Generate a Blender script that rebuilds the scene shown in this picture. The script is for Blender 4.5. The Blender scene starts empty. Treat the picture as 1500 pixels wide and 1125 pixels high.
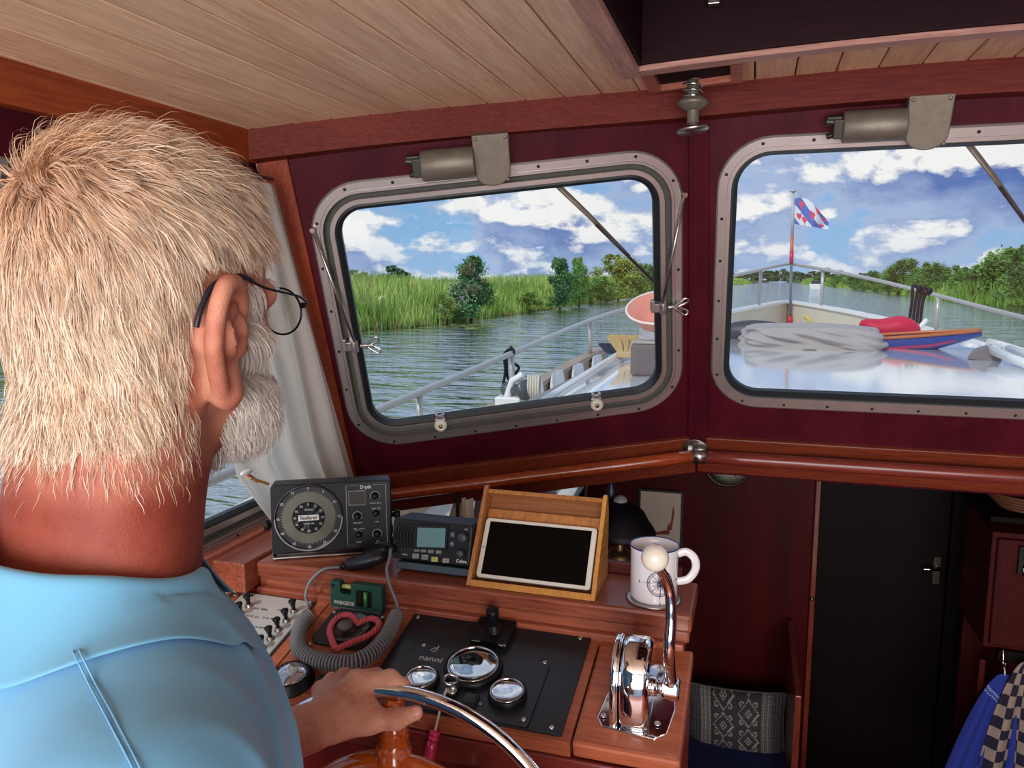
import bpy, bmesh, math, random
import numpy as np
from mathutils import Vector, Matrix, noise as mnoise
random.seed(7); rng = np.random.default_rng(7)
PI = math.pi
V = Vector
SC = bpy.context.scene
COL = SC.collection
# ------------------------------------------------------------------ camera (x starboard, y forward, z up; wheelhouse floor z=0)
F = 1127.0; TH = math.radians(7.8); PS = math.radians(17.33); CAM = V((0, 0, 1.6))
cam = bpy.data.cameras.new('camera'); camo = bpy.data.objects.new('camera', cam); COL.objects.link(camo)
camo.location = CAM; camo.rotation_euler = (PI/2 - TH, 0, PS)
cam.sensor_width = 36.0; cam.lens = 36.0*F/1500.0; cam.clip_start = 0.02; cam.clip_end = 3000
SC.camera = camo
SC.view_settings.view_transform = 'Standard'; SC.view_settings.look = 'None'
SC.view_settings.exposure = 0.0; SC.view_settings.gamma = 1.0; SC.view_settings.use_curve_mapping = False

def s2l(c):
    return tuple((x/255/12.92 if x/255 <= .04045 else ((x/255+.055)/1.055)**2.4) for x in c)

# ------------------------------------------------------------------ sky with cumulus clouds (one world for light and view)
def make_world():
    w = bpy.data.worlds.new('sky'); SC.world = w; w.use_nodes = True
    nt = w.node_tree; N = nt.nodes; L = nt.links; N.clear()
    def n(t, **k):
        x = N.new(t)
        for a, b in k.items(): setattr(x, a, b)
        return x
    def mth(op, a, b=None, c=None, clamp=False):
        m = n('ShaderNodeMath', operation=op, use_clamp=clamp)
        for i, q in enumerate((a, b, c)):
            if q is None: continue
            if isinstance(q, (int, float)): m.inputs[i].default_value = q
            else: L.new(q, m.inputs[i])
        return m.outputs[0]
    def mixc(f, a, b):
        m = n('ShaderNodeMix', data_type='RGBA')
        if isinstance(f, float): m.inputs[0].default_value = f
        else: L.new(f, m.inputs[0])
        for i, q in ((6, a), (7, b)):
            if isinstance(q, tuple): m.inputs[i].default_value = (*q, 1)
            else: L.new(q, m.inputs[i])
        return m.outputs[2]
    tc = n('ShaderNodeTexCoord'); sep = n('ShaderNodeSeparateXYZ'); L.new(tc.outputs['Generated'], sep.inputs[0])
    z = mth('MAXIMUM', sep.outputs[2], 0.0)
    zz = mth('ADD', z, 0.10)
    u = mth('DIVIDE', sep.outputs[0], zz); v = mth('DIVIDE', sep.outputs[1], zz)
    az = mth('ARCTAN2', sep.outputs[0], sep.outputs[1])
    def dens(dz, det=9.0):
        # azimuth / stretched elevation space gives cumulus with flat bases
        h = mth('ADD', z, dz)
        cmb = n('ShaderNodeCombineXYZ'); L.new(mth('MULTIPLY', az, 6.0), cmb.inputs[0])
        L.new(mth('MULTIPLY', mth('DIVIDE', h, mth('ADD', mth('MULTIPLY', h, .9), 1.0)), 13.0), cmb.inputs[1]); cmb.inputs[2].default_value = 5.2
        t = n('ShaderNodeTexNoise'); t.inputs['Scale'].default_value = 1.25; t.inputs['Detail'].default_value = det
        t.inputs['Roughness'].default_value = .56; t.inputs['Distortion'].default_value = .12
        L.new(cmb.outputs[0], t.inputs['Vector'])
        return t.outputs['Fac']
    d0 = dens(0.0); d1 = dens(0.020)
    cov = n('ShaderNodeMapRange'); L.new(d0, cov.inputs[0]); cov.inputs[1].default_value = .385; cov.inputs[2].default_value = .44
    lit = mth('SUBTRACT', d0, d1)          # positive at the upper rims of a cloud, negative at its base
    lr = n('ShaderNodeMapRange'); L.new(lit, lr.inputs[0]); lr.inputs[1].default_value = -.004; lr.inputs[2].default_value = .065
    thick = n('ShaderNodeMapRange'); L.new(d0, thick.inputs[0]); thick.inputs[1].default_value = .46; thick.inputs[2].default_value = .66
    # clear-sky colour by elevation
    el = n('ShaderNodeMapRange'); L.new(z, el.inputs[0]); el.inputs[1].default_value = 0; el.inputs[2].default_value = .45
    clear = mixc(el.outputs[0], s2l((150, 196, 238)), s2l((92, 156, 226)))
    base = mixc(thick.outputs[0], s2l((168, 192, 230)), s2l((84, 122, 190)))
    cl = mixc(lr.outputs[0], base, (1.0, 1.0, 1.0))
    sky = mixc(cov.outputs[0], clear, cl)
    hz = n('ShaderNodeMapRange'); L.new(z, hz.inputs[0]); hz.inputs[1].default_value = 0.0; hz.inputs[2].default_value = .06
    sky = mixc(hz.outputs[0], mixc(.45, sky, s2l((176, 200, 236))), sky)
    bg = n('ShaderNodeBackground'); L.new(sky, bg.inputs[0]); bg.inputs[1].default_value = .95
    out = n('ShaderNodeOutputWorld'); L.new(bg.outputs[0], out.inputs[0])
    w.cycles.sampling_method = 'MANUAL'; w.cycles.sample_map_resolution = 512
make_world()
def light(name, kind, loc, rot, energy, color=(1, 1, 1), **k):
    l = bpy.data.lights.new(name, kind); l.energy = energy; l.color = color
    for a, b in k.items(): setattr(l, a, b)
    o = bpy.data.objects.new(name, l); COL.objects.link(o); o.location = loc; o.rotation_euler = rot; return o
light('sun', 'SUN', (0, 0, 20), (math.radians(46), 0, math.radians(-24)), 2.1, (1, .96, .88), angle=math.radians(3))
# fill lamp added at the open aft end to brighten the interior like daylight
light('aft_fill', 'AREA', (.25, -1.9, 1.35), (math.radians(102), 0, 0), 118, (1, .97, .95), shape='RECTANGLE', size=2.5, size_y=1.6)

# ------------------------------------------------------------------ pixel rays -> real points on real planes
cps, sps, cth, sth = math.cos(PS), math.sin(PS), math.cos(TH), math.sin(TH)
def ray(px, py):
    a, b = px-750.0, 562.5-py
    fw = cth*F + sth*b; up = cth*b - sth*F
    return V((a*cps - fw*sps, a*sps + fw*cps, up))
def at_y(px, py, y): d = ray(px, py); return CAM + d*(y/d.y)
def at_x(px, py, x): d = ray(px, py); return CAM + d*(x/d.x)
def at_z(px, py, z): d = ray(px, py); return CAM + d*((z-CAM.z)/d.z)
def at_d(px, py, dist): return CAM + ray(px, py).normalized()*dist
def at_p(px, py, p0, n): d = ray(px, py); return CAM + d*((p0-CAM).dot(n)/d.dot(n))
def proj(p):
    q = V(p)-CAM; r = V((cps, sps, 0)); f = V((-sps*cth, cps*cth, -sth)); u = r.cross(f)
    return 750+F*q.dot(r)/q.dot(f), 562.5-F*q.dot(u)/q.dot(f)

# ------------------------------------------------------------------ materials
MATS = {}
def mat(name, col, rough=.5, metal=0., var=.12, vscale=8., bump=0., bscale=60., stretch=(1, 1, 1), coat=0., sss=0., spec=None,
        col2=None, trans=0., detail=4., emit=0., island=0., sheen=0., contrast=(.3, .7), hue=0.):
    if name in MATS: return MATS[name]
    m = bpy.data.materials.new(name); m.use_nodes = True; MATS[name] = m
    nt = m.node_tree; N = nt.nodes; L = nt.links
    b = N['Principled BSDF']
    c = s2l(col); c2 = s2l(col2) if col2 else tuple(x*(1-var) for x in c)
    tc = N.new('ShaderNodeTexCoord'); mp = N.new('ShaderNodeMapping'); mp.inputs['Scale'].default_value = stretch
    L.new(tc.outputs['Object'], mp.inputs[0])
    t = N.new('ShaderNodeTexNoise'); t.inputs['Scale'].default_value = vscale; t.inputs['Detail'].default_value = detail
    L.new(mp.outputs[0], t.inputs['Vector'])
    r = N.new('ShaderNodeValToRGB'); r.color_ramp.elements[0].position = contrast[0]; r.color_ramp.elements[1].position = contrast[1]
    r.color_ramp.elements[0].color = (*c2, 1); r.color_ramp.elements[1].color = (*c, 1)
    L.new(t.outputs['Fac'], r.inputs[0]); csock = r.outputs[0]
    if island:
        g = N.new('ShaderNodeNewGeometry'); hs = N.new('ShaderNodeHueSaturation')
        mr = N.new('ShaderNodeMapRange'); L.new(g.outputs['Random Per Island'], mr.inputs[0])
        mr.inputs[3].default_value = 1-island; mr.inputs[4].default_value = 1+island
        L.new(mr.outputs[0], hs.inputs['Value']); L.new(csock, hs.inputs['Color'])
        if hue:
            m2 = N.new('ShaderNodeMapRange'); L.new(g.outputs['Random Per Island'], m2.inputs[0])
            m2.inputs[3].default_value = .5-hue; m2.inputs[4].default_value = .5+hue; L.new(m2.outputs[0], hs.inputs['Hue'])
        csock = hs.outputs[0]
    L.new(csock, b.inputs['Base Color'])
    b.inputs['Roughness'].default_value = rough; b.inputs['Metallic'].default_value = metal
    b.inputs['Coat Weight'].default_value = coat; b.inputs['Coat Roughness'].default_value = .08
    if spec is not None: b.inputs['Specular IOR Level'].default_value = spec
    if sss:
        b.inputs['Subsurface Weight'].default_value = sss; b.inputs['Subsurface Radius'].default_value = (.012, .004, .002); b.inputs['Subsurface Scale'].default_value = 1.0
    if sheen: b.inputs['Sheen Weight'].default_value = sheen
    if trans: b.inputs['Transmission Weight'].default_value = trans
    if emit:
        L.new(csock, b.inputs['Emission Color']); b.inputs['Emission Strength'].default_value = emit
    if bump:
        t2 = N.new('ShaderNodeTexNoise'); t2.inputs['Scale'].default_value = bscale; t2.inputs['Detail'].default_value = 5
        L.new(mp.outputs[0], t2.inputs['Vector'])
        bp = N.new('ShaderNodeBump'); bp.inputs['Strength'].default_value = 1.0; bp.inputs['Distance'].default_value = bump
        L.new(t2.outputs['Fac'], bp.inputs['Height']); L.new(bp.outputs[0], b.inputs['Normal'])
    return m
def wood(name, c1, c2, axis='x', rough=.32, coat=.35, scale=7., band=.35, gloss_bump=.0004, rings=0., spec=.35):
    """grain runs along the axis; fine pores, slow colour drift"""
    if name in MATS: return MATS[name]
    m = bpy.data.materials.new(name); m.use_nodes = True; MATS[name] = m
    nt = m.node_tree; N = nt.nodes; L = nt.links; b = N['Principled BSDF']
    tc = N.new('ShaderNodeTexCoord'); mp = N.new('ShaderNodeMapping')
    st = {'x': (.06, 1, 1), 'y': (1, .06, 1), 'z': (1, 1, .06)}[axis]
    mp.inputs['Scale'].default_value = st; L.new(tc.outputs['Object'], mp.inputs[0])
    oi = N.new('ShaderNodeObjectInfo'); off = N.new('ShaderNodeVectorMath'); off.operation = 'ADD'
    mu = N.new('ShaderNodeMath'); mu.operation = 'MULTIPLY'; mu.inputs[1].default_value = 11.; L.new(oi.outputs['Random'], mu.inputs[0])
    L.new(mp.outputs[0], off.inputs[0]); L.new(mu.outputs[0], off.inputs[1])
    a = N.new('ShaderNodeTexNoise'); a.inputs['Scale'].default_value = scale*1.6; a.inputs['Detail'].default_value = 3; a.inputs['Distortion'].default_value = .4
    f = N.new('ShaderNodeTexNoise'); f.inputs['Scale'].default_value = scale*24; f.inputs['Detail'].default_value = 5; f.inputs['Roughness'].default_value = .7
    for q in (a, f): L.new(off.outputs[0], q.inputs['Vector'])
    mx = N.new('ShaderNodeMix'); mx.data_type = 'FLOAT'; mx.inputs[0].default_value = 1-band
    if rings:
        wv = N.new('ShaderNodeTexWave'); wv.wave_type = 'BANDS'; wv.bands_direction = 'DIAGONAL'; wv.inputs['Scale'].default_value = rings
        wv.inputs['Distortion'].default_value = 9.; wv.inputs['Detail'].default_value = 2.; wv.inputs['Detail Scale'].default_value = 1.3
        L.new(off.outputs[0], wv.inputs['Vector'])
        m0 = N.new('ShaderNodeMix'); m0.data_type = 'FLOAT'; m0.inputs[0].default_value = .25
        L.new(a.outputs['Fac'], m0.inputs[2]); L.new(wv.outputs['Fac'], m0.inputs[3]); L.new(m0.outputs[0], mx.inputs[2])
    else: L.new(a.outputs['Fac'], mx.inputs[2])
    L.new(f.outputs['Fac'], mx.inputs[3])
    r = N.new('ShaderNodeValToRGB'); e = r.color_ramp.elements
    e[0].position = .36; e[0].color = (*s2l(c2), 1); e[1].position = .60; e[1].color = (*s2l(c1), 1)
    L.new(mx.outputs[0], r.inputs[0])
    hs = N.new('ShaderNodeHueSaturation'); mr = N.new('ShaderNodeMapRange'); L.new(oi.outputs['Random'], mr.inputs[0])
    mr.inputs[3].default_value = .92; mr.inputs[4].default_value = 1.07; L.new(mr.outputs[0], hs.inputs['Value']); L.new(r.outputs[0], hs.inputs['Color'])
    L.new(hs.outputs[0], b.inputs['Base Color'])
    b.inputs['Roughness'].default_value = rough; b.inputs['Coat Weight'].default_value = coat; b.inputs['Coat Roughness'].default_value = .12; b.inputs['Specular IOR Level'].default_value = spec if coat > .12 else spec*.35
    bp = N.new('ShaderNodeBump'); bp.inputs['Distance'].default_value = gloss_bump; bp.inputs['Strength'].default_value = .6
    L.new(f.outputs['Fac'], bp.inputs['Height']); L.new(bp.outputs[0], b.inputs['Normal'])
    return m
def glass(name, tint=(1, 1, 1), rough=0., k=1.0):
    """thin pane: transparent with a fresnel reflection"""
    if name in MATS: return MATS[name]
    m = bpy.data.materials.new(name); m.use_nodes = True; MATS[name] = m
    nt = m.node_tree; N = nt.nodes; L = nt.links; N.clear()
    t = N.new('ShaderNodeBsdfTransparent'); t.inputs[0].default_value = (*tint, 1)
    g = N.new('ShaderNodeBsdfGlossy'); g.inputs['Roughness'].default_value = rough
    lw = N.new('ShaderNodeLayerWeight'); lw.inputs[0].default_value = .5
    pw = N.new('ShaderNodeMath'); pw.operation = 'POWER'; pw.inputs[1].default_value = 5.; L.new(lw.outputs['Facing'], pw.inputs[0])
    mu = N.new('ShaderNodeMath'); mu.operation = 'MULTIPLY_ADD'; mu.inputs[1].default_value = .9*k; mu.inputs[2].default_value = .035*k; L.new(pw.outputs[0], mu.inputs[0])
    mx = N.new('ShaderNodeMixShader'); L.new(mu.outputs[0], mx.inputs[0]); L.new(t.outputs[0], mx.inputs[1]); L.new(g.outputs[0], mx.inputs[2])
    o = N.new('ShaderNodeOutputMaterial'); L.new(mx.outputs[0], o.inputs[0]); return m

# ------------------------------------------------------------------ mesh builder
class MB:
    def __init__(s): s.v = []; s.f = []; s.sm = []; s.mi = []; s.M = Matrix.Identity(4); s.cur = 0
    def fr(s, o, x=None, y=None, z=None):
        """local frame: o origin, axes as world vectors"""
        m = Matrix.Identity(4)
        x = V(x or (1, 0, 0)).normalized(); z = V(z).normalized() if z is not None else None; y = V(y).normalized() if y is not None else None
        if z is None and y is None: z = V((0, 0, 1)); y = z.cross(x)
        elif z is None: z = x.cross(y).normalized(); y = z.cross(x)
        else: y = z.cross(x).normalized(); x = y.cross(z)
        for i in range(3): m[i][0] = x[i]; m[i][1] = y[i]; m[i][2] = z[i]; m[i][3] = o[i]
        s.M = m; return s
    def add(s, vs, fs, smooth=False):
        b = len(s.v); s.v += [tuple(s.M @ V(p)) for p in vs]
        s.f += [tuple(b+i for i in f) for f in fs]; s.sm += [smooth]*len(fs); s.mi += [s.cur]*len(fs); return s
    def box(s, c, d, rot=None):
        x, y, z = (k/2 for k in d); P = [V(((-x, x)[i & 1], (-y, y)[(i >> 1) & 1], (-z, z)[i >> 2])) for i in range(8)]
        if rot: P = [rot @ p for p in P]
        c = V(c)
        return s.add([p+c for p in P], [(0, 2, 3, 1), (4, 5, 7, 6), (0, 1, 5, 4), (1, 3, 7, 5), (3, 2, 6, 7), (2, 0, 4, 6)])
    def hexa(s, P):
        """8 points: bottom loop 0-3, top loop 4-7"""
        return s.add(P, [(3, 2, 1, 0), (4, 5, 6, 7), (0, 1, 5, 4), (1, 2, 6, 5), (2, 3, 7, 6), (3, 0, 4, 7)])
    def prism(s, poly, h0, h1, smooth_side=False):
        n = len(poly); P = [(x, y, h0) for x, y in poly]+[(x, y, h1) for x, y in poly]
        b = len(s.v)
        s.add(P, [tuple(range(n-1, -1, -1)), tuple(range(n, 2*n))])
        s.f += [tuple(b+k for k in (i, (i+1) % n, n+(i+1) % n, n+i)) for i in range(n)]; s.sm += [smooth_side]*n; s.mi += [s.cur]*n
        return s
    def lathe(s, prof, n=24, smooth=True, cap=True, a0=0, a1=2*PI):
        """prof [(r,z)] around local z"""
        full = abs(a1-a0-2*PI) < 1e-6; m = n if full else n+1
        P = []; Fc = []
        for r, z in prof:
            for k in range(m):
                a = a0+(a1-a0)*k/n; P.append((r*math.cos(a), r*math.sin(a), z))
        for i in range(len(prof)-1):
            for k in range(n):
                k2 = (k+1) % m; Fc.append((i*m+k, i*m+k2, (i+1)*m+k2, (i+1)*m+k))
        s.add(P, Fc, smooth)
        if cap and full:
            b = len(s.v)-len(P)
            if prof[0][0] > 1e-6: s.f.append(tuple(b+k for k in range(m-1, -1, -1))); s.sm.append(False); s.mi.append(s.cur)
            if prof[-1][0] > 1e-6: s.f.append(tuple(b+(len(prof)-1)*m+k for k in range(m))); s.sm.append(False); s.mi.append(s.cur)
        return s
    def cyl(s, a, b, r, r2=None, n=16, smooth=True, cap=True):
        a, b = V(a), V(b); return s.tube([a, b], [r, r if r2 is None else r2], n, smooth, cap)
    def tube(s, path, r, n=10, smooth=True, cap=True, closed=False, sq=None):
        P = [V(p) for p in path]; m = len(P)
        rr = list(r) if isinstance(r, (list, tuple)) else [r]*m
        tn = []
        for i in range(m):
            if closed: t = P[(i+1) % m]-P[i-1]
            else: t = P[min(i+1, m-1)]-P[max(i-1, 0)]
            tn.append(t.normalized() if t.length > 1e-9 else V((0, 0, 1)))
        ref = V((0, 0, 1)) if abs(tn[0].z) < .9 else V((1, 0, 0))
        nrm = (ref-tn[0]*ref.dot(tn[0])).normalized(); vs = []
        for i in range(m):
            nrm = (nrm-tn[i]*nrm.dot(tn[i])); nrm = nrm.normalized() if nrm.length > 1e-6 else V((1, 0, 0))
            bn = tn[i].cross(nrm)
            for k in range(n):
                a = 2*PI*k/n+(PI/n if sq else 0); x, y = math.cos(a), math.sin(a)
                if sq: x *= sq[0]; y *= sq[1]
                vs.append(P[i]+(nrm*x+bn*y)*rr[i])
        fs = []
        for i in range(m if closed else m-1):
            j = (i+1) % m
            for k in range(n): fs.append((i*n+k, i*n+(k+1) % n, j*n+(k+1) % n, j*n+k))
        b = len(s.v); s.add(vs, fs, smooth)
        if cap and not closed:
            s.f.append(tuple(b+k for k in range(n-1, -1, -1))); s.f.append(tuple(b+(m-1)*n+k for k in range(n))); s.sm += [False]*2; s.mi += [s.cur]*2
        return s
    def sphere(s, c, r, n=16, m=10, sc=(1, 1, 1)):
        c = V(c); vs = [c+V((0, 0, -r*sc[2]))]; fs = []
        for i in range(1, m):
            a = -PI/2+PI*i/m
            for k in range(n): b = 2*PI*k/n; vs.append(c+V((r*math.cos(a)*math.cos(b)*sc[0], r*math.cos(a)*math.sin(b)*sc[1], r*math.sin(a)*sc[2])))
        vs.append(c+V((0, 0, r*sc[2]))); e = len(vs)-1
        for k in range(n):
            fs.append((0, 1+(k+1) % n, 1+k)); fs.append((e, 1+(m-2)*n+k, 1+(m-2)*n+(k+1) % n))
            for i in range(m-2): fs.append((1+i*n+k, 1+i*n+(k+1) % n, 1+(i+1)*n+(k+1) % n, 1+(i+1)*n+k))
        return s.add(vs, fs, True)
    def grid(s, fn, nu, nv, smooth=True, matfn=None):
        """fn(u,v)->point"""
        P = [fn(i/nu, j/nv) for j in range(nv+1) for i in range(nu+1)]
        fs = [(j*(nu+1)+i, j*(nu+1)+i+1, (j+1)*(nu+1)+i+1, (j+1)*(nu+1)+i) for j in range(nv) for i in range(nu)]
        b = len(s.mi); s.add(P, fs, smooth)
        if matfn:
            q = 0
            for j in range(nv):
                for i in range(nu): s.mi[b+q] = matfn((i+.5)/nu, (j+.5)/nv); q += 1
        return s
    def loops(s, Ls, smooth=False, closed=True, capfirst=False, caplast=False):
        n = len(Ls[0]); vs = [p for l in Ls for p in l]; fs = []
        for i in range(len(Ls)-1):
            for k in range(n if closed else n-1): fs.append((i*n+k, i*n+(k+1) % n, (i+1)*n+(k+1) % n, (i+1)*n+k))
        b = len(s.v); s.add(vs, fs, smooth)
        if capfirst: s.f.append(tuple(b+k for k in range(n-1, -1, -1))); s.sm.append(False); s.mi.append(s.cur)
        if caplast: s.f.append(tuple(b+(len(Ls)-1)*n+k for k in range(n))); s.sm.append(False); s.mi.append(s.cur)
        return s
    def build(s, name, m, parent=None, bevel=0, seg=2, solid=0, subd=0, kind=None, label=None, fix=True):
        o = np.array(ORG.get(parent.name, (0, 0, 0)) if parent else (0, 0, 0), dtype=float)
        me = bpy.data.meshes.new(name)
        vs = (np.array(s.v)-o).tolist()
        me.from_pydata(vs, [], s.f); me.polygons.foreach_set('use_smooth', s.sm)
        ms = m if isinstance(m, (list, tuple)) else [m]
        for q in ms: me.materials.append(q)
        if len(ms) > 1: me.polygons.foreach_set('material_index', s.mi)
        if fix:
            bm = bmesh.new(); bm.from_mesh(me); bmesh.ops.recalc_face_normals(bm, faces=bm.faces); bm.to_mesh(me); bm.free()
        ob = bpy.data.objects.new(name, me); COL.objects.link(ob)
        if parent: ob.parent = parent
        ORG[ob.name] = tuple(o)
        if solid:
            q = ob.modifiers.new('solid', 'SOLIDIFY'); q.thickness = solid; q.offset = 0
        if bevel:
            q = ob.modifiers.new('bevel', 'BEVEL'); q.width = bevel; q.segments = seg; q.limit_method = 'ANGLE'; q.angle_limit = math.radians(40)
        if subd:
            q = ob.modifiers.new('sub', 'SUBSURF'); q.levels = subd; q.render_levels = subd
        if kind: ob['kind'] = kind
        if label: ob['label'] = label
        return ob
ORG = {}
def tag(o, label=None, cat=None, group=None, kind=None):
    if label: o['label'] = label
    if cat: o['category'] = cat
    if group: o['group'] = group
    if kind: o['kind'] = kind
    return o
def thing(name, label, cat, loc, group=None):
    o = bpy.data.objects.new(name, None); COL.objects.link(o); o.location = loc; o.empty_display_size = .02
    ORG[o.name] = tuple(loc); return tag(o, label, cat, group)
def struct(o, label=None): o['kind'] = 'structure'; \
    (label and o.__setitem__('label', label)); return o
def dup(o, delta, parent=None):
    c = o.copy(); COL.objects.link(c); c.location = V(o.location)+V(delta)
    if parent is not None: c.parent = parent
    ORG[c.name] = ORG.get(o.name, (0, 0, 0)); return c
def text(name, s, size, frame, m, parent, ext=.0002, align='CENTER', squash=1.0, bold=0.):
    """flat lettering: frame = 4x4 world matrix with x right, y up of the text"""
    cu = bpy.data.curves.new(name, 'FONT'); cu.body = s; cu.size = size; cu.extrude = ext; cu.align_x = align; cu.align_y = 'CENTER'; cu.offset = bold
    ob = bpy.data.objects.new(name, cu); cu.materials.append(m); COL.objects.link(ob); ob.parent = parent
    o = V(ORG.get(parent.name, (0, 0, 0))); me = bpy.data.meshes.new_from_object(ob); me.name = name
    me.transform(Matrix.Translation(-o) @ frame @ Matrix.Diagonal((squash, 1, 1, 1))); me.materials.clear(); me.materials.append(m)
    bpy.data.objects.remove(ob); ob = bpy.data.objects.new(name, me); COL.objects.link(ob); ob.parent = parent; ORG[ob.name] = tuple(o); return ob
def frame(o, x, y):
    x = V(x).normalized(); z = x.cross(V(y)).normalized(); y = z.cross(x); m = Matrix.Identity(4)
    for i in range(3): m[i][0] = x[i]; m[i][1] = y[i]; m[i][2] = z[i]; m[i][3] = o[i]
    return m
def catmull(P, n=8, closed=False):
    P = [V(p) for p in P]; m = len(P); out = []
    for i in range(m if closed else m-1):
        a = P[(i-1) % m] if closed or i > 0 else P[0]; b = P[i]; c = P[(i+1) % m]; d = P[(i+2) % m] if closed or i+2 < m else P[-1]
        for k in range(n):
            t = k/n; out.append(.5*((2*b)+(c-a)*t+(2*a-5*b+4*c-d)*t*t+(3*b-a-3*c+d)*t**3))
    if not closed: out.append(P[-1])
    return out
def rquad(Q, rad, inset=0., n=8):
    """rounded convex polygon in 2-D; corners inset by a distance, constant point count"""
    m = len(Q); area = sum(Q[i][0]*Q[(i+1) % m][1]-Q[(i+1) % m][0]*Q[i][1] for i in range(m)); sg = 1 if area > 0 else -1
    E = []
    for i in range(m):
        a, b = np.array(Q[i], float), np.array(Q[(i+1) % m], float); d = (b-a)/np.linalg.norm(b-a); nn = np.array([-d[1], d[0]])*sg; E.append((a+nn*inset, d, nn))
    C = []
    for i in range(m):
        a, d, _ = E[i-1]; b, e, _ = E[i]; t = np.linalg.solve(np.array([d, -e]).T, b-a); C.append(a+d*t[0])
    r = max(rad-inset, .002); out = []
    for i in range(m):
        n1 = E[i-1][2]; n2 = E[i][2]; cosh = math.sqrt(max((1+n1.dot(n2))/2, 1e-6)); bis = (n1+n2)/np.linalg.norm(n1+n2)
        c = C[i]+bis*(r/cosh); a1 = math.atan2(-n1[1], -n1[0]); a2 = math.atan2(-n2[1], -n2[0])
        da = (a2-a1+PI) % (2*PI)-PI
        for k in range(n+1): a = a1+da*k/n; out.append((c[0]+r*math.cos(a), c[1]+r*math.sin(a)))
    return out
# ================================================================== THE WHEELHOUSE
M_CEIL = wood('pale_pine', (240, 204, 170), (208, 164, 130), 'y', rough=.42, coat=.15, scale=5, band=.30, rings=5.)
M_MAHO = wood('mahogany', (168, 92, 66), (118, 56, 40), 'x', rough=.34, coat=.3)
M_MAHOY = wood('mahogany_long', (168, 92, 66), (118, 56, 40), 'y', rough=.34, coat=.3)
M_BEAM = wood('beam_mahogany', (108, 44, 34), (82, 28, 24), 'x', rough=.5, coat=.0)
M_ORNG = wood('orange_mahogany', (160, 74, 34), (118, 46, 22), 'y', rough=.35, coat=.25)
M_ORNGZ = wood('orange_mahogany_upright', (150, 62, 26), (108, 36, 16), 'z', rough=.35, coat=.3)
M_RAIL = wood('rail_varnish', (172, 78, 38), (126, 46, 22), 'x', rough=.22, coat=.6)
M_PANEL = wood('dark_red_plywood', (78, 16, 30), (58, 10, 22), 'z', rough=.45, coat=.05, band=.6)
M_DARK = wood('deep_red_veneer', (92, 20, 18), (62, 10, 11), 'z', rough=.35, coat=.2, band=.6)
M_PINK = wood('pinkish_trim', (196, 150, 136), (150, 104, 94), 'x', rough=.45, coat=.1)
M_ALU = mat('aluminium', (176, 168, 166), rough=.36, metal=.75, var=.08, stretch=(1, 1, 1), vscale=30)
M_ALUD = mat('weathered_aluminium', (128, 120, 108), rough=.5, metal=.5, var=.2, vscale=40, bump=.0003, bscale=220)
M_RUB = mat('black_rubber', (20, 26, 30), rough=.45, var=.2)
M_GREYF = mat('grey_felt', (84, 84, 78), rough=.9, var=.25, vscale=90)
M_CHROME = mat('chrome', (226, 228, 232), rough=.06, metal=1., var=.02)
M_STEEL = mat('brushed_steel', (190, 186, 180), rough=.3, metal=1., var=.1)
M_BLACK = mat('black_plastic', (16, 17, 20), spec=.3, rough=.42, var=.15, bump=.0001, bscale=600)
M_WHITE = mat('white_paint', (236, 236, 236), rough=.35, var=.03)
M_GLASS = glass('window_glass', (.97, .985, .98))
CX = .35
def mir(p): return V((2*CX-p[0], p[1], p[2]))
P_BL = at_x(497, 705, -1.05); P_MB = at_y(1020, 658, 2.10); P_MT = at_y(1018, 178, 1.77)
def plane(a, b, c):
    u = (b-a).normalized(); n = u.cross(c-a).normalized()
    if n.y > 0: n = -n
    v = n.cross(u); v = v if v.z > 0 else -v
    return a, u, v, n
PL1 = plane(P_BL, P_MB, P_MT); PL2 = plane(P_MB, P_MB+V((1, 0, 0)), P_MT)
def on(PL, px, py, h=0.): return at_p(px, py, PL[0]+PL[3]*h, PL[3])
def uv(PL, p): return ((p-PL[0]).dot(PL[1]), (p-PL[0]).dot(PL[2]))
def un(PL, a, h=0.): return PL[0]+PL[1]*a[0]+PL[2]*a[1]+PL[3]*h

def panel(name, PL, outer, hole, rad, th=.035, mirror=False, m=None):
    """window wall panel with a rounded opening"""
    t = lambda p: mir(p) if mirror else p
    A = rquad(outer, .0021, 0, 8); B = rquad(hole, rad, .004, 8); b = MB()
    b.loops([[t(un(PL, q, 0)) for q in A], [t(un(PL, q, 0)) for q in B], [t(un(PL, q, -th)) for q in B], [t(un(PL, q, -th)) for q in A], [t(un(PL, q, 0)) for q in A]])
    o = b.build(name, m or M_PANEL); return struct(o)
Q1o = [uv(PL1, on(PL1, *q)) for q in ((366, 200), (1019, 140), (1019, 692), (496, 757))]
Q1w = [uv(PL1, on(PL1, *q)) for q in ((442.6, 272.5), (999.5, 211.6), (999.5, 593.7), (519.5, 658.7))]
panel('wall_port_front', PL1, Q1o, Q1w, .125)
panel('wall_starboard_front', PL1, Q1o, Q1w, .125, mirror=True)
w2 = [on(PL2, *q) for q in ((1053, 201.5), (1039.5, 591.8))]
o2 = [on(PL2, *q) for q in ((1017, 120), (1017, 692))]
Q2w = [uv(PL2, p) for p in (w2[0], V((2*CX-w2[0].x, w2[0].y, w2[0].z)), V((2*CX-w2[1].x, w2[1].y, w2[1].z)), w2[1])]
Q2o = [uv(PL2, p) for p in (o2[0], V((2*CX-o2[0].x, o2[0].y, o2[0].z)), V((2*CX-o2[1].x, o2[1].y, o2[1].z)), o2[1])]
panel('wall_front', PL2, Q2o, Q2w, .115)

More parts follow.
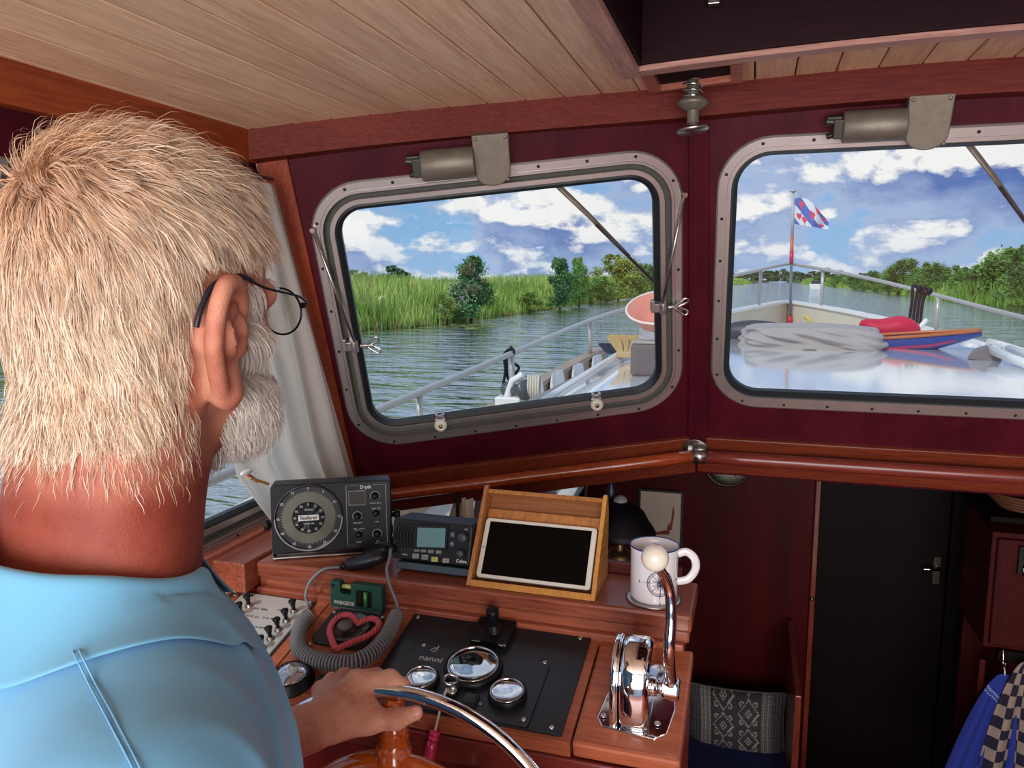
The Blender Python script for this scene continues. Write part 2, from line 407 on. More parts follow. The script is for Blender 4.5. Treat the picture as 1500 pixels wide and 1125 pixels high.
def screw_mesh(parent, P, n, r=.0035, name='screw', m=None):
    b = MB(); x = V((0, 0, 1)) if abs(n.z) < .9 else V((1, 0, 0))
    b.fr(P, x=x.cross(n), z=n).lathe([(r, 0), (r, .0008), (r*.6, .0018), (0.0001, .002)], 10)
    return b.build(name, m or M_ALUD, parent)
def window(name, PL, Q, rad, prof_out, prof_in, seal, nscrew, mirror=False, inset_screw=.0115, hscrew=.0085, label=None):
    t = lambda p: mir(p) if mirror else p
    def lp(d, h): return [t(un(PL, q, h)) for q in rquad(Q, rad, d, 10)]
    b = MB(); L = [lp(*p) for p in prof_out]; b.loops(L+[L[0]]); root = b.build(name, M_ALU); struct(root)
    if prof_in:
        b = MB(); L = [lp(*p) for p in prof_in]; b.loops(L+[L[0]]); b.build('opening_frame', M_ALU, root)
        b = MB(); d0, d1 = prof_out[-1][0]-.002, prof_in[0][0]+.002
        L = [lp(d0, -.010), lp(d1, -.006), lp(d1, -.02), lp(d0, -.02)]; b.loops(L+[L[0]]); b.build('rubber_channel', M_GREYF, root)
    b = MB(); L = [lp(*p) for p in seal]; b.loops(L+[L[0]]); b.build('rubber_seal', M_RUB, root)
    b = MB(); g = lp(seal[-1][0]-.004, -.012); g2 = lp(seal[-1][0]-.004, -.017); b.loops([g, g2], capfirst=True, caplast=True); b.build('pane', M_GLASS, root)
    loop = [V((*q, 0)) for q in rquad(Q, rad, inset_screw, 10)]; ln = [0.]
    for i in range(len(loop)): ln.append(ln[-1]+(loop[(i+1) % len(loop)]-loop[i]).length)
    s0 = None
    for k in range(nscrew):
        d = ln[-1]*(k+.35)/nscrew; i = max(j for j in range(len(loop)) if ln[j] <= d); a, c = loop[i], loop[(i+1) % len(loop)]
        q = a.lerp(c, (d-ln[i])/max(ln[i+1]-ln[i], 1e-6)); P = t(un(PL, q, hscrew))
        if s0 is None: s0 = screw_mesh(root, P, V((-PL[3].x if mirror else PL[3].x, PL[3].y, PL[3].z)), m=M_BLACK); sp = P
        else: dup(s0, P-sp, root)
    return root
PO1 = [(0, 0), (0, .005), (.004, .008), (.019, .008), (.0195, .0055), (.0215, .0055), (.022, .011), (.0265, .011), (.0265, -.02), (0, -.02)]
PI1 = [(.040, -.02), (.040, .004), (.0415, .006), (.052, .006), (.0535, .002), (.0535, -.02)]
SE1 = [(.0535, -.02), (.0535, .001), (.058, .003), (.066, -.004), (.066, -.018)]
W1 = window('window_1', PL1, Q1w, .125, PO1, PI1, SE1, 26)
W5 = window('window_5', PL1, Q1w, .125, PO1, PI1, SE1, 26, mirror=True)
PO2 = [(0, 0), (0, .006), (.004, .009), (.022, .009), (.0225, .012), (.031, .012), (.032, .004), (.032, -.02), (0, -.02)]
SE2 = [(.031, -.02), (.031, .007), (.036, .007), (.044, -.004), (.044, -.018)]
W2 = window('window_2', PL2, Q2w, .115, PO2, None, SE2, 28, inset_screw=.013, hscrew=.0092)
# exterior skin outside the windscreens is the same panel thickness; white paint outside
def lampart(): pass
# ---- fittings on window 1 (parts of the window)
def rod(b, a, c, r=.003): b.cyl(a, c, r, n=10)
for (a, c, cl) in (((458, 337), (519, 500), (522, 502)), ((1003, 285), (969, 452), (968, 446))):
    A = on(PL1, *a, .016); C = on(PL1, *c, .03)
    b = MB(); rod(b, A, C, .0032); b.tube([A+PL1[3]*-.014, A+PL1[3]*.006], .006, 12); b.build('stay_rod', M_STEEL, W1)
    K = on(PL1, *cl, .0); u, v, n = PL1[1], PL1[2], PL1[3]
    b = MB(); b.fr(K, x=u, z=n)
    b.box((-.012, 0, .012), (.030, .022, .020)); b.box((-.024, .006, .018), (.008, .03, .014)); b.cyl((0, -.012, .026), (0, .016, .026), .0085, n=14)
    b.cyl((.012, 0, .02), (.040, 0, .02), .005, n=12)
    b.build('stay_clamp', M_ALU, W1, bevel=.0012)
    b = MB(); b.fr(K, x=u, z=n)
    for s in (-1, 1):
        pts = catmull([(.030, s*.003, .022), (.042, s*.014, .024), (.055, s*.022, .026), (.060, s*.012, .025), (.046, s*.004, .022), (.034, 0, .022)], 5)
        b.tube(pts, .0028, 8)
    b.build('wing_nut', M_CHROME, W1)
for cx, cy in ((646, 618), (873, 588)):
    K = on(PL1, cx, cy, .0); b = MB(); b.fr(K, x=PL1[1], z=PL1[3])
    for s in (-1, 1): b.box((s*.0085, .016, .004), (.007, .024, .012))
    b.box((0, .006, .001), (.024, .03, .006)); b.cyl((-.014, .013, .010), (.014, .013, .010), .003, n=10)
    k = b.build('latch_bracket', M_ALU, W1, bevel=.001)
    b = MB(); b.fr(K, x=PL1[1], z=PL1[3])
    b.lathe([(.006, .004), (.0145, .008), (.0165, .014), (.0165, .020), (.014, .025), (.007, .026), (.0055, .0235), (.0001, .0235)], 22); b.build('latch_knob', mat('ivory_plastic', (222, 216, 204), rough=.4), W1)
    b = MB(); b.fr(K, x=PL1[1], z=PL1[3]).lathe([(.0052, .0236), (.0045, .0262), (.0001, .0265)], 12); b.build('brass_pin', mat('brass', (178, 140, 80), rough=.3, metal=1), W1)

# ---- ceiling: cambered, planked
def zc(x): return 2.010-.053*(x-CX)**2
HX0, HX1, HY0, HY1 = -.235, .935, .55, 1.452
b = MB(); n = 40; XL, XR = -1.09, 1.79
L0 = [(XL+(XR-XL)*i/n) for i in range(n+1)]
def strip(b, xs, y0, y1, dz0, dz1):
    a = [V((x, y0, zc(x)+dz0)) for x in xs]; c = [V((x, y1, zc(x)+dz0)) for x in xs]
    d = [V((x, y1, zc(x)+dz1)) for x in xs]; e = [V((x, y0, zc(x)+dz1)) for x in xs]
    b.loops([a, c, d, e, a], closed=False)
    for q in (0, -1): b.add([a[q], c[q], d[q], e[q]], [(0, 1, 2, 3)])
def xs(a, c, k=12): return [a+(c-a)*i/k for i in range(k+1)]
strip(b, xs(XL, HX0), -1.3, 1.80, .012, .06); strip(b, xs(HX1, XR), -1.3, 1.80, .012, .06)
strip(b, xs(HX0, HX1), HY1, 1.80, .012, .06); strip(b, xs(HX0, HX1), -1.3, HY0, .012, .06)
CEIL = struct(b.build('ceiling', mat('seam_shadow_brown', (56, 32, 28), rough=.8)))
PW = .0770; k = -2
while True:
    x0 = (k-12.2)*PW+.0016; x1 = x0+PW-.0032; k += 1
    if x1 < -1.06: continue
    if x0 > 1.76: break
    spans = [(-1.25, 1.775)]
    if x1 > HX0+.002 and x0 < HX1-.002: spans = [(-1.25, HY0), (HY1, 1.775)]
    x0c, x1c = max(x0, -1.062), min(x1, 1.762)
    for (ya, yb) in spans:
        b = MB(); e = .0018
        z0a, z1a = zc(x0c), zc(x1c)
        P = []
        for (x, z) in ((x0c, z0a+.012), (x0c, z0a+.0015), (x0c+e, z0a), (x1c-e, z1a), (x1c, z1a+.0015), (x1c, z1a+.012)): P.append((x, z))
        b.loops([[V((x, ya, z)) for x, z in P], [V((x, yb, z)) for x, z in P]], capfirst=True, caplast=True)
        b.build('plank', M_CEIL, CEIL)
# ---- header beam under the planks: bowed in plan with the windscreen
bp = [V((p.x, p.y, 0)) for p in catmull([V((a, c, 0)) for a, c in ((-1.06, 1.415), (-.75, 1.53), (-.45, 1.635), (-.15, 1.705), (.1, 1.715), (.35, 1.715))], 6)]
bp += [V((2*CX-p.x, p.y, 0)) for p in reversed(bp[:-1])]
def band(b, pts, z0, z1, th):
    f0 = [V((p.x, p.y, z0(p.x))) for p in pts]; f1 = [V((p.x, p.y, z1(p.x))) for p in pts]
    g1 = [V((p.x, p.y+th, z1(p.x))) for p in pts]; g0 = [V((p.x, p.y+th, z0(p.x))) for p in pts]
    b.loops([f0, f1, g1, g0, f0], closed=False)
    for q in (0, -1): b.add([f0[q], f1[q], g1[q], g0[q]], [(0, 1, 2, 3)])
b = MB(); band(b, bp, lambda x: zc(x)-.062, lambda x: zc(x)+.004, .05); struct(b.build('trim_1', M_BEAM, bevel=.003))
# boarding above the windscreens, behind the beam
b = MB(); band(b, [p+V((0, .052, 0)) for p in bp], lambda x: zc(x)-.03, lambda x: zc(x)+.05, .03); struct(b.build('trim_2', M_PANEL))
# ---- side walls with their windows
def side_wall(name, wname, mirror):
    t = (lambda p: mir(p)) if mirror else (lambda p: p)
    zb = at_x(388, 769, -1.05).z
    PLs = (V((-1.05, 0, 0)), V((0, 1, 0)), V((0, 0, 1)), V((1, 0, 0)))
    outer = [(-1.3, 1.93), (1.50, 1.93), (1.87, .93), (1.87, 0), (-1.3, 0)]
    # wall as two pieces of a frame around the window quad
    Q = [(-.25, zb), (1.72, zb), (1.44, 1.775), (-.25, 1.775)]
    A = rquad([(-1.3, -.05), (2.27, -.05), (1.452, 1.93), (-1.3, 1.93)], .0021, 0, 8); B = rquad(Q, .10, .004, 8); b = MB(); th = .035
    b.loops([[t(un(PLs, q, 0)) for q in A], [t(un(PLs, q, 0)) for q in B], [t(un(PLs, q, -th)) for q in B], [t(un(PLs, q, -th)) for q in A], [t(un(PLs, q, 0)) for q in A]])
    struct(b.build(name, M_PANEL))
    w = window(wname, PLs, Q, .10, PO1, PI1, SE1, 22, mirror=mirror)
    return w
W3 = side_wall('wall_left', 'window_3', False); W4 = side_wall('wall_right', 'window_4', True)
for mr, nm in ((False, 'trim_3'), (True, 'trim_4')):
    t = mir if mr else (lambda p: p)
    b = MB(); P = [(-1.062, -1.25, 1.846), (-1.025, -1.25, 1.846), (-1.025, 1.46, 1.846), (-1.062, 1.46, 1.846)]
    b.hexa([t(V(p)) for p in P]+[t(V((p[0], p[1], 1.912))) for p in P]); struct(b.build(nm, M_ORNG, bevel=.003))
# corner post: a board on the panel plane, its outboard edge against the side wall
for mr, nm in ((False, 'trim_5'), (True, 'trim_6')):
    t = mir if mr else (lambda p: p)
    E = [on(PL1, 497, 712, .006), on(PL1, 525, 712, .006), on(PL1, 419, 225, .006), on(PL1, 371, 225, .006)]
    for q in (0, 3): E[q].x = max(E[q].x, -1.048)
    b = MB(); b.hexa([t(p-PL1[3]*.03) for p in E]+[t(p) for p in E]); struct(b.build(nm, M_ORNGZ, bevel=.002))
# mullions
for mr, nm in ((False, 'trim_7'), (True, 'trim_8')):
    t = mir if mr else (lambda p: p)
    A0, A1 = on(PL1, 1008, 648, .010), on(PL1, 1009, 160, .010); C0, C1 = on(PL2, 1038, 648, .010), on(PL2, 1039, 160, .010)
    B0, B1 = on(PL2, 1021, 648, .020), on(PL2, 1021, 160, .020)
    bk = V((0, .05, 0)); b = MB()
    b.loops([[t(p) for p in (A0, B0, C0, C0+bk, A0+bk)], [t(p) for p in (A1, B1, C1, C1+bk, A1+bk)]], capfirst=True, caplast=True)
    struct(b.build(nm, M_PANEL, bevel=.0015))
# ---- sill boards under the windscreen and the handrail in front of them
def board(PL, q, h0, h1, m, name, mirror=False, bevel=.003, kind='structure'):
    P = [on(PL, a, c, h1) for a, c in q]; R = [p-PL[3]*(h1-h0) for p in P]
    t = mir if mirror else (lambda p: p)
    b = MB(); b.hexa([t(p) for p in R]+[t(p) for p in P]); o = b.build(name, m, bevel=bevel); o['kind'] = kind; return o
M_SILL = wood('sill_mahogany', (124, 54, 32), (86, 30, 18), 'x', rough=.35, coat=.2)
for mr in (False, True):
    board(PL1, ((515, 731), (1019, 668), (1019, 641), (512, 703)), -.01, .012, M_SILL, 'trim_%d' % (9+mr), mr)
    board(PL1, ((515, 758), (1019, 692), (1019, 673), (515, 737)), -.01, .022, M_SILL, 'trim_%d' % (11+mr), mr)
rx = 2*CX
def centre_board(y0, y1, h, nm):
    a = on(PL2, 1021, y1, h); c = on(PL2, 1021, y0, h); R = [a, V((rx-a.x, a.y, a.z)), V((rx-c.x, c.y, c.z)), c]
    b = MB(); b.hexa([p-PL2[3]*(h+.01) for p in R]+R); o = b.build(nm, M_SILL, bevel=.003); o['kind'] = 'structure'
centre_board(641, 668, .012, 'trim_13'); centre_board(673, 691, .022, 'trim_14')
HR = thing('handrail', 'round varnished wooden handrail under the windscreens, jointed at a steel bracket', 'handrail', tuple(on(PL2, 1021, 668, .045)))
pa, pb = on(PL1, 515, 732, .045), on(PL1, 1014, 668, .045)
b = MB(); b.tube([pa.lerp(pb, i/10) for i in range(11)], .0165, 20); b.build('rail', M_RAIL, HR)
pc = on(PL2, 1034, 669, .045); pc = V((pc.x, pc.y, pc.z)); pd = V((rx-pc.x, pc.y, pc.z))
b = MB(); b.tube([pc.lerp(pd, i/10) for i in range(11)], .0175, 20); b.build('rail', wood('rail_rosewood', (128, 54, 42), (90, 30, 24), 'x', rough=.3, coat=.35), HR)
b = MB(); b.tube([mir(pa.lerp(pb, i/10)) for i in range(11)], .0165, 20); b.build('rail', M_RAIL, HR)
for mr in (False, True):
    t = mir if mr else (lambda p: p)
    K = t(on(PL2, 1018, 655, .024)); b = MB(); b.fr(K, x=(1, 0, 0), z=PL2[3])
    b.prism([(.033*math.cos(a)*1.0, .026*math.sin(a)) for a in np.linspace(0, 2*PI, 28)[:-1]], 0, .004, True)
    b.box((0, -.012, .010), (.036, .022, .022)); b.build('bracket_plate', M_STEEL, HR, bevel=.001)
    K = t(on(PL2, 1024, 668, .045)); b = MB(); b.fr(K, x=(0, 1, 0), z=(1, 0, 0)).lathe([(.0172, -.018), (.0198, -.018), (.0198, .018), (.0172, .018)], 24); b.build('clamp_band', M_STEEL, HR)
# ---- deckhead hatch coaming
HT = thing('roof_hatch', 'dark framed roof hatch box hanging from the planked ceiling, top right', 'hatch', (CX, 1.0, 2.0))
M_HD = wood('hatch_dark', (34, 8, 16), (22, 5, 11), 'x', rough=.6, coat=.0)
def coam(a0, a1, th, m, nm, dz0, dz1):
    b = MB(); xsn = xs(a0[0], a1[0], 10) if abs(a1[0]-a0[0]) > .2 else None
    if xsn:
        y0, y1 = a0[1], a0[1]+th
        f = [V((x, y0, zc(x)+dz0)) for x in xsn]; g = [V((x, y1, zc(x)+dz0)) for x in xsn]; h = [V((x, y1, zc(x)+dz1)) for x in xsn]; i = [V((x, y0, zc(x)+dz1)) for x in xsn]
        b.loops([f, g, h, i, f], closed=False)
        for q in (0, -1): b.add([f[q], g[q], h[q], i[q]], [(0, 1, 2, 3)])
    else:
        z = zc(a0[0]); x0, x1 = sorted((a0[0], a0[0]+th)); b.box(((x0+x1)/2, (a0[1]+a1[1])/2, z+(dz0+dz1)/2), (x1-x0, abs(a1[1]-a0[1]), dz1-dz0))
    return b.build(nm, m, HT, bevel=.002)
coam((HX0, HY1), (HX1, HY1), -.03, M_HD, 'coaming_board', -.02, .16); coam((HX0, HY0), (HX1, HY0), .03, M_HD, 'coaming_board', -.02, .16)
coam((HX0, HY0), (HX0, HY1), .03, M_HD, 'coaming_board', -.02, .16); coam((HX1, HY0), (HX1, HY1), -.03, M_HD, 'coaming_board', -.02, .16)
coam((HX0-.008, HY1-.026), (HX1+.008, HY1), .036, M_PINK, 'edge_strip', -.030, -.020); coam((HX0-.008, HY0-.01), (HX1+.008, HY0), .036, M_PINK, 'edge_strip', -.030, -.020)
coam((HX0-.010, HY0), (HX0, HY1), .036, wood('pinkish_trim_long', (196, 150, 136), (150, 104, 94), 'y', rough=.45, coat=.1), 'edge_strip', -.034, -.020); coam((HX1-.026, HY0), (HX1, HY1), .036, M_PINK, 'edge_strip', -.034, -.020)
b = MB(); b.box((CX, 1.0, 2.17), (1.2, .94, .02)); b.build('lid', mat('hatch_lid_red', (46, 14, 14), rough=.5, var=.3), HT)
b = MB(); b.box((CX, 1.18, 2.13), (1.12, .05, .05)); b.box((CX, .85, 2.13), (1.12, .05, .05)); b.build('lid_batten', M_ORNG, HT, bevel=.003)
K = at_y(1046, 4, HY1-.045); b = MB(); b.box(K+V((0, 0, .02)), (.020, .008, .05)); b.box(K+V((0, -.004, -.003)), (.020, .018, .005)); b.build('hatch_catch', M_STEEL, HT, bevel=.0015)
# ---- spring bolt and its recess frame
VF = thing('bolt_recess_frame', 'small reddish wooden frame around a dark recess in the ceiling', 'frame', tuple(at_z(1010, 105, 1.99)))
o_ = [at_z(*q, 1.978) for q in ((934, 104), (1089, 84), (1088, 121), (951, 137))]; i_ = [at_z(*q, 1.978) for q in ((957, 110), (1069, 96), (1071, 119), (968, 133))]
for k in range(4):
    a, c, d, e = o_[k], o_[(k+1) % 4], i_[(k+1) % 4], i_[k]
    b = MB(); up = V((0, 0, .028)); b.hexa([a, c, d, e, a+up, c+up, d+up, e+up]); b.build('frame_strip', wood('reddish_frame', (182, 112, 92), (138, 74, 60), 'x', rough=.4), VF, bevel=.001)
b = MB(); b.hexa([p+V((0, 0, .012)) for p in i_]+[p+V((0, 0, .02)) for p in i_]); b.build('recess_panel', M_HD, VF)
SB = thing('spring_bolt', 'steel spring bolt with a round foot hanging at the windscreen mullion', 'bolt', tuple(at_y(1015, 150, 1.63)))
def sb(py): return at_y(1015, py, 1.63)
hl = []
for i in range(0, 5*16+1):
    t = i/80; c = sb(102+42*t); hl.append(c+V((math.cos(2*PI*5*t)*.0185, math.sin(2*PI*5*t)*.0185, 0)))
b = MB(); b.tube(hl, .0022, 8); b.build('spring', M_CHROME, SB)
b = MB(); b.cyl(sb(95), sb(188), .0115, n=18); b.build('bolt_shaft', M_ALUD, SB)
b = MB(); b.fr(sb(150)).lathe([(.013, .014), (.020, .010), (.030, .002), (.031, -.003), (.026, -.006), (.020, -.012), (.013, -.016)], 20); b.build('flange', M_ALUD, SB)
b = MB(); b.fr(sb(190), x=(1, 0, .12), z=(-.12, 0, 1)).lathe([(.012, .012), (.020, .006), (.032, .003), (.033, -.002), (.026, -.006), (.0001, -.008)], 24); b.build('round_foot', M_STEEL, SB)
# ---- wiper motors on the panels
def wiper_motor(PL, cx, ytop, ybot, x0, x1, label):
    c = on(PL, (x0+x1)/2, ytop+10, .03); R = thing('wiper_motor', label, 'wiper motor', tuple(c), 'wiper motors above the windscreens')
    K = on(PL, (x0+x1)/2, ybot, .045); T = on(PL, (x0+x1)/2, ytop, .045); hw = (on(PL, x1, ybot-20, .045)-on(PL, x0, ybot-20, .045)).length/2
    h = (T-K).length; u, v, n = PL[1], PL[2], PL[3]
    pts = [(-hw*1.03, h), (hw*1.03, h), (hw, hw*1.0)]+[(hw*math.cos(a), hw*.62*(1-math.sin(-a))) for a in np.linspace(0, -PI, 15)[1:-1]]+[(-hw, hw*1.0)]
    pts = [(hw*1.03, h), (-hw*1.03, h), (-hw, hw*.8)]+[(-hw*math.cos(a), hw*.8*(1-math.sin(a))) for a in np.linspace(0, PI, 15)[1:-1]]+[(hw, hw*.8)]
    b = MB(); b.fr(K, x=u, z=n).prism(pts, -.036, .004); b.build('gearbox_cover', mat('cast_grey', (126, 116, 104), rough=.55, metal=.35, var=.18, vscale=60, bump=.0003, bscale=300), R, bevel=.003)
    r = h*.30; ln = hw*2.9
    b = MB(); b.fr(K+v*(h*.50)-n*.002-u*hw, x=v, z=-u).lathe([(r*.96, 0), (r, .003), (r, ln), (r*.9, ln+.003), (0.0001, ln+.003)], 28); mo = b.build('motor_can', M_ALUD, R)
    b = MB(); b.fr(K+v*(h*.50)-n*.002-u*(hw+ln+.001), x=n, z=-u)
    b.box((0, .0, .010), (r*1.3, r*1.2, .02)); b.cyl((.005, .01, 0), (.005, .014, .035), .008, n=12); b.cyl((-.008, -.012, 0), (-.01, -.02, .03), .006, n=12); b.box((0, r*.55, .018), (.02, .012, .03)); b.build('cable_terminal', mat('dark_metal', (70, 68, 62), rough=.4, metal=.7), R, bevel=.002)
    for s in (-1, 1):
        P = K+u*(s*hw*.82)+v*(h*.93)+n*.004; screw_mesh(R, P, n, .004, 'cover_screw')
    P = K+u*hw*.82+v*.012+n*.004; screw_mesh(R, P, n, .004, 'cover_screw')
wiper_motor(PL1, 724, 196, 272, 698, 750, 'grey wiper motor above the left windscreen')
wiper_motor(PL2, 1352, 140, 220, 1322, 1386, 'grey wiper motor above the right windscreen')
for mr, (PL, a) in enumerate(((PL1, (787, 192)), (PL1, (597, 215)), (PL2, (1229, 148)), (PL2, (1480, 133)))): pass
# ---- outside wipers
def wiper(PL, a, c, label, extra=None):
    A = on(PL, *a, -.05); C = on(PL, *c, -.042); R = thing('windscreen_wiper', label, 'wiper', tuple(A))
    b = MB(); b.tube([A+(A-C)*.12, A.lerp(C, .35)+PL[2]*.004, C.lerp(A, .25)], [.006, .005, .004], 8, sq=(1.3, .6)); b.build('wiper_arm', M_ALUD, R)
    d = (C-A).normalized(); s0 = A.lerp(C, .42); off = PL[3]*.008
    b = MB(); b.tube([s0+off, C+off], .0035, 6, sq=(1, 1.6)); b.build('wiper_blade', M_RUB, R)
wiper(PL1, (806, 262), (958, 412), 'thin wiper crossing the left windscreen diagonally')
wiper(PL2, (1413, 205), (1530, 362), 'wiper crossing the right windscreen at its edge')
# floor, aft part, hull below
b = MB(); b.box((CX, .35, -.02), (2.86, 3.3, .04)); struct(b.build('floor', M_MAHOY))
# ================================================================== THE HELM CONSOLE
ND = V((0, -.2242, .9745)); P0 = V((0, 1.26, .970)); VD = V((0, .9745, .2242))
def D(px, py, h=0.): return at_p(px, py, P0+ND*h, ND)
ZL = 1.036
HC = thing('helm_console', 'varnished mahogany helm console with a back ledge and sloping instrument board', 'console', (-.5, 1.2, 0))
xr = at_z(1012, 903, ZL).x+.002; xl = -1.015
def bd(x0, x1, y0, y1, z0, z1, m, nm, bev=.003):
    b = MB(); b.box(((x0+x1)/2, (y0+y1)/2, (z0+z1)/2), (x1-x0, y1-y0, z1-z0)); return b.build(nm, m, HC, bevel=bev)
bd(-.935, xr, 1.264, 1.42, ZL-.032, ZL, M_MAHO, 'ledge', .006)
bd(-.935, xr-.004, 1.275, 1.40, ZL-.055, ZL-.032, M_MAHO, 'ledge_moulding', .004)
bd(-.935, xr-.012, 1.262, 1.40, .955, .984, M_MAHO, 'ledge_moulding', .004)
bd(-.90, xr-.03, 1.42, 1.432, .90, ZL+.022, M_DARK, 'back_lip', .002)
bd(xl, -.937, 1.23, 1.46, ZL-.055, ZL+.006, M_MAHOY, 'side_shelf', .004)
bd(-1.048, -1.012, .2, 1.80, .985, 1.050, M_MAHOY, 'side_sill', .004)
bd(-1.045, -.93, 1.262, 1.30, .90, ZL-.056, M_DARK, 'corner_block', .004)
# dash boards with real seams
def dboard(xa, xb, y0, y1, m, nm, th=.028, bev=.0015, h=0.):
    z = lambda y: P0.z+ND.y*-1/ND.z*(y-P0.y)
    P = [V((xa, y0, z(y0))), V((xb, y0, z(y0))), V((xb, y1, z(y1))), V((xa, y1, z(y1)))]
    b = MB(); b.hexa([p-ND*(th-h) for p in P]+[p+ND*h for p in P]); return b.build(nm, m, HC, bevel=bev)
s1 = D(482, 885).x; s1b = D(384, 1001).x; s2 = (D(886, 936).x+D(829, 1088).x)/2; s1 = (s1+s1b)/2
yf = D(1000, 1119).y; xR = D(1016, 955).x
M_DASH = wood('dash_mahogany', (184, 104, 72), (140, 72, 48), 'x', rough=.36, coat=.25, scale=5)
dboard(-1.03, s1-.0012, yf, 1.27, M_DASH, 'dash_board'); dboard(s1+.0012, s2-.0015, yf, 1.27, M_DASH, 'dash_board'); dboard(s2+.0015, xR, yf, 1.27, M_DASH, 'dash_board', bev=.005, h=.002)
zf = P0.z-.23*(P0.y-yf)
bd(-1.03, xR-.002, yf+.006, yf+.03, zf-.075, zf-.030, wood('apron_mahogany', (120, 44, 34), (84, 24, 22), 'x', rough=.4, coat=.3), 'apron_rail', .004)
bd(-1.03, xR-.02, yf+.035, yf+.055, .02, zf-.07, M_DARK, 'apron', .002)
bd(xR-.032, xR-.012, yf+.03, 1.42, .02, zf-.03, M_ORNG, 'end_panel', .003)
b = MB(); b.fr(V((-.155, yf+.030, zf-.10)), x=(1, 0, 0), z=(0, -1, 0)); b.lathe([(.016, 0), (.016, .004), (.010, .006), (.0001, .006)], 18); b.build('apron_socket', M_ALUD, HC)

def dfr(px, py, h=0.): return D(px, py, h)
def screw_on(parent, P, n, r=.0035, m=None):
    b = MB(); b.fr(P, x=(1, 0, 0), z=n).lathe([(r, 0), (r, .0008), (r*.55, .0016), (r*.5, .0006), (.0001, .0006)], 14); return b.build('screw', m or M_CHROME, parent)
M_LET = mat('white_lettering', (216, 214, 208), rough=.6); M_LETB = mat('black_lettering', (40, 40, 44), rough=.6)
M_LCD = mat('lcd_teal', (96, 146, 146), rough=.2, var=.25, vscale=14)
TXD = frame((0, 0, 0), (1, 0, 0), VD)
def tx(parent, s, size, P, x, y, m=M_LET, **k): return text('lettering', s, size, frame(P, x, y), m, parent, **k)

# ---- switch panel
TL, TR, BR = D(363.6, 870), D(465.6, 883), D(373, 989); w_ = .172; 
SPn = thing('switch_panel', 'pale metal switch panel with two rows of black pull switches', 'panel', tuple(TR))
x1, y1, y0 = TR.x, TR.y, BR.y-.012; x1 = (TR.x+BR.x)/2; x0 = TL.x-.012
def dpt(x, y, h=0.): return V((x, y, P0.z-.23*(P0.y-y)))+ND*h
def dplate(parent, x0, x1, y0, y1, h0, h1, m, nm, r=.004, bevel=.0008):
    b = MB(); b.fr(dpt((x0+x1)/2, (y0+y1)/2, 0), x=(1, 0, 0), z=ND); w, d = (x1-x0)/2, (y1-y0)/.9745/2
    b.prism(rquad([(-w, -d), (w, -d), (w, d), (-w, d)], r, 0, 5), h0, h1); return b.build(nm, m, parent, bevel=bevel, seg=1)
M_SWP = mat('satin_plate', (206, 202, 198), rough=.35, metal=.25, var=.04)
dplate(SPn, x0, x1, y0, y1, -.002, .003, mat('plate_edge_dark', (60, 58, 60), rough=.5), 'border', .003)
dplate(SPn, x0+.004, x1-.004, y0+.004, y1-.004, -.001, .0042, M_SWP, 'face_plate', .003)
heads = [(365, 888), (353, 900), (340, 912), (328, 924.5), (431, 896), (420, 910), (408, 923), (396.5, 936), (384.5, 950), (372, 964)]
base = None
for i, q in enumerate(heads):
    P = D(*q, .0042)
    if base is None:
        base = P; b = MB(); b.fr(P, x=(1, 0, 0), z=ND).lathe([(.0078, 0), (.0078, .002), (.006, .0035), (.0055, .006), (.004, .0062)], 18); c0 = b.build('collar', M_STEEL, SPn)
        b = MB(); b.fr(P, x=(1, 0, 0), z=ND).lathe([(.0035, .006), (.0035, .012), (.0048, .015), (.0052, .020), (.0072, .0225), (.0072, .0255), (.005, .027), (.0001, .0272)], 18); k0 = b.build('pull_knob', M_BLACK, SPn)
    else: dup(c0, P-base, SPn); dup(k0, P-base, SPn)
b = MB(); b.fr(D(363, 975, .004), x=(1, 0, 0), z=ND).lathe([(.015, 0), (.016, .004), (.0145, .014), (.012, .018), (.0001, .019)], 24); b.build('rotary_knob', M_BLACK, SPn)
for s, q, z_ in (('NAV. VERL.', (381, 892), .0075), ('N.W. 2.2', (370, 903), .0075), ('S.W. 900', (394, 906), .0075), ('5.A', (356, 914), .016), ('HORN/PL.', (358, 918.5), .0055), ('ALARM', (380, 919), .0065), ('VENT. W.S.', (345, 930), .007), ('WP.', (374, 934), .0065), ('1A', (338, 941), .016), ('POMP', (360, 955), .006), ('ANKER', (412, 894), .0055)):
    tx(SPn, s, z_, D(*q, .0045), (1, 0, 0), VD, M_LETB)
for q in ((464-6, 884), (376, 981), (369, 873)): screw_on(SPn, D(*q, .0042), ND, .003, M_BLACK)

# ---- round tin on the left
P = D(326, 872, 0); R = thing('round_tin', 'small round tin with a cream lid in the dash corner', 'tin', tuple(P))
b = MB(); b.fr(P, x=(1, 0, 0), z=(0, 0, 1)).lathe([(.022, -.002), (.0235, .002), (.0235, .012), (.0225, .013)], 32); b.build('tin_body', mat('tin_brown', (120, 104, 84), rough=.4, metal=.6), R)
b = MB(); b.fr(P, x=(1, 0, 0), z=(0, 0, 1)).lathe([(.0245, .011), (.0250, .014), (.0240, .0185), (.020, .020), (.0001, .0205)], 32); b.build('tin_lid', mat('cream_lid', (214, 204, 180), rough=.4), R)
b = MB(); b.tube(catmull([P+V((.024, -.004, .012)), P+V((.031, -.003, .013)), P+V((.034, 0, .006)), P+V((.030, .003, .001)), P+V((.024, .003, .004))], 6), .0014, 8); b.build('tin_clasp', M_STEEL, R)

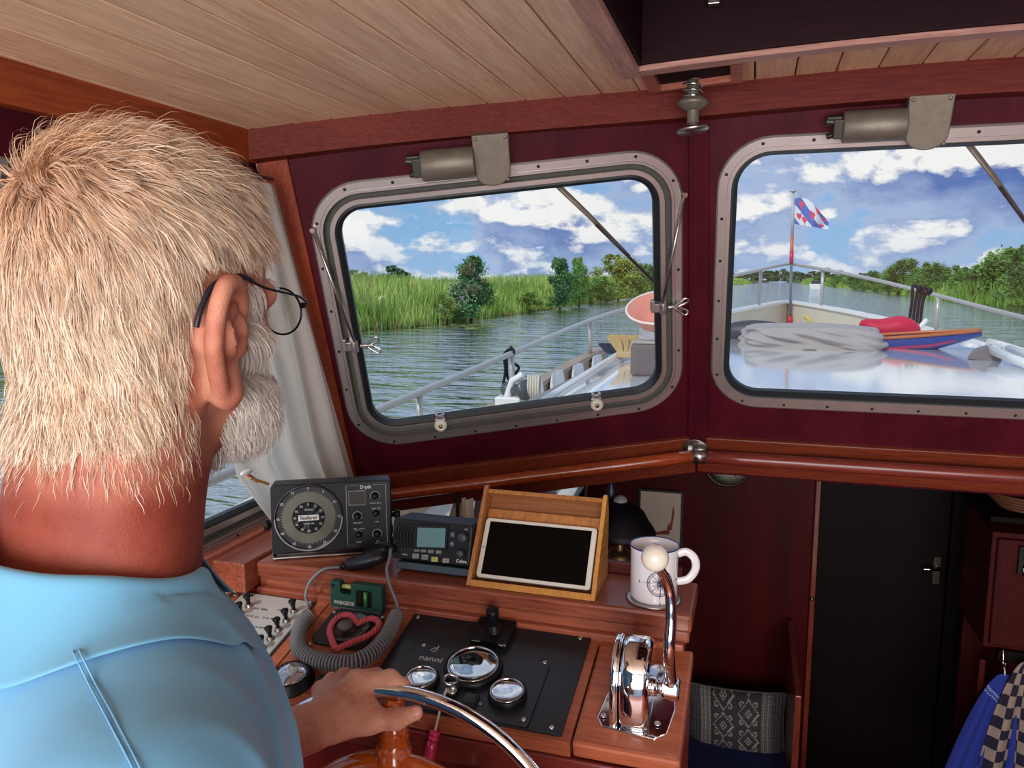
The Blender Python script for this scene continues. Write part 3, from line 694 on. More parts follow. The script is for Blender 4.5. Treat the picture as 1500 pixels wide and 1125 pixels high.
# ---- dial plate with a knob
c4 = [D(489.6, 893), D(566, 902), D(453, 944)]; cc = (c4[1]+c4[2])/2
R = thing('dial_plate', 'black square instrument plate with a round clear dial and grey knob', 'instrument', tuple(cc))
wx = (c4[1]-c4[0]).length/2; wy = (c4[2]-c4[0]).length/2
b = MB(); b.fr(cc, x=(1, 0, 0), z=ND); w = (wx+wy)/2*1.0
pl = rquad([(-wx, -wy), (wx, -wy), (wx, wy), (-wx, wy)], .020, 0, 8); b.prism(pl, -.002, .005); b.build('mounting_plate', mat('charcoal_plate', (44, 45, 48), rough=.5, var=.2), R, bevel=.0012)
b = MB(); b.fr(cc, x=(1, 0, 0), z=ND).lathe([(.0395, .005), (.041, .0065), (.041, .009), (.038, .0095), (.036, .007), (.0001, .007)], 48); b.build('dial', mat('dial_grey', (70, 70, 72), rough=.25, var=.3, vscale=30, coat=.6), R)
b = MB(); b.fr(cc, x=(1, 0, 0), z=ND)
for k in range(36):
    a = 2*PI*k/36; l = .004 if k % 3 == 0 else .0022; r0 = .034
    b.box((r0*math.cos(a), r0*math.sin(a), .0073), (l, .0007, .0003), Matrix.Rotation(a, 3, 'Z'))
b.build('scale_marks', M_LET, R)
kc = D(507.6, 927, .005)
b = MB(); b.fr(kc, x=(1, 0, 0), z=ND).lathe([(.009, .002), (.0095, .012), (.0135, .014), (.0138, .0195), (.012, .0215), (.0001, .0215)], 28); b.build('knob', mat('grey_brown_knob', (112, 104, 98), rough=.45, metal=.3), R)
for q in ((489.6, 897), (560, 904), (454, 943)): screw_on(R, D(*q, .005), ND, .0032)
# ---- pink knotted rope heart
zz = [(930, 303), (905, 268), (868, 252), (820, 262), (782, 298), (762, 350), (774, 404), (802, 458), (860, 436), (925, 408), (990, 382), (1040, 348), (1064, 310), (1046, 282), (1000, 276), (958, 292)]
path = catmull([D(300+.24*x, 840+.24*y, .014) for x, y in zz], 8, closed=True)
R = thing('rope_heart', 'pink knotted cord shaped into a heart lying on the dial', 'ornament', tuple(path[0]))
# resample evenly and plait three strands around the path
ln = [0.]
for i in range(len(path)): ln.append(ln[-1]+(path[(i+1) % len(path)]-path[i]).length)
def along(d):
    d = d % ln[-1]; i = min(max(j for j in range(len(path)) if ln[j] <= d), len(path)-1); t = (d-ln[i])/max(ln[i+1]-ln[i], 1e-9); return path[i].lerp(path[(i+1) % len(path)], t)
M_ROPE = mat('pink_cord', (226, 104, 112), rough=.85, var=.2, vscale=400, bump=.0004, bscale=900)
N_ = 560; turns = 13
for s in range(3):
    pts = []
    for i in range(N_):
        d = ln[-1]*i/N_; p = along(d); q = along(d+.001); t = (q-p).normalized(); side = t.cross(ND).normalized(); a = 2*PI*turns*i/N_+2*PI*s/3
        pts.append(p+side*math.cos(a)*.0034+ND*math.sin(a)*.0026)
    b = MB(); b.tube(pts, .0030, 6, closed=True); b.build('cord_strand', M_ROPE, R)

# ---- small domed compass / round gauges
def round_gauge(parent, c, r, h, n=ND, glassm=None, tilt=0., facecol=(34, 36, 44), names=('bezel', 'lens', 'dial_face')):
    b = MB(); b.fr(c, x=(1, 0, 0), z=n).lathe([(r, 0), (r*1.0, h*.45), (r*.97, h*.8), (r*.90, h), (r*.83, h), (r*.80, h*.82), (r*.80, h*.4)], 40, cap=False); b.build(names[0], M_BLACK, parent)
    b = MB(); b.fr(c, x=(1, 0, 0), z=n).lathe([(r*.805, h*.80), (r*.835, h*1.0), (r*.80, h*1.06), (r*.78, h*.95)], 40, cap=False); b.build('chrome_ring', M_CHROME, parent)
    b = MB(); b.fr(c, x=(1, 0, 0), z=n).lathe([(.0001, h*.55), (r*.81, h*.55)][::-1], 40); b.build(names[2], mat('gauge_face_%d' % sum(facecol), facecol, rough=.5), parent)
    return c
def needle(parent, c, r, h, ang, n=ND, m=None):
    b = MB(); b.fr(c, x=(1, 0, 0), z=n); b.box((r*.3*math.cos(ang), r*.3*math.sin(ang), h*.6), (r*.8, r*.04, .0006), Matrix.Rotation(ang, 3, 'Z')); b.lathe([(r*.1, h*.56), (r*.09, h*.66), (.0001, h*.67)], 12); b.build('needle', m or M_LET, parent)
def lens(parent, c, r, h, bulge, n=ND, m=None):
    prof = [(r*.80*math.cos(a), h*.9+bulge*math.sin(a)) for a in np.linspace(0, PI/2, 9)]; prof[-1] = (.0001, prof[-1][1])
    b = MB(); b.fr(c, x=(1, 0, 0), z=n).lathe(prof, 40); return b.build('lens', m, parent)
M_LENS = glass('reflective_lens', (.9, .92, .96), 0.02, 12.)
M_LENS2 = glass('clear_lens', (.95, .95, .95), 0.0, 3.)
c = D(428, 999, 0); R = thing('bulkhead_compass', 'small round black domed compass set in the wood left of the hand', 'compass', tuple(c))
b = MB(); b.fr(c, x=(1, 0, 0), z=ND).lathe([(.0385, -.001), (.0385, .004), (.034, .006), (.034, .016), (.031, .019), (.028, .018), (.028, .008)], 40, cap=False); b.build('bezel', M_BLACK, R)
b = MB(); b.fr(c, x=(1, 0, 0), z=ND).lathe([(.0286, .008), (.0001, .008)], 36); b.build('card', mat('compass_card', (40, 42, 52), rough=.4), R)
b = MB(); b.fr(c, x=(1, 0, 0), z=ND)
for k in range(8):
    a = PI*k/4; b.add([(.020*math.cos(a), .020*math.sin(a), .0088), (.005*math.cos(a+.5), .005*math.sin(a+.5), .0088), (.005*math.cos(a-.5), .005*math.sin(a-.5), .0088)], [(0, 1, 2)])
b.build('card_star', mat('card_pink', (206, 70, 92), rough=.5), R)
lens(R, c, .0360, .018, .009, m=M_LENS)
c = D(474, 1002, 0); R = thing('push_button', 'black push button half hidden behind the hand', 'button', tuple(c))
b = MB(); b.fr(c, x=(1, 0, 0), z=ND).lathe([(.014, 0), (.014, .003), (.010, .005), (.010, .012), (.008, .014), (.0001, .014)], 24); b.build('button_body', M_BLACK, R)

# ---- engine panel
eTL, eTR, eBR = D(610, 898), D(870, 932), D(820, 1080)
ex0, ex1 = eTL.x, (eTR.x+eBR.x)/2; ey1, ey0 = (eTL.y+eTR.y)/2-.002, eBR.y
M_EP = mat('matt_black_panel', (34, 36, 42), rough=.30, var=.15, vscale=14, bump=.00008, bscale=900)
EP = thing('engine_panel', 'black engine instrument panel with three round gauges and an ignition key', 'instrument panel', tuple(dpt((ex0+ex1)/2, (ey0+ey1)/2)))
dplate(EP, ex0, ex1, ey0, ey1, -.001, .004, M_EP, 'backing_plate', .003)
a, c_, e_ = D(614, 941.6, .007), D(806, 970, .007), D(774, 1064, .007)
dplate(EP, a.x, (c_.x+e_.x)/2, e_.y, (a.y+c_.y)/2, .004, .0075, mat('gauge_plate', (38, 40, 47), rough=.33, var=.1), 'gauge_plate', .006)
for q in ((612, 904), (850, 934.4), (808, 1065.7)): screw_on(EP, D(*q, .004), ND, .0042)
for q in ((621, 945), (798, 970), (767, 1054)): screw_on(EP, D(*q, .0075), ND, .0040)
for q, rp, tag_ in (((693.6, 980), 43.7, 2.2), ((618, 1000), 26.5, 2.4), ((743.5, 1020), 29, 2.0)):
    c = D(*q, .0075); r = rp/F*((c-CAM).dot(V((-sps*cth, cps*cth, -sth)))); h = .011 if rp > 40 else .012
    G = None
    b = MB(); b.fr(c, x=(1, 0, 0), z=ND).lathe([(r, 0), (r, h*.5), (r*.97, h*.85), (r*.91, h*1.05), (r*.86, h*1.05), (r*.84, h*.9), (r*.84, h*.4)], 44, cap=False); G = b.build('gauge', M_BLACK, EP)
    b = MB(); b.fr(c, x=(1, 0, 0), z=ND).lathe([(r*.86, h*1.03), (r*.85, h*1.12), (r*.82, h*1.10), (r*.81, h*.9)], 44, cap=False); b.build('chrome_ring', M_CHROME, G)
    b = MB(); b.fr(c, x=(1, 0, 0), z=ND).lathe([(r*.85, h*.5), (.0001, h*.5)], 40); b.build('dial_face', mat('sky_reflection_face', (150, 158, 180), rough=.35), G)  # reflected sky is put into the pale blue face colour
    needle(G, c, r, h, tag_)
    b = MB(); b.fr(c, x=(1, 0, 0), z=ND)
    for k in range(9 if rp > 40 else 5):
        an = PI*1.15-k*(PI*1.3)/(8 if rp > 40 else 4); b.box((r*.68*math.cos(an), r*.68*math.sin(an), h*.53), (r*.12, r*.03, .0003), Matrix.Rotation(an, 3, 'Z'))
    b.box((0, -r*.42, h*.55), (r*.28, r*.22, .0006)); b.build('dial_marks', M_LETB, G)
    prof = [(r*.80*math.cos(t), h*.95+.0012*math.sin(t)) for t in np.linspace(0, PI/2, 9)]; prof[-1] = (.0001, prof[-1][1])
    b = MB(); b.fr(c, x=(1, 0, 0), z=V((-.02, -.13, .99))).lathe(prof, 40); b.build('lens', M_LENS, G)
tx(EP, 'nanni', .0175, D(631, 965, .0077), (1, 0, 0), VD, M_LET, squash=1.15, bold=.0)
b = MB(); b.fr(D(637, 952, .0078), x=(1, 0, 0), z=ND); b.tube(catmull([(-.007, -.002, 0), (-.002, .005, 0), (.004, .003, 0), (.001, -.003, 0), (-.002, -.005, 0)], 5), .0006, 6); b.tube(catmull([(.000, .004, 0), (.004, .008, 0), (.002, .012, 0)], 5), .0006, 6); b.build('emblem', M_LET, EP)
# ignition
K = D(663, 1020, .0075)
b = MB(); b.fr(D(668, 1006, .0075), x=(1, 0, 0), z=ND).box((0, 0, .004), (.019, .052, .009)); b.build('ignition_base', M_BLACK, EP, bevel=.0015)
b = MB(); b.fr(K, x=(1, 0, 0), z=ND).lathe([(.0085, .008), (.0085, .013), (.006, .0145), (.0001, .0145)], 20); b.build('ignition_lock', M_STEEL, EP)
b = MB(); b.fr(D(689, 1028, .0075), x=(1, 0, 0), z=ND).box((0, 0, .003), (.024, .027, .006)); b.box((0, 0, .0065), (.018, .021, .002)); b.build('rocker_switch', mat('rocker_black', (26, 28, 34), rough=.25), EP, bevel=.001)
b = MB(); b.fr(D(704, 1031, .0075), x=(1, 0, 0), z=ND).lathe([(.004, 0), (.004, .002), (.0025, .003), (.0001, .003)], 14); b.build('indicator_lamp', mat('grey_lamp', (92, 92, 96), rough=.3), EP)
tx(EP, 'o', .008, D(644, 1019, .0077), (1, 0, 0), VD, M_LET)
KY = thing('ignition_key', 'nickel key standing in the black ignition lock', 'key', tuple(K))
b = MB(); b.fr(K+ND*.0145, x=V((1, .3, 0)), z=ND); 
b.box((0, 0, .006), (.007, .002, .014)); b.build('key_shank', M_CHROME, KY)
b = MB(); b.fr(K+ND*.028, x=V((1, .3, 0)), z=ND); b.tube(catmull([(-.010, 0, 0), (-.0105, 0, .008), (-.004, 0, .014), (.004, 0, .014), (.0105, 0, .008), (.010, 0, 0), (.003, 0, -.004), (-.003, 0, -.004)], 5, closed=True), .0026, 8, closed=True); b.build('key_bow', M_CHROME, KY)
# ---- crimson key float
P1 = K+ND*.02; pA = at_y(644, 1043, yf-.005); pB = at_y(637, 1073, yf-.012)
R = thing('key_float', 'crimson key float hanging on a white strap from the key', 'key fob', tuple(pB))
b = MB(); b.tube(catmull([P1+V((-.004, -.01, 0)), P1+V((-.004, -.035, -.012)), pA, pA.lerp(pB, .5), pB], 6), .0032, 8, sq=(1.2, .5)); b.build('strap', mat('white_strap', (214, 206, 200), rough=.7), R)
dn = (pB-pA).normalized(); M_CRIM = mat('crimson_float', (170, 30, 72), rough=.25, coat=.5)
b = MB(); b.fr(pB, x=(1, 0, 0), z=dn).lathe([(.005, -.004), (.0085, -.002), (.0085, .003), (.0075, .004), (.0075, .006), (.0085, .007), (.0085, .010), (.006, .012)], 20); b.build('float_cap', mat('crimson_cap', (206, 40, 92), rough=.35), R)
b = MB(); b.fr(pB, x=(1, 0, 0), z=dn).lathe([(.006, .012), (.0085, .015), (.0095, .022), (.0095, .052), (.008, .056), (.0001, .057)], 20); b.build('float_body', M_CRIM, R)

# ---- joystick
q = [D(*p, .004) for p in ((704, 909), (756, 916), (745, 955), (689, 943))]
jc = (q[0]+q[1]+q[2]+q[3])/4; R = thing('joystick', 'small black thruster joystick with a red button above the gauges', 'joystick', tuple(jc))
jw = ((q[1]-q[0]).length+(q[2]-q[3]).length)/2; jd = (q[0]-q[3]).length*.97
b = MB(); b.fr(jc, x=(1, 0, 0), z=ND); b.prism(rquad([(-jw/2, -jd/2), (jw/2, -jd/2), (jw/2, jd/2), (-jw/2, jd/2)], .004, 0, 4), 0, .013); b.build('joystick_base', M_BLACK, R, bevel=.0015)
jp = D(724, 925, .013)
b = MB(); b.fr(jp, x=(1, 0, 0), z=ND).lathe([(.017, 0), (.0165, .003), (.0135, .0045), (.0145, .0075), (.0125, .009), (.0128, .0115), (.0095, .014), (.0085, .017), (.0095, .020), (.0105, .027), (.0115, .040), (.0112, .046), (.009, .048), (.0001, .0485)], 28); b.build('stick', M_BLACK, R)
b = MB(); b.fr(D(720, 936, .013), x=(1, 0, 0), z=ND).lathe([(.0062, 0), (.0058, .0016), (.0001, .0024)], 20); b.build('red_button', mat('button_red', (212, 40, 64), rough=.35), R)
tx(R, 'QS', .011, D(735.5, 944, .0134), (1, 0, 0), VD); tx(R, 'ON/OFF', .0045, D(697, 938.5, .0134), (1, 0, 0), VD); 
b = MB(); b.fr(D(712, 918.5, .0132), x=(1, 0, 0), z=ND).prism([(-.004, 0), (.002, .003), (.002, -.003)], 0, .0004); b.build('port_arrow', mat('arrow_red', (206, 50, 60), rough=.5), R)
b = MB(); b.fr(D(741, 922, .0132), x=(1, 0, 0), z=ND).prism([(.004, 0), (-.002, .003), (-.002, -.003)], 0, .0004); b.build('starboard_arrow', mat('arrow_green', (60, 150, 80), rough=.5), R)

# ---- depth sounder
uL = V((math.sin(math.radians(61.6)), math.cos(math.radians(61.6)), 0)); o = at_z(398, 814, ZL+.014)
o = V((o.x, o.y, o.z)); nrm = V((uL.y, -uL.x, 0)); lean = math.radians(4)
up = (V((0, 0, 1))*math.cos(lean)-nrm*math.sin(lean)).normalized(); fz = uL.cross(up).normalized()
cw = ((o-CAM).dot(V((-sps*cth, cps*cth, -sth)))); W_ = 165/F*cw*1.055; H_ = 100/F*cw*1.03
o = at_y(399, 813, o.y)
R = thing('depth_sounder', 'square black depth sounder with a big round dial on the ledge', 'depth sounder', tuple(o))
def L_(x, y, z=0.): return o+uL*x+up*y+fz*z
b = MB(); b.fr(L_(W_/2, H_/2, -.03), x=uL, z=fz).prism(rquad([(-W_/2, -H_/2), (W_/2, -H_/2), (W_/2, H_/2), (-W_/2, H_/2)], .008, 0, 5), -.025, .03); b.build('case', mat('sounder_black', (20, 22, 30), spec=.3, rough=.42, var=.15), R, bevel=.003)
ps = W_/165; sx = lambda zx: (zx-92)/4.6875*ps*1.0; sy = lambda zy, zx: H_-((zy-(165-(zx-95)*.05))/4.6875)*ps
def SP_(zx, zy, h=.0005): return L_(sx(zx), sy(zy, zx), h)
dc = SP_(328, 378); rd = 218/4.6875*ps
b = MB(); b.fr(dc, x=uL, z=fz).lathe([(rd*1.02, 0), (rd*1.0, .004), (rd*.95, .004), (rd*.93, -.001), (.0001, -.001)], 56); b.build('dial_rim', mat('rim_black', (24, 26, 32), rough=.35), R)
b = MB(); b.fr(dc, x=uL, z=fz).lathe([(rd*.78, .0006), (rd*.44, .001)], 56, cap=False); b.build('grey_band', mat('dial_band', (112, 112, 98), rough=.25, var=.3, vscale=16, coat=.5), R)
b = MB(); b.fr(dc, x=uL, z=fz).lathe([(rd*.48, .0012), (.0001, .0012)], 48); b.build('centre_disc', mat('disc_black', (18, 22, 28), rough=.35), R)
b = MB(); b.fr(dc, x=uL, z=fz)
for k in range(60):
    a = 2*PI*k/60; b.box((rd*.80*math.cos(a), rd*.80*math.sin(a), .0012), (.004 if k % 5 == 0 else .002, .0008, .0003), Matrix.Rotation(a, 3, 'Z'))
b.add([(rd*1.0*math.cos(t), rd*1.0*math.sin(t), .0042) for t in np.linspace(PI, 2*PI, 40)]+[(rd*.965*math.cos(t), rd*.965*math.sin(t), .0042) for t in np.linspace(PI, 2*PI, 40)], [(i, i+1, 41+i, 40+i) for i in range(39)])
b.build('scale_ring', mat('scale_grey', (150, 150, 146), rough=.5), R)
b = MB(); b.fr(dc, x=uL, z=fz).box((0, 0, .0015), (rd*.60, rd*.17, .0006)); b.build('name_plate', M_LET, R)
tx(R, 'Seafarer', rd*.155, dc+fz*.0019, uL, up, M_LETB, bold=.0002)
for k in range(12):
    a = PI/2-2*PI*k/12; tx(R, str((0, 5, 10, 15, 20, 25, 30, 35, 40, 45, 50, 55)[k]), rd*.09, dc+(uL*math.cos(a)+up*math.sin(a))*rd*.40+fz*.0014, uL, up)
    tx(R, str(k*5), rd*.11, dc+(uL*math.cos(a)+up*math.sin(a))*rd*.89+fz*.0016, uL, up)
tx(R, 'METRES', rd*.07, dc+up*rd*.24+fz*.0014, uL, up); tx(R, 'MODEL 700', rd*.06, dc-up*rd*.18+fz*.0014, uL, up)
# control side outline, window, knobs
def outline(pts, r, m, nm, closed=False, par=R, z=.0012): b = MB(); b.tube([V(p)+fz*0 for p in pts], r, 6, closed=closed); return b.build(nm, m, par)
M_LINE = mat('line_grey', (176, 176, 172), rough=.5)
outline([SP_(650, 163), SP_(572, 170), SP_(572, 565), SP_(620, 568)], .0006, M_LINE, 'printed_outline'); outline([SP_(745, 160), SP_(828, 158), SP_(833, 548), SP_(750, 556)], .0006, M_LINE, 'printed_outline')
b = MB(); wq = [SP_(588, 205), SP_(692, 200), SP_(695, 295), SP_(588, 298)]; b.tube(wq, .0009, 6, closed=True); b.build('display_frame', M_LINE, R)
b = MB(); b.add([SP_(596, 212, .0008), SP_(684, 208, .0008), SP_(686, 287, .0008), SP_(596, 290, .0008)], [(0, 1, 2, 3)]); b.build('display', mat('brown_display', (58, 46, 38), rough=.4, spec=.3), R)
for (kx, ky, big) in ((758, 235, 1), (640, 370, 1), (766, 490, 1), (762, 350, 0), (645, 492, 0)):
    c = SP_(kx, ky)
    b = MB(); b.fr(c, x=uL, z=fz).lathe([(.0072, 0), (.0072, .002), (.0055, .003), (.0050, .011), (.0042, .012), (.0001, .012)], 20); kn = b.build('knob', M_BLACK, R)
    b = MB(); b.fr(c, x=uL, z=fz); rr = .0092 if big else .0082; a0, a1 = (-.7, PI+.7) if big else (.6, PI-.6)
    b.tube([(rr*math.cos(t), rr*math.sin(t), .0006) for t in np.linspace(a0, a1, 18)], .0007 if big else .0005, 5); b.build('dial_arc', M_LINE, kn)
tx(R, 'Depth', .0098, SP_(698, 176, .0012), uL, up, bold=.0003, squash=.9)
for s, kx, ky in (('shallow alarm', 760, 283), ('deep alarm', 642, 415), ('range', 765, 408), ('mode', 645, 545), ('gain', 772, 540), ('beam   feet', 765, 318), ('feet   metres', 650, 455)):
    tx(R, s, .0042, SP_(kx, ky, .001), uL, up)
b = MB(); b.hexa([L_(.0, -.012, -.01), L_(W_*.75, -.012, -.01), L_(W_*.75, -.012, -.04), L_(.0, -.012, -.045), L_(.0, -.009, -.01), L_(W_*.75, -.009, -.01), L_(W_*.75, -.009, -.04), L_(.0, -.009, -.045)]); b.box(L_(.001, .03, -.025), (.003, .012, .08)); b.build('bracket', M_STEEL, R)
b = MB(); kc_ = L_(W_, H_*.45, -.02); b.fr(kc_, x=up, z=uL).lathe([(.005, 0), (.005, .006), (.010, .008), (.010, .016), (.008, .018), (.0001, .018)], 20); b.build('bracket_knob', M_BLACK, R)
b = MB(); kc_ = L_(0, H_*.40, -.02); b.fr(kc_, x=up, z=-uL).lathe([(.005, 0), (.005, .004), (.011, .006), (.011, .014), (.009, .016), (.0001, .016)], 20); b.build('bracket_knob', M_BLACK, R)

# ---- VHF radio
yr = 1.305; o2_ = at_y(573, 819, yr); tr = at_y(692, 772, yr); tl = at_y(577, 763, yr); br_ = at_y(690, 833, yr)
RW = br_.x-o2_.x; RH = (tl.z-o2_.z)*1.02; lean = math.radians(8); rx_ = V((1, 0, 0)); ru = V((0, math.sin(lean), math.cos(lean))); rz = rx_.cross(ru)
o2_ = V((o2_.x, yr, ZL+.024)); 
R = thing('marine_radio', 'black marine VHF radio with a teal display left of the tablet box', 'radio', tuple(o2_))
def Rr(x, y, z=0.): return o2_+rx_*x+ru*y+rz*z
b = MB(); b.fr(Rr(RW/2, RH/2, 0), x=rx_, z=rz).prism(rquad([(-RW/2, -RH/2), (RW/2-.004, -RH/2), (RW/2, RH/2), (-RW/2+.002, RH/2)], .007, 0, 5), -.075, 0); b.build('case', mat('radio_black', (24, 28, 34), spec=.3, rough=.45, var=.12), R, bevel=.003)
fx = lambda zx: (zx-905)/(1450-905)*RW; fy = lambda zy, zx: RH*(1-((zy-(388+(zx-925)*.072))/(262.)))
def Rp(zx, zy, h=.0008): return Rr(fx(zx), fy(zy, zx), h)
for i in range(6):
    x = 930+i*22; b = MB(); b.tube(catmull([Rp(x+18, 420, .0), Rp(x+2, 470, .002), Rp(x, 520, .002), Rp(x+12, 575, 0)], 5), .0016, 6); b.build('speaker_rib', M_BLACK, R)
def rrect(par, x0, y0, x1, y1, h0, h1, m, nm, bev=.0006):
    P = [Rp(x0, y1, h0), Rp(x1, y1, h0), Rp(x1, y0, h0), Rp(x0, y0, h0)]; Q = [Rp(x0, y1, h1), Rp(x1, y1, h1), Rp(x1, y0, h1), Rp(x0, y0, h1)]
    b = MB(); b.hexa(P+Q); return b.build(nm, m, par, bevel=bev, seg=1)
rrect(R, 1065, 425, 1290, 585, 0, .0035, M_BLACK, 'display_surround'); rrect(R, 1085, 445, 1275, 568, .0034, .0042, M_LCD, 'display')
for kx, ky in ((1322, 485), (1320, 545)): rrect(R, kx-16, ky-17, kx+16, ky+17, 0, .0028, mat('key_grey', (74, 80, 84), rough=.4), 'key'); tx(R, '▲' if ky < 500 else '▼', .004, Rp(kx, ky, .003), rx_, ru)
for i, kx in enumerate((1083, 1130, 1180, 1232)): rrect(R, kx-19, 578+i*3, kx+19, 600+i*3, 0, .0026, mat('key_grey2', (128, 134, 136), rough=.4), 'key')
for kx, ky, s, cl in ((1077, 628, '16/9', (150, 158, 162)), (1140, 633, 'SCAN', (150, 158, 162)), (1207, 645, 'O', (196, 200, 120)), (1283, 650, 'HI', (168, 150, 150))):
    rrect(R, kx-22, ky-15, kx+22, ky+15, 0, .0026, mat('key_%d' % sum(cl), cl, rough=.4), 'key'); tx(R, s, .0042, Rp(kx, ky, .0028), rx_, ru, M_LETB)
for kx, ky, r in ((1395, 500, .0098), (1385, 598, .0078)):
    b = MB(); b.fr(Rp(kx, ky), x=rx_, z=rz).lathe([(r, 0), (r*.95, .012), (r*.8, .014), (.0001, .014)], 22); b.build('knob', mat('knob_teal_grey', (56, 66, 70), rough=.4), R)
tx(R, 'Cobra', .0088, Rp(1385, 652), rx_, ru, squash=.95, bold=.0002); tx(R, 'VHF', .004, Rp(1410, 452), rx_, ru); tx(R, 'COBRA', .0036, Rp(1000, 622), rx_, ru)
b = MB(); b.hexa([Rr(.012, -.018, .002), Rr(RW-.004, -.018, .002), Rr(RW-.004, -.018, -.05), Rr(.012, -.018, -.05), Rr(.012, -.004, .002), Rr(RW-.004, -.004, .002), Rr(RW-.004, -.004, -.05), Rr(.012, -.004, -.05)]); b.build('mounting_bracket', mat('bracket_blue_grey', (62, 76, 88), rough=.4), R, bevel=.002)
b = MB(); b.fr(Rr(.004, .020, 0), x=rx_, z=rz).lathe([(.0075, 0), (.0075, .006), (.0055, .012), (.0001, .013)], 16); b.build('cable_plug', M_BLACK, R)

# ---- handset microphone and its coiled cord
ma, mb_ = at_y(507, 829, 1.285), at_y(566, 812, 1.305)
R = thing('handset', 'black radio handset lying on the ledge before the depth sounder', 'microphone', tuple(ma))
ax = (mb_-ma).normalized(); b = MB(); L = (mb_-ma).length; md = (ma+mb_)/2; md.z = ZL+.019
prof = [(.0001, -L*.5), (.008, -L*.5), (.012, -L*.42), (.0155, -L*.1), (.0175, L*.2), (.0155, L*.42), (.010, L*.5), (.0001, L*.52)]
b.fr(md, x=ax.cross(V((0, 0, 1))), z=ax)
n_ = 24; P = []; 
rings = [[(r*1.35*math.cos(2*PI*k/n_), r*.95*math.sin(2*PI*k/n_), z) for k in range(n_)] for r, z in prof]
b.loops(rings, smooth=True); b.build('handset_body', mat('handset_black', (26, 29, 36), rough=.35), R)
b = MB(); b.fr(md, x=ax.cross(V((0, 0, 1))), z=ax)
for i in range(4): b.box((0, .0165-abs(i-1.5)*.0006, -L*.15+i*.008), (.018, .002, .003))
b.build('grip_ribs', M_BLACK, R)
b = MB(); b.fr(md-ax*L*.5, x=ax.cross(V((0, 0, 1))), z=-ax).lathe([(.008, -.002), (.007, .006), (.005, .012), (.0001, .013)], 14); b.build('cord_boot', M_BLACK, R)
R = thing('coiled_cord', 'grey coiled handset cord draped in a loop around the dial plate', 'cord', tuple(D(505, 965)))
cz = [(648, 243), (600, 292), (574, 352), (566, 418), (584, 470), (640, 510), (720, 533), (820, 545), (920, 535), (1000, 498), (1072, 436), (1122, 362), (1155, 290), (1168, 246)]
cp = catmull([D(300+.24*x, 840+.24*y, .0215) for x, y in cz], 10)
cl = [0.]
for i in range(len(cp)-1): cl.append(cl[-1]+(cp[i+1]-cp[i]).length)
def calong(d):
    d = min(max(d, 0), cl[-1]-1e-6); i = max(j for j in range(len(cp)-1) if cl[j] <= d); return cp[i].lerp(cp[i+1], (d-cl[i])/(cl[i+1]-cl[i]))
T = 62; pts = []; NN = T*14
for i in range(NN+1):
    d = cl[-1]*i/NN; p = calong(d); t = (calong(d+.002)-calong(d-.002)).normalized(); s = t.cross(ND).normalized(); a = 2*PI*T*i/NN
    rr = .0118 if 8 < i < NN-8 else .006
    pts.append(p+s*math.cos(a)*rr+ND*math.sin(a)*rr)
M_CORD = mat('grey_cord', (126, 128, 132), rough=.45, var=.1)
b = MB(); b.tube(pts, .00235, 7); b.build('coil', M_CORD, R)
la = [pts[0], at_y(451, 886, 1.235), at_y(447.5, 872, 1.240), at_y(455, 851, 1.252), at_y(474, 834, 1.262), md-ax*(L*.5+.012)]
b = MB(); b.tube(catmull(la, 8), .0031, 8); b.build('straight_lead', M_CORD, R)
lb = [pts[-1], at_y(581, 882, 1.245), at_y(571, 857, 1.25), at_y(566.6, 834, 1.262), at_y(571, 818, 1.280), Rr(.004, .020, .012)]
b = MB(); b.tube(catmull(lb, 8), .0031, 8); b.build('straight_lead', M_CORD, R)

# ---- small green spirit level
ys = 1.247; P = [at_y(484.5, 882, ys), at_y(558, 890, ys), at_y(561, 848.5, ys), at_y(484.5, 842, ys)]
SW = ((P[1]-P[0]).length+(P[2]-P[3]).length)/2; SH = (P[3]-P[0]).length; o3 = V((P[0].x, ys, dpt(0, ys).z+.001))
R = thing('spirit_level', 'small green spirit level leaning against the ledge', 'spirit level', tuple(o3)); so = V((0, .02, 0))
M_GRN = mat('level_green', (24, 84, 72), rough=.5, var=.12)
def Sx(x, y, z=0.): return o3+V((x*SW, z, y*SH))
b = MB(); b.fr(o3, x=(1, 0, 0), z=(0, -1, 0))
pl = [(0, .02), (1, .02), (1, 1), (.42, 1.0), (.40, .93), (.40, .62), (.38, .58), (.22, .58), (.19, .62), (.19, .95), (.17, 1.0), (.02, 1.0), (0, .96)]
b.prism([(x*SW, y*SH) for x, y in pl], -.020, 0.); b.build('level_body', M_GRN, R, bevel=.0012)
b = MB(); b.cyl(Sx(.20, .80, .010), Sx(.40, .80, .010), .0045, n=16); b.build('horizontal_vial', mat('vial_yellow', (196, 206, 120), rough=.1, coat=.8), R)
b = MB(); b.fr(Sx(.66, .52, -.0012), x=(1, 0, 0), z=(0, -1, 0)).prism(rquad([(-.15*SW, -.29*SH), (.15*SW, -.29*SH), (.15*SW, .29*SH), (-.15*SW, .29*SH)], .004, 0, 5), 0, .0008); b.build('vial_window', mat('vial_dark', (22, 30, 26), rough=.2), R)
b = MB(); b.cyl(Sx(.70, .26, -.002), Sx(.70, .78, -.002), .0038, n=14); b.build('vertical_vial', mat('vial_green', (60, 150, 70), rough=.1, coat=.8), R)
b = MB(); b.hexa([Sx(.03, .0, -.001), Sx(.97, 0, -.001), Sx(.97, 0, .018), Sx(.03, 0, .018), Sx(.03, .10, -.001), Sx(.97, .10, -.001), Sx(.97, .10, .018), Sx(.03, .10, .018)]); b.build('metal_foot', M_ALU, R)
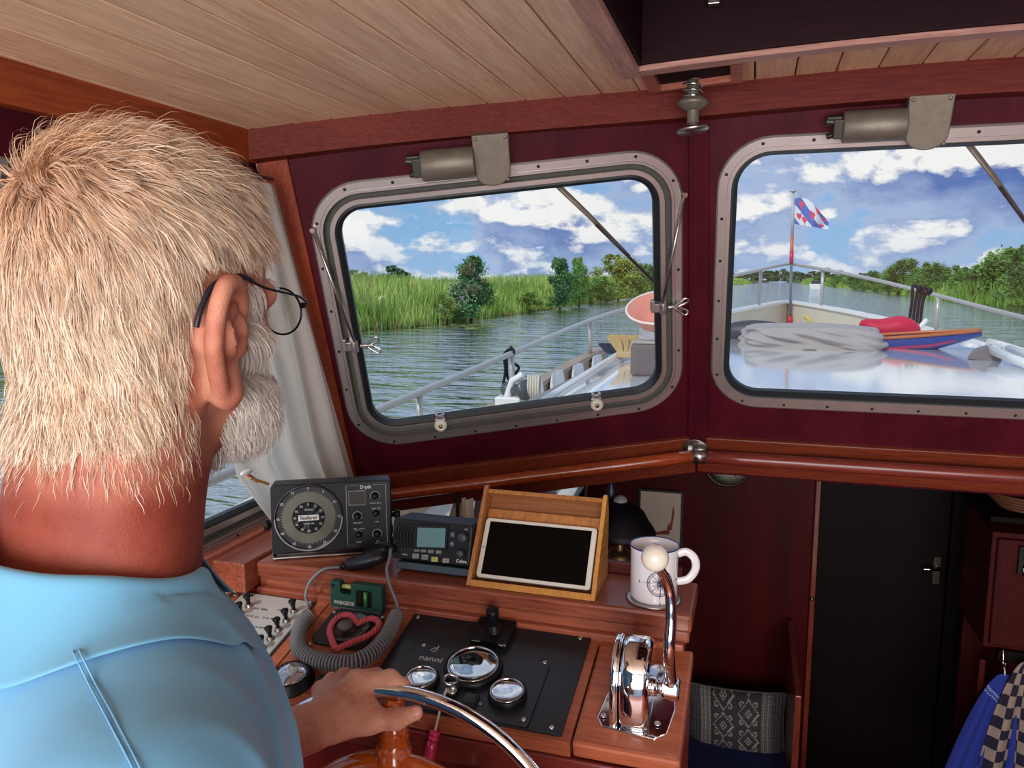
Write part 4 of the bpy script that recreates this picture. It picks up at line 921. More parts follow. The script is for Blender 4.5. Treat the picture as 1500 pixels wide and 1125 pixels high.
b = MB(); b.fr(Sx(.06, .86, -.0005), x=(1, 0, 0), z=(0, -1, 0)).lathe([(.003, 0), (.003, .0005), (.0001, .0005)], 12); b.build('hang_hole', M_BLACK, R)
tx(R, 'PARKSIDE', .0098, Sx(.27, .26, -.0004), (1, 0, 0), (0, 0, 1), bold=.0003)

# ---- tablet box and tablet
fy0, fy1 = 1.275, 1.385
A0, A1 = at_y(690, 856, fy0), at_y(868, 880, fy0); B1, B0 = at_y(893, 729, fy1), at_y(703, 708, fy1)
A0.z = A1.z = ZL+.001; zt = (B0.z+B1.z)/2; xL0, xL1 = (A0.x+B0.x)/2, (A1.x+B1.x)/2
R = thing('tablet_box', 'open plywood tablet holder with a tablet leaning inside', 'stand', ((xL0+xL1)/2, 1.33, ZL))
M_PLY = wood('oak_ply', (184, 124, 70), (142, 88, 46), 'z', rough=.4, coat=.25, scale=5); M_PLYX = wood('oak_ply_across', (150, 98, 62), (118, 72, 44), 'x', rough=.4, coat=.2, scale=5)
M_PLYL = wood('oak_ply_light', (206, 146, 74), (172, 112, 50), 'y', rough=.35, coat=.4, scale=5)
def side(xa, xb, m):
    b = MB(); prof = [(fy0, ZL+.001), (1.402, ZL+.001), (1.402, zt-.03), (fy1+.006, zt), (fy1-.004, zt)]
    b.loops([[V((xa, y, z)) for y, z in prof], [V((xb, y, z)) for y, z in prof]], capfirst=True, caplast=True); return b.build('side_panel', m, R, bevel=.0012)
side(xL0, xL0+.008, M_PLY); side(xL1-.008, xL1, M_PLYL)
dv = (V((0, fy1, zt))-V((0, fy0, ZL))).normalized(); nv = V((0, -dv.z, dv.y))
def tb(x, s, h): return V((x, fy0, ZL+.001))+dv*s-nv*h
Ls = (V((0, fy1, zt))-V((0, fy0, ZL))).length
def tboard(x0, x1, s0, s1, h0, h1, m, nm, bev=.001):
    b = MB(); b.hexa([tb(x0, s0, h1), tb(x1, s0, h1), tb(x1, s1, h1), tb(x0, s1, h1), tb(x0, s0, h0), tb(x1, s0, h0), tb(x1, s1, h0), tb(x0, s1, h0)]); return b.build(nm, m, R, bevel=bev)
tboard(xL0+.008, xL1-.008, .0, .012, 0, .008, M_PLYL, 'bottom_lip'); tboard(xL0+.008, xL1-.008, .004, Ls-.004, .030, .036, M_PLYX, 'back_panel')
tboard(xL0+.008, xL1-.008, Ls-.014, Ls-.006, .002, .030, M_PLY, 'top_strip'); tboard(xL0+.010, xL1-.010, Ls-.062, Ls-.040, .020, .030, M_PLY, 'middle_strip')
T_ = [on_ for on_ in (at_p(697, 843, tb(0, 0, .012), nv), at_p(862, 866, tb(0, 0, .012), nv), at_p(877, 775, tb(0, 0, .012), nv), at_p(713, 757, tb(0, 0, .012), nv))]
R = thing('tablet', 'white bordered tablet with a dark screen leaning in the plywood box', 'tablet', tuple(T_[0]))
tw = ((T_[1]-T_[0]).length+(T_[2]-T_[3]).length)/2; thh = ((T_[3]-T_[0]).length+(T_[2]-T_[1]).length)/2; tcn = (T_[0]+T_[1]+T_[2]+T_[3])/4
tw = min(tw, xL1-xL0-.022)
tu = (T_[1]-T_[0]+T_[2]-T_[3]).normalized(); tu = V((tu.x, 0, 0)).normalized()
b = MB(); b.fr(tcn, x=tu, z=nv).prism(rquad([(-tw/2, -thh/2), (tw/2, -thh/2), (tw/2, thh/2), (-tw/2, thh/2)], .007, 0, 6), -.007, 0); b.build('tablet_body', mat('tablet_white', (222, 216, 204), rough=.3), R, bevel=.001)
b = MB(); b.fr(tcn, x=tu, z=nv); w, h = tw/2-.0095, thh/2-.0065; b.prism([(-w, -h), (w, -h), (w, h), (-w, h)], 0, .0004); b.build('screen', mat('off_screen', (4, 4, 5), rough=.25, var=0, spec=.1), R)
b = MB(); b.fr(tcn-tu*(tw/2-.005), x=tu, z=nv).lathe([(.0028, .0001), (.0028, .0004), (.002, .0004)], 20); b.build('home_button', mat('button_ring', (180, 174, 166), rough=.4), R)

# ---- coaster and enamel mug
cm = at_z(957, 874, ZL+.004); R = thing('coaster', 'round metal coaster under the enamel mug', 'coaster', (cm.x, cm.y, ZL))
b = MB(); b.fr((cm.x, cm.y, ZL)).lathe([(.044, .0005), (.048, .001), (.0485, .003), (.045, .0035), (.0001, .0028)], 40); b.build('coaster_disc', M_STEEL, R)
mo = V((cm.x, cm.y, ZL+.0045)); mtop = at_y(961, 798, mo.y).z; MH = mtop-mo.z; MR = .0415
R = thing('mug', 'white enamel mug with a blue rim and compass rose print', 'mug', tuple(mo))
M_EN = mat('white_enamel', (232, 228, 230), rough=.15, coat=.5, var=.03); M_BLUE = mat('rim_blue', (40, 60, 120), rough=.2)
b = MB(); b.fr(mo).lathe([(.0001, .001), (MR*.92, 0), (MR*.97, .004), (MR*.985, MH*.1), (MR, MH*.9), (MR*1.03, MH), (MR*.99, MH), (MR*.955, MH*.9), (MR*.93, .01), (.0001, .008)], 56); b.build('cup', M_EN, R)
b = MB(); b.fr(mo).tube([(MR*1.022*math.cos(t), MR*1.022*math.sin(t), MH) for t in np.linspace(0, 2*PI, 49)[:-1]], .0014, 8, closed=True); b.build('blue_rim', M_BLUE, R)
ha = math.radians(12); hx = V((math.cos(ha), math.sin(ha), 0))
hp = catmull([mo+hx*MR*.98+V((0, 0, MH*.84)), mo+hx*(MR+.014)+V((0, 0, MH*.88)), mo+hx*(MR+.028)+V((0, 0, MH*.76)), mo+hx*(MR+.030)+V((0, 0, MH*.55)), mo+hx*(MR+.018)+V((0, 0, MH*.36)), mo+hx*MR*.98+V((0, 0, MH*.31))], 7)
b = MB(); b.tube(hp, .0058, 12, sq=(1.25, .7)); b.build('handle', M_EN, R)
b = MB()
for t in (6, 8, 10, 12): b.sphere(hp[t]+V((0, 0, .0050)), .0012, 8, 6)
b.build('chipped_spots', M_BLUE, R)
vdir = math.atan2(CAM.y-mo.y, CAM.x-mo.x)+.28
def wrap(u, v, r=1.0): a = vdir+u/MR; rr = MR*(.988+.012*v/MH)*r+.0003; return mo+V((rr*math.cos(a), rr*math.sin(a), v))
b = MB(); cv = MH*.42
def ringw(r0, r1, n=48):
    vs = []; 
    for k in range(n): a = 2*PI*k/n; vs += [wrap(r0*math.cos(a), cv+r0*math.sin(a)), wrap(r1*math.cos(a), cv+r1*math.sin(a))]
    b.add(vs, [(2*k, 2*k+1, (2*k+3) % (2*n), (2*k+2) % (2*n)) for k in range(n)])
ringw(.0222, .0234); ringw(.0184, .0190); ringw(.0050, .0060)
for k in range(16):
    a = 2*PI*k/16; l = (.032, .0155, .0225, .0155)[k % 4]; wv = .0034; s = .0042
    for sd in (-1, 1):
        tip = (l*math.cos(a), l*math.sin(a)); e = (s*math.cos(a+sd*.5)+0, s*math.sin(a+sd*.5)); 
        if sd == 1: pts = [(0, 0), e, ((e[0]+tip[0])/2, (e[1]+tip[1])/2), tip]; b.add([wrap(x, cv+y) for x, y in pts], [(0, 1, 2, 3)])
        else: 
            for t in range(5):
                f0, f1 = t/5, (t+1)/5; A_ = (e[0]+(tip[0]-e[0])*f0, e[1]+(tip[1]-e[1])*f0); B_ = (e[0]+(tip[0]-e[0])*f1, e[1]+(tip[1]-e[1])*f1); dx, dy = -math.sin(a)*.0003, math.cos(a)*.0003
                b.add([wrap(A_[0]-dx, cv+A_[1]-dy), wrap(B_[0]-dx, cv+B_[1]-dy), wrap(B_[0]+dx, cv+B_[1]+dy), wrap(A_[0]+dx, cv+A_[1]+dy)], [(0, 1, 2, 3)])
for k in range(72):
    a = 2*PI*k/72; b.add([wrap(r*math.cos(a+d), cv+r*math.sin(a+d)) for r, d in ((.0190, -.012), (.0222, -.012), (.0222, .012), (.0190, .012))], [(0, 1, 2, 3)])
b.build('compass_rose', mat('navy_print', (36, 42, 78), rough=.3), R, fix=False)
for s, du, dvv in (('N', 0, .0365), ('S', 0, -.0365), ('W', .0370, 0), ('E', -.0370, 0)):
    a = vdir-du/MR*-1; 
    P = wrap(du*-1*-1, cv+dvv); nn = V((math.cos(a), math.sin(a), 0)); tx(R, s, .0065, P+nn*.0004, V((-nn.y, nn.x, 0)), (0, 0, 1), MATS['navy_print'])

# ---- chrome gear and throttle lever
bp0 = D(930, 1062, 0.); bL = D(878, 1062, .0); bR_ = D(966, 1078, .0); bT = D(928, 975, 0)
cxT = D(918, 1076).x; y0T = D(918, 1078).y+.004
R = thing('throttle_lever', 'chrome gear and throttle lever with a white ball knob', 'throttle', (cxT, y0T+.08, dpt(0, y0T+.08).z))
o4 = dpt(cxT, y0T, 0)
def Tq(x, y, z): return o4+V((1, 0, 0))*x+VD*y+ND*z
b = MB(); b.fr(Tq(.006, .070, 0), x=(1, 0, 0), z=ND)
b.prism([(-.054, -.052), (-.044, -.070), (.036, -.078), (.052, -.064), (.060, -.01), (.052, .06), (.030, .085), (-.024, .085), (-.042, .050)], .002, .0065); b.build('base_plate', M_CHROME, R, bevel=.002, seg=3)
for q in ((884, 1048), (963, 1060)): screw_on(R, D(*q, .0086), ND, .0048)
def dome(x0, x1, sc, nm, bev):
    pr = []
    for t in np.linspace(0, PI, 36): pr.append((.066-.064*math.cos(t)*sc, .004+(.112*math.sin(t)**.72)*sc))
    pr = [(.066-.064*sc, .004)]+pr[1:-1]+[(.066+.064*sc, .004)]
    b = MB(); b.loops([[Tq(x0, y, z) for y, z in pr], [Tq(x1, y, z) for y, z in pr]], capfirst=True, caplast=True, smooth=True); return b.build(nm, M_CHROME, R, bevel=bev, seg=4)
dome(-.027, -.0165, 1.0, 'housing_half', .003); dome(-.0155, .030, 1.0, 'housing_half', .011); dome(-.017, -.015, .98, 'housing_seam', 0)
hub = at_x(977, 1008, cxT+.055)
b = MB(); hc = V((cxT+.028, hub.y, hub.z)); b.cyl(hc, hc+V((.014, 0, 0)), .0155, .0135, n=24); b.cyl(hc+V((.014, 0, 0)), hc+V((.022, 0, 0)), .010, n=20); b.build('pivot_collar', M_CHROME, R)
b = MB(); b.fr(hc+V((.033, 0, 0)), x=(0, 1, 0), z=(1, 0, 0)).lathe([(.0001, -.013), (.015, -.013), (.018, -.009), (.018, .009), (.015, .013), (.0001, .013)], 8, smooth=False); b.build('lever_boss', M_CHROME, R, bevel=.003, seg=3)
xh = hc.x+.033
l0 = hc+V((.033, 0, .004)); pts = [l0, at_x(980, 960, xh+.001), at_x(983, 905, xh+.002), at_x(981, 868, xh-.001), at_x(973, 845, xh-.008), at_x(964, 830, xh-.015)]
b = MB(); b.tube(catmull(pts, 8), [.0088-.0022*i/40 for i in range(41)], 14); b.build('lever', M_CHROME, R)
b = MB(); b.sphere(at_x(959.5, 817, xh-.018), .0185, 28, 18); b.build('ball_knob', mat('pearl_white', (228, 220, 206), rough=.15, coat=.6, var=.08, vscale=20), R)
# ---- bits behind: small cables behind the sounder
R = thing('cable_bundle', 'black curly cables between the sounder and the radio', 'cable', tuple(at_y(568, 790, 1.36)))
for k in range(4):
    b = MB(); pp = [at_y(568+2*k, 812-3*k, 1.40)]+[at_y(571+4*math.sin(i*1.3+k), 806-6*i-2*k, 1.40+.004*(i % 2)) for i in range(7)]
    for p in pp: p.z = max(p.z, ZL+.004)
    b.tube(catmull(pp, 6), .0018, 6); b.build('cable', M_BLACK, R)
# ================================================================== FORWARD CABIN SEEN UNDER THE WINDSCREENS
YB = 3.2
xb0, xb1 = -.66, at_y(1184, 900, YB).x
def sbox(name, x0, x1, y0, y1, z0, z1, m, bev=0., kind='structure'):
    b = MB(); b.box(((x0+x1)/2, (y0+y1)/2, (z0+z1)/2), (x1-x0, y1-y0, z1-z0)); o = b.build(name, m, bevel=bev)
    if kind: o['kind'] = kind
    return o
M_RED = wood('bulkhead_red', (78, 7, 9), (54, 4, 6), 'z', rough=.5, coat=.0, band=.6)
M_BROWN = wood('door_brown', (20, 6, 7), (12, 3, 4), 'z', rough=.6, coat=.0)
sbox('wall_cabin_bulkhead', xb0, xb1, YB, YB+.03, -.72, 1.17, M_RED)
xd1 = at_y(1390, 900, YB).x
sbox('trim_15', xb1, xb1+.02, YB-.03, YB+.03, -.72, 1.17, wood('post_mahogany', (140, 62, 40), (96, 34, 24), 'z', rough=.35, coat=.3), .003)
d = sbox('door_1', xb1+.022, xd1-.02, YB+.002, YB+.035, -.70, 1.12, M_BROWN, .003)
b = MB(); K = at_y(1372, 830, YB-.002); b.fr(K, x=(1, 0, 0), z=(0, -1, 0)); b.prism(rquad([(-.012, -.07), (.012, -.07), (.012, .04), (-.012, .04)], .008, 0, 4), 0, .004); b.build('handle_plate', mat('dark_brass', (90, 80, 70), rough=.4, metal=.8), d)
b = MB(); b.fr(K, x=(1, 0, 0), z=(0, -1, 0)); b.cyl((0, 0, 0), (0, 0, .035), .007, n=12); b.tube(catmull([(0, 0, .035), (-.02, 0, .04), (-.055, -.002, .038)], 5), .006, 10); b.build('lever_handle', M_CHROME, d)
b = MB(); b.sphere(at_y(1189.5, 877, YB-.035), .008, 14, 10); b.build('door_stop', M_STEEL, d)
sbox('trim_16', xd1-.018, xd1+.03, YB-.02, YB+.03, -.72, 1.17, M_BROWN, .003)
sbox('wall_cabin_right', xd1+.03, 1.36, YB-.001, YB+.03, -.72, 1.17, M_BROWN)
sbox('wall_cabin_starboard', 1.33, 1.36, 2.2, YB, -.72, 1.17, M_BROWN)
sbox('floor_cabin', -.86, 1.6, 1.5, YB, -.76, -.72, M_MAHOY)
sbox('ceiling_cabin', -.62, 1.32, 2.16, YB+.03, 1.13, 1.16, wood('cabin_ceiling', (120, 60, 44), (80, 34, 26), 'y', rough=.5))
sbox('wall_cabin_step', xR+.02, 1.5, 1.46, 1.50, -.72, -.02, M_DARK)
# port side of the cabin: cream lining with a portlight onto the side deck
def cab_side(mirror):
    t = mir if mirror else (lambda p: p)
    x0 = -.80; a = V((x0, 1.62, .42)); PLc = (V((x0, 0, 0)), V((0, 1, 0)), V((.28, 0, 1)).normalized(), V((1, 0, -.28)).normalized())
    outer = [(1.55, -.8), (YB+.02, -.8), (YB+.02, 1.14), (1.95, 1.14)] ; outer = [(1.58, -.8), (YB+.02, -.8), (YB+.02, .35), (1.58, .35)]
    O = V((x0, 0, .80)); PLc = (O, V((0, 1, 0)), V((.30, 0, 1)).normalized(), V((1, 0, -.30)).normalized())
    A = rquad([(1.62, -1.5), (YB+.02, -1.5), (YB+.02, .36), (1.96, .27)], .0021, 0, 8)
    B = rquad([(1.95, .04), (2.5, .04), (2.5, .21), (1.97, .21)], .05, .0, 8); b = MB(); th = .03
    b.loops([[t(un(PLc, q, 0)) for q in A], [t(un(PLc, q, 0)) for q in B], [t(un(PLc, q, -th)) for q in B], [t(un(PLc, q, -th)) for q in A], [t(un(PLc, q, 0)) for q in A]])
    struct(b.build('wall_cabin_side', mat('cream_lining', (236, 222, 190), rough=.6)))
    b = MB(); L = [[t(un(PLc, q, h)) for q in rquad([(1.95, .04), (2.5, .04), (2.5, .21), (1.97, .21)], .05, dd, 8)] for dd, h in ((-.012, 0), (-.012, .008), (.008, .008), (.008, 0))]
    b.loops(L+[L[0]]); w = struct(b.build('window_%d' % (6+mirror), M_ALU))
    b = MB(); b.loops([[t(un(PLc, q, h)) for q in rquad([(1.95, .04), (2.5, .04), (2.5, .21), (1.97, .21)], .05, 0, 8)] for h in (-.012, -.008)], capfirst=True, caplast=True); b.build('pane', M_GLASS, w)
cab_side(False); cab_side(True)
R = thing('side_curtain', 'narrow cream curtain strip hanging left of the tablet box in the cabin', 'curtain', tuple(at_y(682, 750, 1.9)))
c0 = at_y(683, 728, 1.85); b = MB(); b.grid(lambda u, v: V((c0.x-.012+.030*u, c0.y+.010*math.sin(u*9), c0.z-.005-.30*v)), 14, 4); b.build('curtain_cloth', mat('cream_cloth', (226, 220, 204), rough=.8, sheen=.3), R, solid=.002)
b = MB(); pz = at_y(681, 750, 1.86); b.cyl((pz.x-.016, pz.y-.01, c0.z+.01), (pz.x-.020, pz.y-.01, c0.z-.32), .005, n=10); b.build('curtain_pole', M_BLACK, R)

# picture, clock, lamp
Pq = [at_y(*q, YB-.02) for q in ((935, 716), (1002, 720), (1000, 800), (937, 800))]
pc = (Pq[0]+Pq[1])/2; pw = (Pq[1]-Pq[0]).length; phh = .30
R = thing('framed_picture', 'framed drawing of a red sailing boat on the dark red bulkhead', 'picture', (pc.x, YB-.01, pc.z-phh))
b = MB(); ctr = V((pc.x, YB-.004, pc.z-phh/2)); fw = .010
for (x, z, w, h) in ((0, phh/2-fw/2, pw, fw), (0, -phh/2+fw/2, pw, fw)): b.box(ctr+V((x, -.008, z)), (w, .016, h))
b.build('frame', mat('frame_black', (22, 18, 24), rough=.4), R, bevel=.001); b = MB()
b.box(ctr+V((-pw/2+fw/2, -.008, 0)), (fw, .016, phh-2*fw)); b.box(ctr+V((pw/2-fw/2, -.008, 0)), (fw, .016, phh-2*fw)); b.build('frame', MATS['frame_black'], R, bevel=.001)
b = MB(); b.box(ctr+V((0, -.003, 0)), (pw-2*fw, .004, phh-2*fw)); b.build('paper', mat('paper', (196, 178, 162), rough=.7), R)
b = MB(); yk = ctr.y-.0055
def pk(px, py): p = at_y(px, py, yk); return V((p.x, yk, p.z))
b.add([pk(986, 741), pk(988, 750), pk(984, 776), pk(981, 777)], [(0, 1, 2, 3)]); b.add([pk(982, 764), pk(976, 774), pk(981, 779)], [(0, 1, 2)]); b.add([pk(957, 780), pk(980, 776), pk(981, 783), pk(960, 783)], [(0, 1, 2, 3)])
b.build('sailing_boat_drawing', mat('ink_red', (126, 44, 40), rough=.7), R, fix=False)
kc = at_y(1066, 680, YB-.02); R = thing('wall_clock', 'round wall clock hanging half hidden behind the handrail', 'clock', tuple(kc)); kr = 34/F*YB*1.0
b = MB(); b.fr(V((kc.x, YB-.001, kc.z)), x=(1, 0, 0), z=(0, -1, 0)).lathe([(kr, 0), (kr, .02), (kr*.93, .026), (kr*.88, .022), (kr*.88, .010)], 40, cap=False); b.build('clock_case', mat('clock_brass', (80, 66, 50), rough=.35, metal=.7), R)
b = MB(); b.fr(V((kc.x, YB-.001, kc.z)), x=(1, 0, 0), z=(0, -1, 0)).lathe([(kr*.9, .019), (.0001, .0191)], 36); b.build('clock_face', mat('clock_face', (206, 202, 186), rough=.5), R)
b = MB(); b.fr(V((kc.x, YB-.001, kc.z)), x=(1, 0, 0), z=(0, -1, 0))
for k in range(12): a = 2*PI*k/12; b.box((kr*.76*math.cos(a), kr*.76*math.sin(a), .0200), (kr*.12, kr*.05, .0006), Matrix.Rotation(a, 3, 'Z'))
b.build('hour_marks', M_LETB, R)
b = MB(); b.fr(V((kc.x, YB-.001, kc.z)), x=(1, 0, 0), z=(0, -1, 0)); b.box((kr*.18, -kr*.25, .0206), (kr*.05, kr*.62, .0006), Matrix.Rotation(.6, 3, 'Z')); b.box((-kr*.15, kr*.1, .0206), (kr*.42, kr*.06, .0006), Matrix.Rotation(-.5, 3, 'Z')); b.build('clock_hands', M_LETB, R)
lc = at_y(908, 768, 2.45); R = thing('cabin_lamp', 'dark bell shaded brass cabin lamp behind the tablet box', 'lamp', tuple(lc))
b = MB(); b.fr(V((lc.x, lc.y, lc.z-.03))).lathe([(.118, 0), (.120, .004), (.112, .02), (.095, .045), (.078, .075), (.050, .095), (.030, .102), (.028, .108), (.0001, .108)], 36); b.build('lamp_shade', mat('shade_navy', (20, 16, 26), rough=.5), R)
b = MB(); b.fr(V((lc.x, lc.y, lc.z-.03))).lathe([(.020, .100), (.024, .112), (.018, .122), (.008, .128), (.0001, .130)], 22); b.build('glass_chimney', mat('chimney_glass', (190, 190, 196), rough=.2), R)
b = MB(); b.fr(V((lc.x-.0, lc.y, lc.z-.15))).lathe([(.0001, .0), (.03, .0), (.045, .02), (.045, .045), (.03, .06), (.018, .07), (.024, .09), (.012, .11), (.0001, .12)], 26); b.build('oil_font', mat('aged_brass', (134, 108, 78), rough=.35, metal=.85), R)
b = MB(); q = V((lc.x-.04, lc.y+.05, lc.z+.08)); b.fr(q).lathe([(.0001, -.05), (.014, -.04), (.022, -.01), (.020, .02), (.01, .04), (.008, .06), (.0001, .06)], 20); b.build('smoke_bell', mat('bell_grey', (70, 66, 88), rough=.3, metal=.5), R)
b = MB(); b.tube(catmull([q+V((0, 0, .05)), q+V((-.0, .05, .09)), V((q.x, YB-.3, 1.12))], 6), .005, 8); b.tube(catmull([V((lc.x, lc.y, lc.z-.10)), V((lc.x-.10, lc.y+.04, lc.z-.12)), V((lc.x-.14, lc.y+.1, lc.z+.02)), V((lc.x-.1, lc.y+.1, 1.13))], 6), .006, 8); b.build('lamp_bracket', MATS['aged_brass'], R)

# bench and cushion
ya = 2.92
bx0, bx1 = -.55, at_y(1166, 1060, ya).x
R = thing('bench', 'cabin bench with a navy blue seat against the red bulkhead', 'bench', ((bx0+bx1)/2, 2.9, -.72)); zs = at_y(1080, 1121, ya-.1).z
b = MB(); b.box(((bx0+bx1)/2, 2.86, (zs-.06-.72)/2), (bx1-bx0, .60, zs-.06+.72)); b.build('bench_front', M_DARK, R)
b = MB(); b.box(((bx0+bx1)/2-.005, 2.86, zs-.03), (bx1-bx0-.02, .62, .075)); b.build('seat_cushion', mat('navy_cloth', (26, 36, 92), rough=.9, bump=.0006, bscale=500), R, bevel=.02, seg=3)
q0, q1 = at_y(1164, 1010, 2.60), at_y(1173, 1010, 2.60)
b = MB(); b.box(((q0.x+q1.x)/2, 2.86, (q0.z-.72)/2), (.022, .60, q0.z+.72)); b.build('end_board', MATS['post_mahogany'], R, bevel=.004)
# patterned cushion
cu = [at_y(*q, ya) for q in ((1008, 1013), (1152, 1027), (1150, 1127), (1006, 1116))]
cw_ = ((cu[1]-cu[0]).length+(cu[2]-cu[3]).length)/2; ch_ = ((cu[0]-cu[3]).length+(cu[1]-cu[2]).length)/2; cc = (cu[0]+cu[1]+cu[2]+cu[3])/4
rr_ = math.atan2(cu[1].z-cu[0].z, cu[1].x-cu[0].x)*.6; cx_, cy_ = V((math.cos(rr_), 0, math.sin(rr_))), None
R = thing('throw_cushion', 'grey and cream woven cushion with hooked diamonds on the bench', 'cushion', (cc.x, cc.y, zs)); Mz = V((-math.sin(rr_), .12, math.cos(rr_))).normalized()
def pat(u, v):
    """stripes at both ends, a lattice of hooked lozenges between them"""
    if u < .13 or u > .87: return 1 if (int(u*90) % 3 == 0 or (int(u*140)+int(v*60)) % 5 == 0) else 2
    if u < .235 or u > .765:
        return 0 if (int(u*160) % 7 == 0 or (math.sin(v*150)*math.sin(u*320) > .45)) else 2
    x = (u-.235)/.53*2.0; y = v*2.6; fx, fy = (x % 1)-.5, (y % 1)-.5
    if int(x) % 2: fy = ((y+.5) % 1)-.5
    d = abs(fx)+abs(fy)*.9; zig = .055*math.sin(40*(fx-fy))
    if abs(d-.40+zig*.5) < .030: return 0
    if abs(d-.13) < .022: return 0
    if abs(fx) < .02 and abs(fy) < .06: return 0
    for sx_, sy_ in ((1, 1), (1, -1), (-1, 1), (-1, -1)):
        hx_, hy_ = fx-sx_*.27, fy-sy_*.30; r_ = math.hypot(hx_, hy_)
        if abs(r_-.075) < .022 and not (hx_*sx_ < 0 and hy_*sy_ < .02): return 0
        if abs(hx_-hy_*sx_*sy_) < .02 and r_ < .02: return 0
    return 1
def cush(s):
    def f(u, v):
        e = (1-abs(2*u-1)**2.6)*(1-abs(2*v-1)**2.6); pin = 1-.05*(1-abs(2*v-1)**2)*0; x = (u-.5)*cw_*(1-.05*(1-(2*v-1)**2)); y = (v-.5)*ch_*(1-.08*(1-(2*u-1)**2))
        return cc+cx_*x+Mz*y+V((0, -1, 0))*s*(.004+.055*e**.6)+V((0, .05, 0))
    return f
b = MB(); b.grid(cush(1), 150, 110, True, pat); b.grid(cush(-1), 24, 16, True, lambda u, v: 2)
b.build('cushion_cover', [mat('cream_yarn', (168, 158, 146), rough=.9), mat('charcoal_yarn', (62, 60, 66), rough=.9), mat('grey_yarn', (104, 98, 100), rough=.9, var=.4, vscale=90)], R, fix=False)
b = MB(); b.tube([cush(0)(u, v)+V((0, 0, 0)) for u, v in [(i/20, 0) for i in range(20)]+[(1, i/14) for i in range(14)]+[(1-i/20, 1) for i in range(20)]+[(0, 1-i/14) for i in range(14)]], .004, 6, closed=True); b.build('piping', MATS['grey_yarn'], R)

# cupboard on the right with towels
yc = 2.55; ca = at_y(1457, 782, yc); cb = at_y(1457, 953, yc)
R = thing('wall_cupboard', 'red mahogany cupboard front at the right edge of the cabin', 'cupboard', (ca.x+.25, yc+.1, cb.z)); M_CUP = wood('cupboard_red', (72, 14, 13), (48, 8, 9), 'z', rough=.5, coat=.05)
b = MB(); b.box((ca.x+.30, yc+.17, (ca.z+cb.z)/2), (.60, .30, ca.z-cb.z)); b.build('carcass', M_CUP, R, bevel=.004)
b = MB(); b.box((ca.x+.30, yc+.01, (ca.z+cb.z)/2), (.575, .018, (ca.z-cb.z)-.03)); b.build('cupboard_door', M_CUP, R, bevel=.004)
lk = at_y(1497, 820, yc-.005); b = MB(); b.box(lk+V((0, -.004, 0)), (.022, .012, .085)); b.build('latch_plate', M_BLACK, R, bevel=.002); b = MB(); b.cyl(lk+V((.004, -.012, -.01)), lk+V((.004, -.014, -.045)), .006, n=12); b.build('latch_lever', M_CHROME, R)
r0 = at_y(1462, 957, yc); b = MB(); b.box((r0.x+.30, yc+.015, r0.z-.008), (.60, .03, .035)); b.build('towel_rail', M_BROWN, R, bevel=.003)
b = MB(); b.box((ca.x+.0, yc+.03, (r0.z-.72)/2-.02), (.018, .05, r0.z+.70)); b.build('corner_post', M_CUP, R, bevel=.003)
b = MB(); b.box((ca.x+.32, yc+.30, (r0.z-.72)/2), (.62, .03, r0.z+.70)); b.build('lower_panel', M_CUP, R)
hk = at_y(1469, 962, yc-.01); b = MB(); b.tube(catmull([hk+V((0, .004, .02)), hk+V((0, -.004, .0)), hk+V((0, -.010, -.02)), hk+V((0, -.024, -.018)), hk+V((0, -.026, -.006))], 6), .0035, 8); b.build('hook', M_CHROME, R)
def towel(name, label, top, w0, w1, L, mats, mf, lean=0.):
    R = thing(name, label, 'towel', tuple(top)); ph = random.random()*6
    def f(u, v):
        w = w0+(w1-w0)*(v**.6); x = (u-.5)*w+lean*v; y = -.012-.02*v+.016*math.sin(u*17+ph+v*1.5)*min(1, v*3)*(.4+.6*v); return top+V((x, y, -L*v))
    b = MB(); b.grid(f, 60, 90, True, mf); b.build('cloth', mats, R, solid=.003, fix=False)
    b = MB(); b.tube([top+V((0, .0, .018)), top+V((0, -.012, .008)), top+V((0, -.012, -.006))], .002, 6); b.build('hanging_loop', M_WHITE, R)
towel('blue_towel', 'blue tea towel with a pale stripe hanging from the chrome hook', at_y(1470, 985, yc-.02), .02, .24, .42, [mat('royal_blue', (34, 50, 140), rough=.95), mat('pale_blue_line', (120, 136, 190), rough=.9)], lambda u, v: 1 if (abs(v-.10-u*.16) < .008 or abs(v-.13-u*.16) < .005) else 0, lean=-.05)
towel('checked_towel', 'navy and cream checked tea towel hanging at the right edge', at_y(1506, 968, yc-.035), .03, .26, .46, [mat('check_cream', (150, 132, 120), rough=.95), mat('check_navy', (30, 28, 48), rough=.95)], lambda u, v: 1 if (int(u*7)+int(v*13)) % 2 else 0, lean=.0)
R = thing('wicker_basket', 'shallow wicker basket on the high shelf at the right', 'basket', tuple(at_y(1500, 745, 2.8))); bk = at_y(1503, 742, 2.8)
b = MB()
for k in range(5): b.fr(V((bk.x, bk.y, bk.z))).tube([((.075+.012*k)*math.cos(t), (.075+.012*k)*math.sin(t), .012*k) for t in np.linspace(0, 2*PI, 33)[:-1]], .005, 6, closed=True)
b.build('wicker_rings', mat('wicker', (104, 58, 34), rough=.7), R)
b = MB(); b.fr(V((bk.x, bk.y, bk.z))).lathe([(.0001, -.004), (.075, -.004), (.075, .003), (.0001, .003)], 24); b.build('basket_base', mat('wicker_dark', (70, 36, 22), rough=.8), R)
R2 = thing('high_shelf', 'dark shelf board below the handrail at the right', 'shelf', (bk.x, 2.85, bk.z-.03)); b = MB(); b.box((bk.x+.12, 2.85, bk.z-.020), (.50, .34, .024)); b.build('shelf_board', M_BROWN, R2, bevel=.003)

